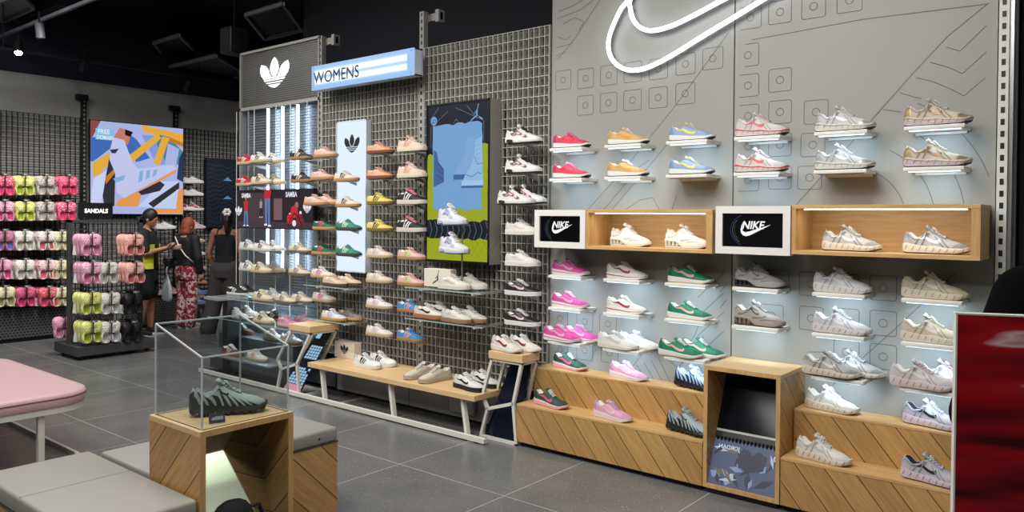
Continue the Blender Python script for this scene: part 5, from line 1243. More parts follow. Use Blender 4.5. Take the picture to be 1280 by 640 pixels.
for r, pal, w in ((0,'campuspink','chunky beige sneaker with rose stripes'), (1,'campuspink','chunky beige sneaker with rose stripes'), (2,'campusblack','black sneaker with white stripes'), (3,'campusblack','black sneaker with white stripes'), (4,'spz_pinkgreen','pink sneaker with green stripes'), (5,'spz_pinkgreen','pink sneaker with green stripes'), (6,'spz_blue','bright blue sneaker with pink stripes'), (7,'spz_blue','bright blue sneaker with pink stripes')):
    hang(pal, 515, r, w, '%s just left of the poster screen' % RW[r])
for r, pal, w in ((0,'jwing','white and plum chunky sneaker'), (1,'jwing','white and plum chunky sneaker'), (3,'af1','off white chunky low sneaker'), (4,'af1','off white chunky low sneaker'), (5,'afpanda','black and white low sneaker'), (6,'afpanda','black and white low sneaker')):
    hang(pal, 654, r, w, '%s right of the poster screen' % RW[r])
hang('jwing', 660, 2, 'white and plum chunky sneaker', 'rear one, third row right of the poster', y=4.46, led=False)
hang('jwing', 645, 2, 'white and plum chunky sneaker', 'front one, third row right of the poster', y=4.34, dz=-.01)
put('jlav', (onY(566, 270, 4.28).x, 4.28, 1.537), 'white and lavender mid sneaker, upper one in front of the poster screen', 'mid sneakers before the poster', rz=-.12)
put('jlav', (onY(568, 300, 4.28).x, 4.28, 1.322), 'white and lavender mid sneaker, lower one in front of the poster screen', 'mid sneakers before the poster', rz=-.12)
xq = onY(571, 300, 4.30).x
rd = thing('rod_display', 'slim upright rod holding two small trays in front of the poster screen', 'display rod', (xq, 4.33, 1.03))
part('rod', MB().tube([(xq, 4.36, 1.045), (xq, 4.36, 1.56)], .006, 8), GREYM, rd, smooth=True)
for z in (1.536, 1.321): part('tray', MB().box(xq-.10, xq+.08, 4.25, 4.365, z-.006, z-.001), mat('frosted_acrylic', (176,182,184), .3), rd)
def glass_shelf(x0, x1, z, label, y0=4.20):
    t = thing('glass_shelf', label, 'shelf', ((x0+x1)/2, 4.4, z))
    part('glass_plate', MB().box(x0, x1, y0+.003, WY-.02, z-.010, z-.001), ACR, t); part('front_edge', MB().box(x0, x1, y0, y0+.003, z-.010, z-.001), mat('glass_edge', (150,176,172), .2), t)
    part('shelf_arm', MB().box(x0+.12, x0+.135, y0+.05, WY-.02, z-.03, z-.010), WHITEM, t); part('shelf_arm', MB().box(x1-.135, x1-.12, y0+.05, WY-.02, z-.03, z-.010), WHITEM, t)
glass_shelf(-4.52, -3.72, 1.045, 'upper glass shelf below the poster screen'); glass_shelf(-4.52, -3.70, .800, 'lower glass shelf below the poster screen')
jb = thing('figure_box', 'white card block with a black leaping figure on the upper glass shelf', 'card block', (-4.25, 4.35, 1.045))
pA, pB = onY(530, 350, 4.33).x, onY(563, 350, 4.33).x
part('block', MB().bevbox(pA, pB, 4.33, 4.40, 1.046, 1.188, .002, 1), mat('cream_card', (220,212,196), .6), jb)
a = sign_frame((0, 4.33, 0)); jumper(a, (pA+pB)/2+.005, 1.068, .10, INK, .001); a.done('figure_emblem', jb)
for px_, y_, z_, pal, w in ((568,4.30,1.046,'courtsail','cream low sneaker, front one on the upper glass shelf'), (589,4.42,1.046,'courtsail','cream low sneaker, rear one on the upper glass shelf'),
     (537,4.30,.801,'courtgum','cream sneaker with black tick and gum sole, front left on lower glass shelf'), (552,4.44,.801,'courtgum','cream sneaker with black tick and gum sole, rear one on lower glass shelf'),
     (571,4.27,.801,'courttan','white sneaker with tan sole, left one on the lower glass shelf'), (590,4.37,.801,'courttan','white sneaker with tan sole, right one on the lower glass shelf')):
    put(pal, (onY(px_, 400, y_).x, y_, z_), w, 'sneakers on the glass shelves', rz=.08 if pal != 'courttan' else -.05)
# left of / over the lightbox
A1 = 'left of the lightbox'; A2 = 'in front of the lightbox'
hang('gaz_pink', 407, 0, 'dusty pink sneaker', 'top row '+A1, dz=.0)
hang('gaz_pink', 403, 1, 'dusty pink sneaker', 'second row '+A1, dz=.01)
hang('gaz_cream', 433, 1, 'cream sneaker with black stripes', 'second row '+A2, dz=-.01)
hang('gaz_pink', 395, 2, 'dusty pink sneaker', 'front one, third row '+A1, y=4.36, dz=-.005); hang('gaz_pink', 409, 2, 'dusty pink sneaker', 'rear one, third row '+A1, y=4.46, led=False)
hang('gaz_cream', 435, 2, 'cream sneaker with black stripes', 'third row '+A2, dz=-.02)
for r in (3, 4): hang('gaz_greenred', 406-(r == 4)*1, r, 'dark green sneaker with red stripes', '%s %s' % (RW[r], A1)); hang('gaz_green', 436, r, 'green sneaker with white stripes', '%s %s' % (RW[r], A2))
hang('gaz_hot', 404, 5, 'cream sneaker with hot pink stripes', 'sixth row '+A1); hang('gaz_hot', 406, 6, 'cream sneaker with hot pink stripes', 'seventh row '+A1)
hang('gaz_beige', 419, 5, 'peach beige sneaker', 'front one, below the lightbox', dz=-.055, y=4.34, led=False); hang('gaz_beige', 437, 5, 'peach beige sneaker', 'rear one, below the lightbox', dz=-.055, y=4.47, led=False)
hang('gaz_blue', 418, 7, 'white and pale blue gum sole sneaker', 'lowest row below the lightbox', dz=.095, y=4.34, led=False); hang('gaz_grey', 438, 7, 'grey gum sole sneaker', 'lowest row behind the pale blue one', dz=.095, y=4.47, led=False)
glass_shelf(-5.95, -5.30, .972, 'small glass shelf under the peach sneakers below the lightbox', 4.28)
glass_shelf(-5.95, -5.30, .667, 'small glass shelf under the pale blue and grey gum sole sneakers', 4.28)
SG = 'sneakers in the silver slatted bay'; B_ = dict(grp=SG, back=4.655)
for r, k in ((0, 'top'), (1, 'second')):
    hang('sam_red', 309-r, r, 'red sneaker with white stripes', '%s row at the far left of the silver bay' % k, y=4.40, dz=-.02, **B_)
    hang('sam_wblack' if r == 0 else 'sam_cream', 326+r, r, ('white' if r == 0 else 'cream')+' sneaker with black stripes', '%s row beside the red one, silver bay' % k, y=4.40, dz=-.01, **B_)
    hang('sam_wblack' if r == 0 else 'sam_cream', 342+r*2, r, ('white' if r == 0 else 'cream')+' sneaker, rear one', '%s row of the silver bay' % k, y=4.52, led=False, dz=-.01, **B_)
    hang('sam_black', 376+r*2, r, 'black sneaker with tan stripes', '%s row at the right of the silver bay' % k, y=4.42, dz=-.005, **B_)
for r, k in ((4, 'just under the wide screen'), (5, 'second row under the wide screen')):
    hang('sam_white', 312, r, 'white sneaker with black heel, leftmost', k, y=4.44, **B_)
    hang('sam_white' if r == 4 else 'sam_cream', 330-(r == 5)*3, r, ('white' if r == 4 else 'cream')+' striped sneaker, middle one', k, y=4.38, **B_)
    hang('sam_white' if r == 4 else 'sam_stone', 344, r, ('white' if r == 4 else 'stone grey')+' sneaker, rear one', k, y=4.52, led=False, **B_)
    hang('sam_creamgrey', 375, r, 'cream sneaker with grey stripes', k+' at right', y=4.42, **B_)
for nm, zz, y0, y1 in (('upper', .775, 4.16, 4.56), ('lower', .565, 4.16, 4.56)):
    t = thing('glass_shelf', '%s long glass shelf low in the silver bay' % nm, 'shelf', (-6.7, 4.4, zz))
    part('glass_plate', MB().box(-7.40, -6.0, y0+.003, y1, zz-.010, zz-.001), ACR, t); part('front_edge', MB().box(-7.40, -6.0, y0, y0+.003, zz-.010, zz-.001), mat('glass_edge', (150,176,172), .2), t)
    part('led_strip', MB().box(-7.35, -6.2, 4.56, 4.575, zz-.022, zz-.012), LED, t)
    L = bpy.data.lights.new('bay_led_light', 'AREA'); L.shape = 'RECTANGLE'; L.size = 1.1; L.size_y = .03; L.energy = 2.6; L.color = (.70, .86, 1.0); o = bpy.data.objects.new('bay_led_light', L); C.objects.link(o); o.location = (-6.78, 4.54, zz-.03); o.rotation_euler = (math.radians(-28), 0, 0)
    for x in (-7.2, -6.3): part('shelf_arm', MB().box(x, x+.015, y0+.05, 4.66, zz-.03, zz-.010), WHITEM, t)
low = ((297,4.40,.776,'sam_navy','black sneaker with white stripes, left one on the upper low glass shelf',-.1), (309,4.50,.776,'sam_navy','black sneaker with white stripes, rear one on the upper low glass shelf',-.1),
 (329,4.28,.776,'sam_cream','cream sneaker with black stripes on the upper low glass shelf',-.2), (342,4.44,.776,'sam_silver','grey sneaker behind the cream one on the upper low glass shelf',-.1),
 (357,4.28,.776,'sam_creamgrey','cream sneaker with grey stripes, left of the right pair, upper low shelf',-.2), (378,4.40,.776,'sam_creamgrey','cream sneaker with grey stripes, right of the right pair, upper low shelf',-.15),
 (297,4.28,.566,'sam_silver','silver striped sneaker, front one on the lower low glass shelf',-.2), (310,4.44,.566,'sam_silver','silver striped sneaker, rear one on the lower low glass shelf',-.1),
 (330,4.27,.566,'sam_cream','cream sneaker with black stripes on the lower low glass shelf',-.2), (345,4.44,.566,'sam_black','black sneaker behind the cream one on the lower low glass shelf',-.1),
 (361,4.27,.566,'gaz_rose','rose pink sneaker, front one on the lower low glass shelf',-.2), (382,4.42,.566,'gaz_rose','rose pink sneaker, rear one on the lower low glass shelf',-.1),
 (304,4.45,.373,'sam_brown','brown sneaker standing on the rear step of the steel plinth',-.1), (342,4.43,.373,'sam_whitepink','white sneaker with pink stripes, left one on the rear plinth step',-.2), (364,4.43,.373,'sam_whitepink','white sneaker with pink stripes, right one on the rear plinth step',-.2),
 (291,4.16,.223,'sam_brown','brown sneaker with white stripes on the front edge of the steel plinth',-.15), (322,4.16,.223,'sam_whitepink','white sneaker with pink stripes on the front edge of the steel plinth',-.2), (353,4.49,.223,'sam_stone','stone white gum sole sneaker on the plinth beside the zigzag stool',-.2))
for px_, y_, z_, pal, w, rz in low: put(pal, (onY(px_, 400, y_).x, y_, z_), w, SG, rz=rz+.22)
dt = thing('display_slab', 'grey slab on a dark post at the left end of the silver bay', 'display slab', (onY(284, 378, 4.25).x, 4.25, 0))
xs_ = onY(284, 378, 4.25).x
part('slab', MB().bevbox(xs_-.18, xs_+.10, 4.10, 4.42, .745, .772, .002, 1), mat('slab_grey', (140,142,140), .5), dt); part('post', MB().box(xs_+.0, xs_+.09, 4.2, 4.35, 0, .745), mat('post_black', (30,30,34), .5), dt); part('foot', MB().box(xs_-.1, xs_+.12, 4.12, 4.42, 0, .015), BLACKM, dt)
# ------------------------------------------------------------------ far wall: black grid, uprights, clogs, sandals stand
FX = -11.06
def far_grid(y0, y1, z0, z1, label):
    t = thing('black_wire_grid', label, 'grid panel', (FX, (y0+y1)/2, z0)); g = MB()
    n = round((y1-y0)/.062)
    for i in range(n+1): y = y0+(y1-y0)*i/n; g.box(FX-.005, FX+.008, y-.005, y+.005, z0, z1)
    n = round((z1-z0)/.066)
    for i in range(n+1): z = z0+(z1-z0)*i/n; g.box(FX-.005, FX+.004, y0, y1, z-.004, z+.004)
    part('wire_grid', g, BLACKM, t, fix=False)
    part('edge_rail', MB().box(FX-.01, FX+.02, y0-.012, y0, z0, z1), BLACKM, t); part('edge_rail', MB().box(FX-.01, FX+.02, y1, y1+.012, z0, z1), BLACKM, t)
far_grid(2.6, 4.40, .46, 2.875, 'black wire grid on the far wall behind the hanging clogs')
far_grid(4.44, 5.74, .46, 1.62, 'black wire grid on the far wall below the large bright screen')
far_grid(5.80, 7.4, .46, 2.875, 'black wire grid on the far wall between the large screen and the silver bay')
def far_upright(px_, py_, label):
    p = onX(px_, py_, -11.05); t = thing('perforated_upright', label, 'upright', (-11.05, p.y, 0)); m = MB().box(-11.09, -11.04, p.y-.03, p.y+.03, .47, p.z)
    h = MB()
    for i in range(9, int(p.z/.06)): h.box(-11.0405, -11.0385, p.y-.012, p.y+.012, .03+i*.06, .06+i*.06)
    part('post', m, BLACKM, t); part('slots', h, mat('slot_grey', (120,120,118), .6), t, fix=False); part('arm', MB().box(-11.06, -10.98, p.y-.11, p.y+.03, p.z-.07, p.z), BLACKM, t)
far_upright(105, 119, 'black perforated post on the far wall left of the large screen'); far_upright(220, 133, 'black perforated post on the far wall at the right edge of the large screen')
pc_ = thing('perforated_bin', 'long black perforated metal bin along the foot of the far wall', 'bin', (-10.9, 3.6, 0))
def perf_mat():
    m, nt, b = _nodes('perforated_black', .5); tc = N(nt, 'ShaderNodeTexCoord'); sx = N(nt, 'ShaderNodeSeparateXYZ'); nt.links.new(tc.outputs['Object'], sx.inputs[0])
    cx = N(nt, 'ShaderNodeCombineXYZ'); zz = math_n(nt, 'DIVIDE', sx.outputs['Z'], .034); row = math_n(nt, 'FLOOR', zz)
    yy = math_n(nt, 'ADD', math_n(nt, 'DIVIDE', sx.outputs['Y'], .040), math_n(nt, 'MULTIPLY', math_n(nt, 'MODULO', math_n(nt, 'ABSOLUTE', row), 2), .5))
    a = math_n(nt, 'SUBTRACT', math_n(nt, 'FRACT', yy), .5); c = math_n(nt, 'SUBTRACT', math_n(nt, 'FRACT', zz), .5)
    d = math_n(nt, 'SQRT', math_n(nt, 'ADD', math_n(nt, 'MULTIPLY', a, a), math_n(nt, 'MULTIPLY', c, c))); k = math_n(nt, 'LESS_THAN', d, .34)
    mx = N(nt, 'ShaderNodeMixRGB'); nt.links.new(k, mx.inputs[0]); mx.inputs[1].default_value = srgb(76,76,76); mx.inputs[2].default_value = srgb(14,14,15); nt.links.new(mx.outputs[0], b.inputs['Base Color']); return m
part('front_sheet', MB().box(-10.80, -10.79, 2.4, 4.72, .05, .42), perf_mat(), pc_); part('lid', MB().box(-11.05, -10.78, 2.4, 4.72, .42, .45), BLACKM, pc_); part('end_sheet', MB().box(-11.05, -10.80, 4.70, 4.72, .05, .42), BLACKM, pc_); part('base', MB().box(-11.0, -10.82, 2.45, 4.68, 0, .05), BLACKM, pc_)
tb = thing('tiled_counter', 'low white tiled block at the foot of the far wall behind the standing women', 'tiled block', (-10.9, 6.0, 0))
def tile_mat():
    m, nt, b = _nodes('white_square_tiles', .3); tc = N(nt, 'ShaderNodeTexCoord'); sx = N(nt, 'ShaderNodeSeparateXYZ'); nt.links.new(tc.outputs['Object'], sx.inputs[0]); k = None
    for a in 'YZ':
        g = math_n(nt, 'LESS_THAN', math_n(nt, 'FRACT', math_n(nt, 'ADD', math_n(nt, 'DIVIDE', sx.outputs[a], .10), 50)), .05); k = g if k is None else math_n(nt, 'MAXIMUM', k, g)
    mx = N(nt, 'ShaderNodeMixRGB'); nt.links.new(k, mx.inputs[0]); mx.inputs[1].default_value = srgb(214,216,218); mx.inputs[2].default_value = srgb(70,72,76); nt.links.new(mx.outputs[0], b.inputs['Base Color']); return m
part('tiled_body', MB().box(-11.0, -10.86, 6.14, 7.3, .0, .42), tile_mat(), tb); part('top_slab', MB().box(-11.02, -10.84, 6.12, 7.32, .42, .45), mat('slab_grey', (140,142,140), .5), tb)
pb2 = thing('perforated_bin', 'short black perforated bin behind the woman in the polo shirt', 'bin', (-10.9, 5.3, 0))
part('front_sheet', MB().box(-10.84, -10.83, 4.85, 5.75, .05, .42), perf_mat(), pb2); part('lid', MB().box(-11.05, -10.82, 4.85, 5.75, .42, .45), BLACKM, pb2); part('base', MB().box(-11.0, -10.86, 4.9, 5.7, 0, .05), BLACKM, pb2)
# column of sneakers beside the large screen
FC = [(222,'white','white and grey sneaker, topmost of the far wall column'), (237.5,'white','white sneaker, second of the far wall column'), (256,'redpattern','white and dark red patterned sneaker in the far wall column'), (279,'pinkchunk','chunky pale pink sneaker in the far wall column'), (296,'courtcream','beige sneaker in the far wall column'),
      (312,'courtsail','cream sneaker in the far wall column'), (330,'coral','pale coral sneaker in the far wall column'), (347.5,'orange','orange coral sneaker in the far wall column'), (361,'bluesd','blue sneaker, upper of two at the foot of the far column'), (373,'bluesd','blue sneaker, lower of two at the foot of the far column')]
def far_shoe(px_, py_, pal, w, led=True, rz=PI/2-.3):
    p = onX(px_, py_+7, -10.88)
    put(pal, (p.x, p.y, p.z), w, 'sneakers on the far wall', rz=rz, scale=.95)
    if led:
        t = thing('thin_ledge', 'black ledge under the '+w.replace('blue sneaker, ', 'blue shoe, '), 'ledge', (-11.0, p.y, p.z)); 
        part('ledge_plate', MB().box(-10.94, -10.84, p.y-.1, p.y+.1, p.z-.006, p.z-.001), GREYM, t); part('ledge_bracket', MB().box(-11.098, -10.9, p.y-.005, p.y+.005, p.z-.03, p.z-.006), BLACKM, t)
for i, (py_, pal, w) in enumerate(FC): far_shoe(242+(i > 2)*2+(i > 5)*2, py_, pal, w)
far_shoe(207, 279, 'white', 'white sneaker on a ledge between the two women'); far_shoe(196, 308, 'white', 'lower white sneaker on a ledge behind the polo shirt woman')
p = onX(205, 385, -10.92)
put('redsneak', (-10.92, onX(200, 380, -10.92).y, .451), 'red sneaker, left one on the short perforated bin', 'sneakers on the far wall', rz=PI/2-.2, scale=.95); put('redsneak', (-10.92, onX(217, 380, -10.92).y, .451), 'red sneaker, right one on the short perforated bin', 'sneakers on the far wall', rz=PI/2-.2, scale=.95)
# ------------------------------------------------------------------ clogs
CHW = [(0,0),(.01,.016),(.03,.028),(.08,.038),(.2,.041),(.4,.043),(.6,.052),(.75,.056),(.86,.052),(.93,.042),(.975,.026),(.993,.013),(1,0)]
CLAST = Last(.235, .98, ((0,.026),(1,.026)), [(0,.050),(.1,.052),(.35,.052),(.45,.064),(.55,.074),(.7,.072),(.85,.062),(.94,.050),(1,.034)], op=(.06,.47), depth=.021, lean=.1, hw=CHW)
_cl = {}
def clog_meshes(body, inner, pattern=None):
    k = (body, inner, pattern)
    if k in _cl: return _cl[k]
    u, l = upper_mb(CLAST); bm_ = cm(body, .5); u.mats = [bm_]; u.mi = [0]*len(u.f)
    ring_layer(CLAST, [(0,.004),(.1,0),(.8,0),(1,.008)], [(0,.028),(1,.028)], .95, 1.0, .004, rib=.0006, mb=u, m=bm_)
    hm = cm(tuple(int(c*.35) for c in body), .7)
    if pattern:
        ph = random.Random(4)
        for i in range(34):
            t = ph.uniform(.48, .95); kk = ph.uniform(-.95, .95); c = CLAST.on(t, kk, .001); n = CLAST.nrm(t, kk); a = n.orthogonal().normalized(); b_ = n.cross(a); r_ = ph.uniform(.004, .010)
            u.add([c+(a*math.cos(q_*PI/3)+b_*math.sin(q_*PI/3))*r_ for q_ in range(6)], [tuple(range(6))], cm(pattern[i % len(pattern)], .5))
    for t, kk in ((.60,0),(.60,.3),(.60,-.3),(.70,.16),(.70,-.16),(.70,.45),(.70,-.45),(.80,0),(.80,.3),(.80,-.3),(.88,.14),(.88,-.14)):
        c = CLAST.on(t, kk, .002); n = CLAST.nrm(t, kk); a = n.orthogonal().normalized(); b_ = n.cross(a)
        u.add([c+(a*math.cos(q_*PI/4)+b_*math.sin(q_*PI/4))*.0042 for q_ in range(8)], [tuple(range(8))], hm)
    me = u.mesh('clog'); me.shade_smooth(); li = l.mesh('insole', True); li.materials.append(cm(inner, .6))
    st = MB(); P_ = [Vector((.47*.235, s_*.050, .055)) for s_ in (1,)]
    arc = [Vector((.095, .045, .052)), Vector((.05, .043, .060)), Vector((.012, .030, .062)), Vector((.004, 0, .062)), Vector((.012, -.030, .062)), Vector((.05, -.043, .060)), Vector((.095, -.045, .052))]
    st.tube(arc, .0038, 6); sm = st.mesh('heel_strap', True); sm.materials.append(bm_)
    _cl[k] = (me, li, sm); return _cl[k]
def clog_pair(x, y, z, body, inner, pattern, label, group, tagc=False, tilt=0):
    """hung on a prong: toes up, tops facing +X"""
    t = thing('clog_pair', label, 'clogs', (x, y, z), 0, group); a, li, sm = clog_meshes(body, inner, pattern)
    for s_ in (-1, 1):
        M_ = Matrix.Translation((0, s_*.056, -.118)) @ Matrix.Rotation(tilt, 4, 'Z') @ Matrix(((0,0,1,0),(0,1,0,0),(1,0,0,0),(0,0,0,1))) 
        # shoe x (toe) -> up, shoe z (top) -> +X
        c = link('clog', a, t); c.matrix_basis = M_; i = link('insole', li, c); s2 = link('heel_strap', sm, c)
    h = link('plastic_hanger', HANGER, t)
    if tagc: 
        q_ = link('price_tag', TAGM, t); q_.location = (0, -.10, -.04)
    return t
hg = MB().box(.062, .068, -.035, .035, -.02, -.008).box(.062, .068, -.004, .004, -.01, .13).box(.055, .075, -.012, .012, .12, .14); HANGER = hg.mesh('plastic_hanger'); HANGER.materials.append(BLACKM)
tg = MB().prism([(.05,-.03,-.07),(.06,.035,-.08),(.065,.04,.02),(.055,-.02,.03)], (.002, 0, 0)); TAGM = tg.mesh('price_tag'); TAGM.materials.append(cm((226,226,222), .6))
LIME, LIMD = (222,226,140), (150,166,40); MIXC, WHT, CRE = (196,190,186), (226,222,214), (222,214,176); HOT = (240,96,132); PNK = (232,170,196); PEA = (236,178,164); MAG = (200,70,130); BLKC = (22,22,24)
RED_P = ((190,50,70), (240,240,236)); MIX_P = ((60,110,170),(220,120,60),(40,40,44),(230,220,90),(200,60,90))
FR = [ # far wall rows: (centre py, [(px, colour, inner, pattern, words)])
 (232, [(5,HOT,MAG,((250,220,226),),'pink patterned slides'),(30,LIME,LIMD,None,'lime clogs'),(57,MIXC,(170,166,160),MIX_P,'multicolour patterned clogs'),(85,HOT,(200,60,96),((255,170,190),),'hot pink clogs')]),
 (264, [(5,PNK,MAG,((250,220,226),),'pale pink patterned clogs'),(31,LIME,LIMD,None,'lime clogs'),(57,MIXC,(170,166,160),MIX_P,'multicolour patterned clogs'),(83,HOT,(200,60,96),((240,235,235),),'hot pink clogs')]),
 (301, [(5,(196,120,150),(90,110,180),((230,150,60),(70,90,170)),'blue and orange patterned clogs'),(30,WHT,(176,172,164),None,'off white clogs'),(58,WHT,(196,90,110),RED_P,'white and red patterned clogs'),(76,CRE,(196,186,150),None,'cream clogs')]),
 (337, [(2,PNK,MAG,None,'pink clogs'),(31,WHT,(176,172,164),None,'off white clogs'),(59,(232,200,200),(196,100,116),RED_P,'white and red patterned clogs'),(75,CRE,(196,186,150),None,'cream clogs')]),
 (371, [(6,CRE,(150,140,100),None,'cream clogs'),(32,(206,90,130),(190,50,110),((240,140,70),(130,60,150)),'magenta and orange patterned clogs'),(60,(216,100,110),(196,50,120),((240,150,70),(120,50,150),(250,200,210)),'magenta and orange patterned clogs'),(76,CRE,(196,186,150),None,'cream clogs')])]
RWN = ['top row', 'second row', 'middle row', 'fourth row', 'lowest row']; CWN = ['first stack', 'second stack', 'third stack', 'fourth stack']
def prong(x0, x1, y, z, label, nm='prong_hook'):
    t = thing(nm, label, 'hook', (x0, y, z)); part('rod', MB().tube([(x0, y, z), (x1, y, z), (x1+.01, y, z+.012)], .004, 6), BLACKM, t); part('label_holder', MB().box(x1+.002, x1+.006, y-.035, y+.035, z-.012, z+.012), mat('label_clear', (96,98,102), .3), t); part('price_label', MB().box(x1+.006, x1+.007, y-.020, y+.008, z-.008, z+.008), cm((190,190,190), .6), t)
for r, (py_, items) in enumerate(FR):
    for c_i, (px_, col, inn, pat, w) in enumerate(items):
        q_ = onX(px_, py_, -10.66)
        prong(-11.05, -10.60, q_.y, q_.z+.135, 'black prong hook holding the %s, %s, %s' % (w, RWN[r], CWN[c_i]))
        for d, nm in ((0, 'front pair'), (1, 'second pair'), (2, 'rearmost pair')):
            clog_pair(-10.68-.115*d, q_.y, q_.z, col, inn, pat, '%s on the far wall, %s, %s, %s' % (w, RWN[r], CWN[c_i], nm), 'clogs hanging on the far wall', tagc=(d == 1 and c_i != 0))
# sandals stand
sx0, sx1, sy0, sy1 = -9.55, -8.93, 3.52, 4.38; PXS = -9.24
sd_ = thing('wheeled_stand', 'dark grey wheeled double sided stand with the black SANDALS sign', 'stand', (PXS, 3.95, 0))
part('base', MB().bevbox(sx0, sx1, sy0, sy1, .045, .15, .004, 1), DARKM, sd_)
for x in (sx0+.08, sx1-.08):
    for y in (sy0+.07, sy1-.07): part('caster', MB().tube([(x-.012, y, .022), (x+.012, y, .022)], .022, 12).box(x-.016, x+.016, y-.012, y+.012, .02, .046), BLACKM, sd_)
for y in (sy0+.02, sy1-.06): part('post', MB().box(PXS-.025, PXS+.025, y, y+.045, .15, 1.53), DARKM, sd_)
g = MB()
for i in range(13): y = sy0+.07+i*(sy1-sy0-.14)/12; g.box(PXS-.004, PXS+.004, y-.003, y+.003, .15, 1.50)
for i in range(21): z = .17+i*.066; g.box(PXS-.004, PXS+.004, sy0+.06, sy1-.05, z-.003, z+.003)
part('wire_mesh', g, mat('grey_wire', (96,96,96), .4, .5), sd_, fix=False)
part('top_bar', MB().box(PXS-.025, PXS+.025, sy0+.02, sy1-.015, 1.50, 1.53), DARKM, sd_)
pa, pb_ = onX(99, 262, PXS+.03), onX(141, 262, PXS+.03); zt_, zb_ = onX(120, 253.5, PXS+.03).z, onX(120, 273, PXS+.03).z
part('sign_board', MB().box(PXS+.0, PXS+.03, pa.y, pb_.y, zb_, zt_), mat('sign_black', (8,8,10), .5), sd_)
a = Art((PXS+.03, (pa.y+pb_.y)/2, zb_), (0,1,0), (0,0,1), (1,0,0)); a.text('SANDALS', 0, (zt_-zb_)*.36, .064, mat('sign_text_white', (250,250,250), .4, 0, .9), .002, 'CENTER', sx=.92, bold=.0022); a.done('sign_lettering', sd_, 'white letters SANDALS')
SR = [ # (py centre, [(px, col, inner, pattern, words, depth)])
 (306, [(113,PNK,(196,120,150),None,'pink clogs',3),(167,PEA,(170,90,84),((236,190,176),),'peach clogs',3)]),
 (341, [(114,PNK,(190,110,140),((246,220,230),),'pink spotted clogs',3),(134,WHT,(170,168,164),None,'white clogs',2),(168,PEA,(170,90,84),((236,190,176),),'peach clogs',3)]),
 (379, [(113,LIME,LIMD,None,'lime clogs',3),(137,WHT,(180,180,180),None,'white clogs',2),(166,BLKC,(30,30,32),None,'black clogs',3)]),
 (416, [(114,LIME,LIMD,None,'lime clogs',3),(137,WHT,(180,180,180),None,'white clogs',2),(164,BLKC,(30,30,32),None,'black clogs',3)])]
SN = ['top row', 'second row', 'third row', 'lowest row']; DN = ['front pair', 'second pair back', 'third pair back', 'rearmost pair']
for r, (py_, items) in enumerate(SR):
    for px_, col, inn, pat, w, dep in items:
        q_ = onX(px_, py_, -8.94)
        prong(PXS, -8.86, q_.y, q_.z+.135, 'black prong hook holding the %s, %s of the sandals stand' % (w, SN[r]))
        for d in range(dep):
            if r == 3 and False: continue
            clog_pair(-8.955-d*.088+(0), q_.y, q_.z+(.012 if r == 3 else 0), col, inn, pat, '%s on the sandals stand, %s, %s' % (w, SN[r], DN[d] if dep > d else ''), 'clogs on the sandals stand', tagc=(d == dep-1 and w[:4] in ('lime', 'pink', 'whit')) or (w[:5] == 'black' and d == 1))
q_ = onX(77, 411, -9.40)
clog_pair(-9.42, q_.y+.02, q_.z+.02, PNK, (196,120,150), None, 'pink clogs on the rear side of the sandals stand', 'clogs on the sandals stand')
# ------------------------------------------------------------------ ceiling fittings
TRK = mat('track_grey', (84,88,96), .5)
def bar_thing(nm, a, b, w, h, label, m=TRK, cat='track'):
    t = thing(nm, label, cat, tuple(Vector(a))); part('rail', MB().bar(a, b, w, h), m, t)
    for f in (.15, .85):
        p = Vector(a).lerp(Vector(b), f); part('drop_rod', MB().bar(p+Vector((0,0,h/2)), (p.x, p.y, 4.5), .008), BLACKM, t)
    return t
ZT = 3.75
p0_, p1_ = onZ(-30, 58, ZT), onZ(118, -2, ZT); bar_thing('lighting_track', p0_, p1_+(p1_-p0_)*.3, .03, .035, 'thin pale lighting track crossing the dark ceiling at top left')
p0_, p1_ = onZ(-20, 42, 4.1), onZ(85, 2, 4.1); bar_thing('ceiling_duct', p0_, p1_, .22, .12, 'dark flat duct above the lighting track at top left', mat('duct_black', (20,22,28), .5), 'duct')
pc1 = onX(2, 60, -10.3); pc2 = onX(290, 106, -10.3); bar_thing('lighting_track', (-10.3, pc1.y-.5, pc1.z), (-10.3, pc2.y, pc1.z), .03, .03, 'dark lighting track running in front of the far wall', BLACKM)
def spot_head(p, aim, label, lit=False, m=None):
    t = thing('track_spotlight', label, 'spotlight', tuple(p), 0, 'track spotlights'); d = (Vector(aim)-p).normalized()
    part('housing', MB().tube([p, p+d*.16], .045, 14), m or BLACKM, t, angle=40)
    part('yoke', MB().bar(p, p+Vector((0,0,.12)), .015), BLACKM, t)
    part('lens', MB().tube([p+d*.155, p+d*.164], .040, 14), mat('spot_lens_lit', (255,244,224), .4, 0, 40) if lit else mat('spot_lens_off', (60,60,64), .3), t)
pz = onX(23, 53, -10.3); spot_head(pz, onX(23, 300, -9.0), 'lit round spotlight glowing at the upper left over the clogs', True)
pz = onX(106, 72, -10.3); spot_head(pz+Vector((0,0,-.02)), pz+Vector((-1,0,-1.5)), 'unlit black spotlight above the large screen, left one')
pz = onX(237, 98, -10.3); spot_head(pz+Vector((0,0,-.02)), pz+Vector((-1,0,-1.5)), 'unlit black spotlight above the large screen, right one')
pz = onZ(49, 29, 3.66); spot_head(pz, pz+Vector((0,.1,-1)), 'grey cylinder spotlight below the pale track at upper left', m=mat('can_grey', (52,54,60), .6))
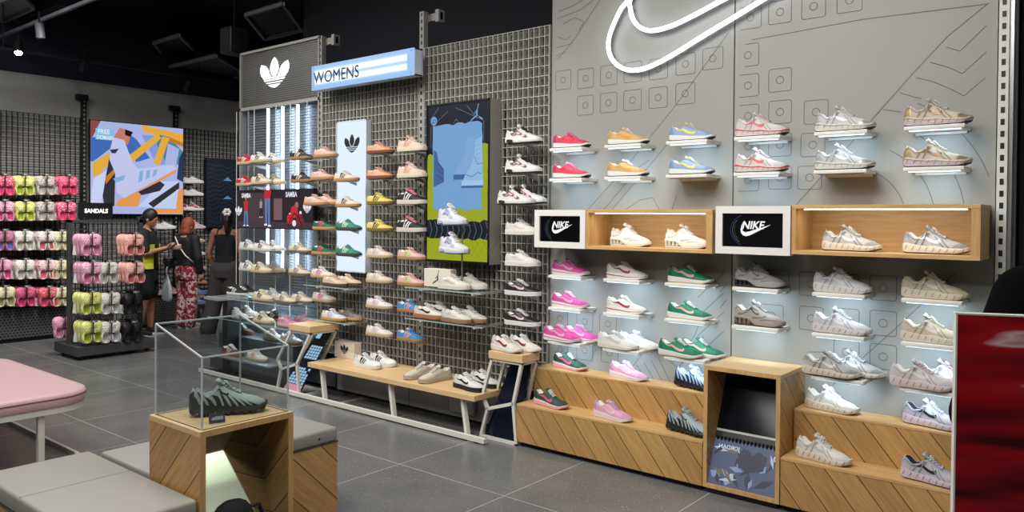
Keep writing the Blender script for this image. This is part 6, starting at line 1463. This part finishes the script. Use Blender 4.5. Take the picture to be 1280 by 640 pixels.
def hung_frame(pts, z, label, b=.035, fill=None):
    P_ = [onZ(a, b_, z) for a, b_ in pts]; c = sum(P_, Vector())/len(P_); t = thing('ceiling_frame', label, 'ceiling panel', tuple(c)); m_ = MB()
    for p, q_ in zip(P_, P_[1:]+P_[:1]): m_.bar(p, q_, b, .04)
    part('frame_bars', m_, mat('frame_grey', (120,122,124), .5), t); part('panel', MB().prism([p+Vector((0,0,.022)) for p in P_], (0,0,.02)), fill or mat('ceiling_panel_dark', (24,28,38), .6), t)
    for p in P_[::2]: part('drop_wire', MB().bar(p+Vector((0,0,.04)), (p.x, p.y, 4.5), .006), BLACKM, t)
hung_frame([(307,19),(354,5),(378,38),(331,49)], 3.9, 'square grey framed ceiling panel hanging above the leaf logo header')
hung_frame([(192,54),(224,44),(252,72),(214,80)], 3.95, 'faint dark framed ceiling panel hanging above the large screen')
hung_frame([(212,84),(270,70),(300,88),(300,98),(240,92)], 3.75, 'low dark ceiling baffle left of the silver bay', fill=mat('baffle_grey', (74,78,88), .6))
hung_frame([(405,70),(470,46),(500,58),(440,78)], 3.6, 'grey ceiling baffle seen above the word sign', fill=mat('baffle_grey', (74,78,88), .6))
hung_frame([(560,36),(610,18),(668,30),(620,44)], 3.7, 'grey ceiling baffle seen above the grid wall', fill=mat('baffle_grey', (74,78,88), .6))
hung_frame([(0,2),(25,-6),(42,10),(2,28)], 4.0, 'pale ceiling panel in the top left corner', fill=mat('baffle_pale', (120,124,130), .6))
sp = onZ(293, 52, 3.5)
t = thing('ceiling_speaker', 'black box speaker hanging above the left end of the silver bay', 'speaker', tuple(sp)); part('cabinet', MB().bevbox(sp.x-.11, sp.x+.11, sp.y-.11, sp.y+.11, sp.z-.14, sp.z+.14, .01), mat('speaker_black', (10,11,15), .5), t, angle=30); part('drop_rod', MB().bar(sp+Vector((0,0,.14)), (sp.x, sp.y, 4.5), .012), BLACKM, t); part('grille', MB().box(sp.x-.09, sp.x+.09, sp.y-.116, sp.y-.11, sp.z-.12, sp.z+.12), BLACKM, t)
# ------------------------------------------------------------------ people
def remeshed(mb, name, vox, mat_, smooth=4, fac=.6):
    me = mb.mesh(name, fix=False); o = link(name, me); r = o.modifiers.new('r', 'REMESH'); r.mode = 'VOXEL'; r.voxel_size = vox; s = o.modifiers.new('s', 'SMOOTH'); s.iterations = smooth; s.factor = fac
    bpy.context.view_layer.update(); m2 = bpy.data.meshes.new_from_object(o.evaluated_get(bpy.context.evaluated_depsgraph_get())); bpy.data.objects.remove(o); bpy.data.meshes.remove(me)
    m2.name = name; m2.materials.clear(); m2.materials.append(mat_); m2.shade_smooth(); return m2
def limb(mb, pts, rad, n=14):
    """chain of rounded tapered tubes"""
    P = [Vector(p) for p in pts]
    for i in range(len(P)-1):
        a, b = P[i], P[i+1]; ra, rb = rad[i], rad[i+1]; k = 6
        mb.tube([a.lerp(b, j/k) for j in range(k+1)], [ra+(rb-ra)*j/k for j in range(k+1)], n)
    for p, r in zip(P, rad): mb.ell(p, (r, r, r), None, 12, 8)
def torso(mb, secs, n=20):
    """secs: (centre, half width, half depth)"""
    rings = []
    for c, a, b in secs:
        c = Vector(c); rings.append([c+Vector((a*math.copysign(abs(math.cos(t))**.85, math.cos(t)), b*math.copysign(abs(math.sin(t))**.85, math.sin(t)), 0)) for t in (2*PI*j/n for j in range(n))])
    mb.loft(rings)
def hand(mb, wrist, direc, palm_n, side, s=1.0, curl=.5):
    w = Vector(wrist); d = Vector(direc).normalized(); pn = Vector(palm_n); pn = (pn-d*pn.dot(d)).normalized(); x = d.cross(pn)*side
    limb(mb, [w, w+d*.045*s, w+d*.08*s], [.022*s, .028*s, .026*s]); 
    for sgn in (-1, 1): limb(mb, [w+d*.03*s+x*sgn*.012*s, w+d*.078*s+x*sgn*.026*s], [.018*s, .014*s])
    for i, (off, l) in enumerate(((.030,.066), (.010,.076), (-.011,.072), (-.031,.056))):
        b = w+d*.082*s+x*off*s; c1 = (d+pn*curl*.5).normalized(); c2 = (d+pn*curl*1.6).normalized()
        limb(mb, [b, b+c1*l*.5*s, b+c1*l*.5*s+c2*l*.5*s], [.0098*s, .009*s, .0075*s], 8)
    b = w+d*.03*s+x*.026*s; limb(mb, [b, b+(d*.6+x*.8+pn*.2).normalized()*.035*s, b+(d*.6+x*.8+pn*.2).normalized()*.035*s+(d*.9+x*.3+pn*.4).normalized()*.028*s], [.013*s, .011*s, .009*s], 8)
def person(label, loc, rz, Hh, J, skin, clothes, vox=.0085, hair=None, extras=None):
    """body faces local +Y; joints for a 1.65 m figure"""
    t = thing('person', label, 'person', loc, rz); k = Hh/1.65
    j = dict(hipL=(-.085,0,.86), hipR=(.085,0,.86), kneeL=(-.09,.01,.47), kneeR=(.09,.01,.47), ankL=(-.095,-.02,.085), ankR=(.095,-.02,.085), shL=(-.165,0,1.345), shR=(.165,0,1.345), elL=(-.215,-.02,1.07), elR=(.215,-.02,1.07), wrL=(-.215,.06,.84), wrR=(.215,.06,.84), head=(0,.02,1.535), neck=(0,-.005,1.40), yaw=0, nod=0)
    j.update(J); G = {a: (Vector(b) if isinstance(b, tuple) else b) for a, b in j.items()}
    R = Matrix.Rotation(G['yaw'], 3, 'Z') @ Matrix.Rotation(G['nod'], 3, 'X'); hc = G['head']; Hp = lambda x, y, z: hc+R @ Vector((x, y, z))
    mb = MB()
    TS_ = lambda g=0: [((0,0,.80), .10+g, .085+g), ((0,-.01,.87), .158+g, .108+g), ((0,-.005,.94), .150+g, .100+g), ((0,0,1.03), .122+g, .088+g), ((0,.005,1.13), .130+g, .098+g), ((0,.008,1.23), .148+g, .104+g), ((0,0,1.31), .155+g, .092+g), ((0,-.005,1.365), .115+g, .070+g), ((0,-.005,1.39), .06+g, .052+g)]
    torso(mb, TS_())
    limb(mb, [G['neck']+Vector((0,0,-.04)), hc+R @ Vector((0,-.012,-.06))], [.052, .046])
    mb.ell(hc, (.072, .092, .112), None, 20, 14, R); mb.ell(Hp(0,.022,-.058), (.050,.060,.050), None, 14, 10, R); limb(mb, [Hp(0,.086,.005), Hp(0,.106,-.022)], [.010, .013], 8); limb(mb, [Hp(-.018,.085,-.055), Hp(.018,.085,-.055)], [.009, .009], 8)
    for s_ in (-1, 1): mb.ell(Hp(s_*.074,-.006,-.012), (.010,.020,.030), None, 10, 8, R); mb.ell(Hp(s_*.030,.078,.018), (.014,.010,.009), None, 8, 6, R)
    for s_, q in ((-1,'L'), (1,'R')):
        limb(mb, [G['sh'+q], G['el'+q], G['wr'+q]], [.050, .037, .024]); limb(mb, [Vector((s_*.08,0,1.33)), G['sh'+q]], [.06, .05]); mb.ell(G['el'+q].lerp(G['wr'+q], .25), (.038,.038,.05))
        kn = G['knee'+q]; an = G['ank'+q]; limb(mb, [G['hip'+q], kn, an], [.088, .052, .036]); mb.ell(kn.lerp(an, .28)+Vector((0,-.012,0)), (.052,.055,.095)); mb.ell(G['hip'+q]+Vector((0,-.04,-.01)), (.085,.075,.09))
        ft = Vector((math.sin(G.get('foot'+q, s_*.15)), math.cos(G.get('foot'+q, s_*.15)), 0)); limb(mb, [an, an-Vector((0,0,.045)), an+ft*.13-Vector((0,0,.058))], [.036, .036, .026])
        d = (G['wr'+q]-G['el'+q]); hand(mb, G['wr'+q], G.get('hd'+q, d), G.get('pn'+q, Vector((-s_*1.0, .2, 0))), -s_ if G.get('flip'+q) else s_, 1.0, G.get('curl'+q, .5))
    def fin(mb_, nm, vx, m_, parent=t, **kk):
        mb_.v = [v*k for v in mb_.v]; return link(nm, remeshed(mb_, nm, vx*k, m_, **kk), parent)
    fin(mb, 'body', vox, mat(skin[0], skin[1], .55), smooth=3)
    # eyes, brows, mouth
    fm = MB()
    for s_ in (-1, 1): fm.ell(Hp(s_*.030,.0835,.016), (.009,.006,.0055), None, 8, 6, R)
    fm.v = [v*k for v in fm.v]; fm.mats = [cm((36,26,24), .4)]; link('eyes', fm.mesh('eyes', True), t)
    fm = MB(); limb(fm, [Hp(-.016,.092,-.055), Hp(0,.095,-.056), Hp(.016,.092,-.055)], [.004,.005,.004], 6); fm.v = [v*k for v in fm.v]; fm.mats = [cm((150,80,76), .5)]; link('mouth', fm.mesh('mouth', True), t)
    clothes(fin, G, TS_, Hp, R, k, t)
    return t
CLO = lambda n, c, r=.85: mat(n, c, r)
def cap_hair(mb, Hp, R, g=.012):
    mb.ell(Hp(0,-.014,.022), (.078+g*.5, .092+g*.6, .104+g), None, 18, 12, R); mb.ell(Hp(0,-.045,-.02), (.070+g*.5,.062+g*.5,.080+g), None, 16, 10, R)
def sneakers_for(t, G, k, m_, sole, turn=.15):
    for s_, q in ((-1,'L'), (1,'R')):
        an = G['ank'+q]; a = G.get('foot'+q, s_*turn); ft = Vector((math.sin(a), math.cos(a), 0)); f0 = an-ft*.05; mb = MB()
        limb(mb, [Vector((an.x, an.y, .075))-ft*.01, Vector((an.x, an.y, .055))+ft*.07, Vector((an.x, an.y, .040))+ft*.15], [.048,.044,.036])
        mb.v = [Vector((v.x, v.y, max(v.z, .018)))*k for v in mb.v]; mb.mats = [m_]; o = link('shoe', mb.mesh('shoe', True, fix=False), t)
        sb_ = MB(); R_ = []
        for z, e in ((0.002,.0), (.010,.003), (.026,.0)):
            R_.append([Vector((an.x, an.y, z))+ft*(.055+(.125+e)*math.cos(u))+Vector((ft.y,-ft.x,0))*((.045+e)*math.sin(u)) for u in (2*PI*i/18 for i in range(18))])
        sb_.loft(R_); sb_.v = [v*k for v in sb_.v]; sb_.mats = [sole]; link('sole', sb_.mesh('sole', angle=40), o)
# 1: woman in the black polo with lime side panel
def c1(fin, G, TS_, Hp, R, k, t):
    mb = MB(); torso(mb, [(c, a+.024+(.02 if c[2] < 1.2 else 0), b+.024+(.02 if c[2] < 1.2 else 0)) for c, a, b in TS_()[1:8]])
    for s_, q in ((-1,'L'), (1,'R')): limb(mb, [Vector((s_*.08,0,1.335)), G['sh'+q], G['sh'+q].lerp(G['el'+q], .85)], [.068,.070,.060])
    fin(mb, 'polo_shirt', .012, CLO('black_jersey', (22,24,30)), smooth=3)
    for s_ in (-1, 1):
        mb = MB(); 
        G_ = [((0,-.01,.885), .163, .112), ((0,-.005,.94), .150, .100), ((0,0,1.03), .126, .090), ((0,.005,1.13), .132, .099), ((0,.008,1.20), .143, .103)]
        mb.loft([[Vector(c)+Vector((s_*(a_+.056+e_)*math.cos(u), (b_+.050+e_)*math.sin(u), 0)) for u, e_ in [(-.25+i*.16, .014) for i in range(8)]+[(.87-i*.16, .002) for i in range(8)]] for c, a_, b_ in G_])
        mb.v = [v*k for v in mb.v]; mb.mats = [CLO('lime_panel', (190,196,40))]; link('side_panel', mb.mesh('side_panel'), t)
    mb = MB(); torso(mb, [((0,-.01,.72), .180, .145), ((0,-.01,.80), .188, .152), ((0,-.01,.88), .190, .145), ((0,-.005,.95), .172, .125)])
    for s_, q in ((-1,'L'), (1,'R')): limb(mb, [G['hip'+q], G['hip'+q].lerp(G['knee'+q], .72)], [.120,.112])
    fin(mb, 'shorts', .012, CLO('black_shorts', (16,16,20)), smooth=2)
    mb = MB(); mb.tube([Vector((.070*math.cos(u), .062*math.sin(u)-.01, 1.375+.018*math.sin(u+PI))) for u in (2*PI*i/20 for i in range(20))], .016, 8, closed=True)
    for s_ in (-1, 1): mb.bar((s_*.045, -.06, 1.375), (s_*.10, -.088, 1.30), .03, .008)
    mb.v = [v*k for v in mb.v]; mb.mats = [CLO('grey_collar', (176,180,184))]; link('collar', mb.mesh('collar', True, fix=False), t)
    mb = MB(); cap_hair(mb, Hp, R); mb.ell(Hp(0,-.125,-.055), (.052,.046,.048)); fin(mb, 'hair_bun', .009, CLO('black_hair', (20,17,18), .5), smooth=3)
    sneakers_for(t, G, k, CLO('black_knit', (30,30,32)), CLO('white_rubber', (220,220,216)))
person('woman in black polo with lime side panel and shorts, looking at the shoe she holds', (-10.16, 4.86, 0), math.radians(-40), 1.66,
    dict(elL=(-.23,.06,1.09), wrL=(-.10,.24,1.14), elR=(.24,.05,1.09), wrR=(.10,.25,1.15), pnL=(.6,0,.8), pnR=(-.6,0,.8), nod=-.30, yaw=-.1, head=(0,.045,1.53), kneeL=(-.09,.03,.47), ankL=(-.11,.02,.085), ankR=(.10,-.08,.085)), ('warm_skin', (176,124,96)), c1)
hs = Matrix.Rotation(math.radians(-40), 3, 'Z') @ Vector((0, .30, 1.155))+Vector((-10.16, 4.86, 0))
put('gaz_pink', (hs.x, hs.y, 1.135), 'light brown sneaker held in both hands by the woman in the polo', None, rz=math.radians(-100), scale=.9)
# 2: red haired woman in black jacket and patterned trousers
def pattern_mat():
    m, nt, b = _nodes('red_white_print', .85); tc = N(nt, 'ShaderNodeTexCoord'); n = N(nt, 'ShaderNodeTexNoise', Scale=16.0, Detail=3.0, Distortion=1.5); nt.links.new(tc.outputs['Object'], n.inputs['Vector'])
    r = N(nt, 'ShaderNodeValToRGB'); e = r.color_ramp; e.interpolation = 'CONSTANT'; e.elements[0].color = srgb(140,34,52); e.elements[1].position = .53; e.elements[1].color = srgb(226,196,192); nt.links.new(n.outputs['Fac'], r.inputs[0]); nt.links.new(r.outputs[0], b.inputs['Base Color']); return m
def c2(fin, G, TS_, Hp, R, k, t):
    mb = MB(); torso(mb, [(c, a+.030, b+.030) for c, a, b in TS_()[2:8]])
    for s_, q in ((-1,'L'), (1,'R')): limb(mb, [Vector((s_*.08,0,1.335)), G['sh'+q], G['el'+q], G['el'+q].lerp(G['wr'+q], .9)], [.072,.074,.062,.050])
    fin(mb, 'jacket', .012, CLO('black_jacket', (20,20,24), .7), smooth=3)
    mb = MB(); torso(mb, [((0,-.01,.74), .175, .13), ((0,-.01,.85), .180, .132), ((0,-.005,.95), .160, .115)])
    for s_, q in ((-1,'L'), (1,'R')): limb(mb, [G['hip'+q], G['knee'+q], G['ank'+q]+Vector((0,0,-.01))], [.105,.086,.078])
    fin(mb, 'patterned_trousers', .012, pattern_mat(), smooth=2)
    mb = MB(); cap_hair(mb, Hp, R, .018); mb.loft([[Hp(.078*math.cos(u)*w, -.035+.062*math.sin(u)*w, z) for u in (2*PI*i/16 for i in range(16))] for z, w in ((.02,1),(-.05,1.10),(-.11,1.15),(-.14,.9))])
    fin(mb, 'red_hair', .009, CLO('copper_hair', (136,62,38), .6), smooth=3)
    mb = MB(); mb.tube([(-.10,-.125,1.37), (.0,-.145,1.24), (.12,-.13,1.10), (.19,-.05,1.0)], .011, 6); mb.v = [v*k for v in mb.v]; mb.mats = [CLO('white_strap', (214,212,208))]; s_ = link('bag_strap', mb.mesh('bag_strap', True), t)
    sneakers_for(t, G, k, CLO('white_leather', (206,204,200)), CLO('white_rubber', (220,220,216)))
person('red haired woman in black jacket, red and white patterned trousers, seen from behind', (-10.42, 5.55, 0), math.radians(12), 1.55, dict(elL=(-.25,.02,1.08), wrL=(-.18,.16,.90), elR=(.24,0,1.06), wrR=(.22,.06,.84), nod=-.25, head=(0,.03,1.525)), ('pale_skin', (206,160,136)), c2)
hb = thing('crossbody_bag', 'small black crossbody bag at the hip of the red haired woman', 'bag', (-10.60, 5.42, .93)); part('bag_body', MB().bevbox(-10.70, -10.58, 5.36, 5.44, .84, .98, .02), CLO('black_leather', (18,18,20), .4), hb, angle=40); part('bag_flap', MB().bevbox(-10.705, -10.575, 5.352, 5.362, .90, .985, .004), CLO('black_leather', (18,18,20), .4), hb)
cb = thing('carrier_bag', 'pale translucent carrier bag hanging between the two women', 'bag', (-10.33, 5.22, .5)); mb = MB(); mb.loft([[Vector((-10.33+a*w_, 5.22+b*w_*.6, z)) for a, b in ((-1,-.4),(0,-.6),(1,-.4),(1,.4),(0,.6),(-1,.4))] for z, w_ in ((.42,.07),(.46,.10),(.60,.09),(.70,.05),(.78,.02))]); part('bag_body', mb, CLO('milky_plastic', (196,206,212), .3), cb, angle=50); part('bag_handle', MB().tube([(-10.35,5.22,.76), (-10.34,5.22,.84), (-10.36,5.24,.88)], .006, 6), CLO('milky_plastic', (196,206,212), .3), cb)
# 3: woman in black tank top
def c3(fin, G, TS_, Hp, R, k, t):
    mb = MB(); torso(mb, [(c, a+.008, b+.010) for c, a, b in TS_()[2:7]]+[((0,0,1.325), .10, .085)])
    for s_ in (-1, 1): limb(mb, [(s_*.085,-.075,1.27), (s_*.085,-.05,1.375), (s_*.08,.0,1.40), (s_*.08,.075,1.28)], [.016]*4)
    fin(mb, 'tank_top', .009, CLO('black_rib', (20,22,30)), smooth=2)
    mb = MB(); torso(mb, [((0,-.01,.74), .165, .13), ((0,-.015,.85), .176, .132), ((0,-.005,.93), .158, .112), ((0,0,.99), .134, .098)])
    for s_, q in ((-1,'L'), (1,'R')): limb(mb, [G['hip'+q], G['knee'+q], G['ank'+q]+Vector((0,0,-.03))], [.122,.108,.106])
    fin(mb, 'wide_trousers', .012, CLO('charcoal_denim', (64,60,60)), smooth=2)
    mb = MB(); cap_hair(mb, Hp, R); limb(mb, [Hp(0,-.105,.02), Hp(0,-.155,-.03), Hp(0,-.15,-.14), Hp(.0,-.13,-.26)], [.034,.038,.034,.012]); fin(mb, 'ponytail_hair', .009, CLO('dark_brown_hair', (36,24,22), .5), smooth=3)
    mb = MB()
    for i in range(6): u = i*PI/3; mb.ell(Hp(.034*math.cos(u), -.098+.01*math.sin(u), .075+.034*math.sin(u)), (.026,.020,.026), None, 10, 8)
    mb.v = [v*k for v in mb.v]; mb.mats = [CLO('white_flower', (230,226,222), .7)]; link('hair_clip', mb.mesh('hair_clip', True, fix=False), t)
    sneakers_for(t, G, k, CLO('tan_suede', (150,110,84)), CLO('dark_sole', (70,56,48)))
person('woman in black tank top, charcoal trousers and ponytail with white clip, hands at her hips', (-9.62, 5.68, 0), math.radians(30), 1.67, dict(elL=(-.235,-.03,1.07), wrL=(-.20,.05,.86), elR=(.235,-.05,1.08), wrR=(.20,.06,.90), yaw=.5, ankL=(-.21,-.08,.085), kneeL=(-.15,-.01,.47), hipL=(-.095,0,.86), ankR=(.10,.04,.085), hipR=(.09,0,.87)), ('tan_skin', (150,104,80)), c3)
# 4: person in black behind the red board at the right edge
def c4(fin, G, TS_, Hp, R, k, t):
    mb = MB(); torso(mb, [(c, a+.034, b+.034) for c, a, b in TS_()[1:8]])
    for s_, q in ((-1,'L'), (1,'R')): limb(mb, [Vector((s_*.08,0,1.335)), G['sh'+q], G['el'+q], G['el'+q].lerp(G['wr'+q], .92)], [.082,.086,.066,.048])
    fin(mb, 'black_jacket', .011, mat('black_fleece', (5,5,7), 1.0, 0, 0, .08), smooth=4)
    mb = MB(); torso(mb, [((0,-.01,.74), .165, .12), ((0,-.01,.86), .176, .126), ((0,-.005,.95), .155, .11)])
    for s_, q in ((-1,'L'), (1,'R')): limb(mb, [G['hip'+q], G['knee'+q], G['ank'+q]+Vector((0,0,-.02))], [.102,.074,.064])
    fin(mb, 'black_trousers', .012, CLO('black_cotton', (22,22,26)), smooth=2)
    mb = MB(); cap_hair(mb, Hp, R); fin(mb, 'short_hair', .009, CLO('black_hair', (20,17,18), .5), smooth=3)
    sneakers_for(t, G, k, CLO('black_knit', (30,30,32)), CLO('white_rubber', (220,220,216)))
FWD = Vector((-math.sin(YAW), math.cos(YAW), 0))
pq = at(1360, 300, 2.15); pq.z = 0
person('person in a black jacket standing behind the red board at the right edge, elbow out', tuple(pq), YAW+.15, 1.72, dict(shL=(-.175,0,1.335), shR=(.175,0,1.335), elL=(-.345,-.03,1.04), wrL=(-.17,.14,.98), elR=(.30,-.03,1.09), wrR=(.14,.12,1.0), flipL=0, hdL=(.7,.5,.1), hdR=(-.7,.5,.1)), ('warm_skin2', (186,136,108)), c4)
# red glossy board in front
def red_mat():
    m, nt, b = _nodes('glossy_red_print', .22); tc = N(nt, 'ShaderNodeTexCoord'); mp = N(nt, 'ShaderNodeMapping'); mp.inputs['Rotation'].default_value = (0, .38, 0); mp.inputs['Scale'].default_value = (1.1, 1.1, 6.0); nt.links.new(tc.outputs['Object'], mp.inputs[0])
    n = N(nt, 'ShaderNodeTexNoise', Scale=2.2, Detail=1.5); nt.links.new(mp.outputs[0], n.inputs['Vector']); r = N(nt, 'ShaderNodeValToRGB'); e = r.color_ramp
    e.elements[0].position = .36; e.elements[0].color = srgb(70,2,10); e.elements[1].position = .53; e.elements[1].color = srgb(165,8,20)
    k = e.elements.new(.62); k.color = srgb(182,22,34); k = e.elements.new(.665); k.color = srgb(230,196,200); k = e.elements.new(.71); k.color = srgb(150,10,22)  # dark red noise bands with narrow pale streaks
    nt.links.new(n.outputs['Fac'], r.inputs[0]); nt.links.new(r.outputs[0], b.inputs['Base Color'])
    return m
pl_, pr_ = at(1195, 391, 1.95), at(1330, 395, 1.88); top = pl_.z; d = (pr_-pl_); d.z = 0; d.normalize(); pr_ = pl_+d*.62; nrm = Vector((-d.y, d.x, 0))
rb = thing('red_display_board', 'tall glossy dark red board with a white edge at the right foreground', 'board', (pl_.x, pl_.y, 0))
A_ = Vector((pl_.x, pl_.y, 0)); B2 = Vector((pr_.x, pr_.y, 0))
def slab(a, b, z0, z1, off, th_, m, nm):
    n_ = nrm; P_ = [a+n_*off+Vector((0,0,z0)), b+n_*off+Vector((0,0,z0)), b+n_*off+Vector((0,0,z1)), a+n_*off+Vector((0,0,z1))]; part(nm, MB().prism(P_, n_*th_), m, rb)
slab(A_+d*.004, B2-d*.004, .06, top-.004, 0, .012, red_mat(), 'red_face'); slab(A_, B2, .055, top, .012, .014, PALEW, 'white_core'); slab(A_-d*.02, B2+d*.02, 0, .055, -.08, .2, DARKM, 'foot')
slab(A_, A_+d*.004, .06, top, -.001, .013, PALEW, 'white_edging'); slab(A_, B2, top-.004, top, -.001, .013, PALEW, 'white_edging')
# next bay seen through the gap on the right
gp = thing('far_rack', 'narrow rack of hanging black and white goods glimpsed through the right gap', 'rack', (-.1, 6.5, 0))
pA = onY(1262, 250, 6.4); pB = onY(1278, 250, 6.4)
part('back_panel', MB().box(pA.x-.1, pB.x+.3, 6.5, 6.53, .05, 2.2), mat('rack_grey', (120,124,130), .5), gp); part('foot', MB().box(pA.x-.1, pB.x+.3, 6.3, 6.6, 0, .05), BLACKM, gp)
mm_ = MB()
for i in range(9): z = .45+i*.17; mm_.bevbox(pA.x+.02, pB.x+.1, 6.36, 6.46, z, z+.10, .02)
part('goods_row', mm_, mat('goods_dark', (60,60,66), .6), gp, angle=40)
# ------------------------------------------------------------------ light of the shop
def area(loc, aim, sx, sy, e, col=(1,.975,.945), spread=180):
    L = bpy.data.lights.new('ceiling_light', 'AREA'); L.shape = 'RECTANGLE'; L.size = sx; L.size_y = sy; L.energy = e; L.color = col; L.spread = math.radians(spread)
    o = bpy.data.objects.new('ceiling_light', L); C.objects.link(o); o.location = loc; d = Vector(aim)-Vector(loc); o.rotation_euler = d.to_track_quat('-Z', 'Y').to_euler(); return o
def spot(loc, aim, e, ang=60, blend=.6, r=.05, col=(1,.97,.93)):
    L = bpy.data.lights.new('spotlight', 'SPOT'); L.energy = e; L.spot_size = math.radians(ang); L.spot_blend = blend; L.shadow_soft_size = r; L.color = col
    o = bpy.data.objects.new('spotlight', L); C.objects.link(o); o.location = loc; o.rotation_euler = (Vector(aim)-Vector(loc)).to_track_quat('-Z', 'Y').to_euler(); return o
for x in (-3.3, -2.2, -1.1): spot((x+.15, 2.0, 4.0), (x, 4.6, 1.3), 52, 70, .9, .06)
for x in (-6.6, -5.4, -4.2): spot((x+.3, 2.5, 4.0), (x, 4.5, 1.2), 125, 70, .9, .06)
for y in (3.2, 4.3, 5.6, 6.6): spot((-8.6, y, 3.9), (-11.0, y+.1, 1.1), 160, 62, .9, .06)
spot((-7.2, 3.2, 4.0), (-9.1, 4.0, .8), 240, 60, .9, .06)
for x, y in ((-9, 2), (-6, .5), (-6.5, 2.8), (-3.2, 1.2), (-1.5, 2.2), (-1, -1.5), (-4, -2)): area((x, y, 4.2), (x, y, 0), .9, .9, 52)
area((-2.0, .8, 3.9), (-2.0, 4.6, .7), 2.5, .3, 18, spread=110)  # added frontal fill, brightens the lower rows of the grey wall
area((2.6, 5.2, 3.2), (2.6, 5.2, 4.3), 1.5, 2.5, 60, (.98, 1, .94))  # added uplight, keeps the unseen pale panel bright in the mirror
w = bpy.data.worlds.new('shop_air'); bpy.context.scene.world = w; w.use_nodes = True
w.node_tree.nodes['Background'].inputs[0].default_value = (.36, .46, .7, 1); w.node_tree.nodes['Background'].inputs[1].default_value = .08
# ------------------------------------------------------------------ camera
cam = bpy.data.cameras.new('camera'); co = bpy.data.objects.new('camera', cam); C.objects.link(co)
cam.sensor_width = 36; cam.lens = CF/1280*36; cam.clip_start = .05; cam.clip_end = 60
cam.shift_x = 0; cam.shift_y = -SHY/1280
d0 = ray(640, 320-SHY); r0 = (ray(740, 320-SHY)-d0).normalized(); f0 = d0.normalized(); u0 = r0.cross(f0).normalized()
co.matrix_world = Matrix.Translation((0, 0, CH)) @ Matrix((( r0.x, u0.x, -f0.x), (r0.y, u0.y, -f0.y), (r0.z, u0.z, -f0.z))).to_4x4()
sc = bpy.context.scene; sc.camera = co
sc.view_settings.view_transform = 'Standard'; sc.view_settings.look = 'None'; sc.view_settings.exposure = EXPO; sc.view_settings.gamma = 1; sc.view_settings.use_curve_mapping = False
sc.cycles.use_denoising = True; sc.cycles.max_bounces = 6; sc.cycles.diffuse_bounces = 3; sc.cycles.glossy_bounces = 3; sc.cycles.transparent_max_bounces = 12; sc.cycles.transmission_bounces = 3
sc.cycles.sample_clamp_indirect = 4; sc.cycles.caustics_reflective = False; sc.cycles.caustics_refractive = False
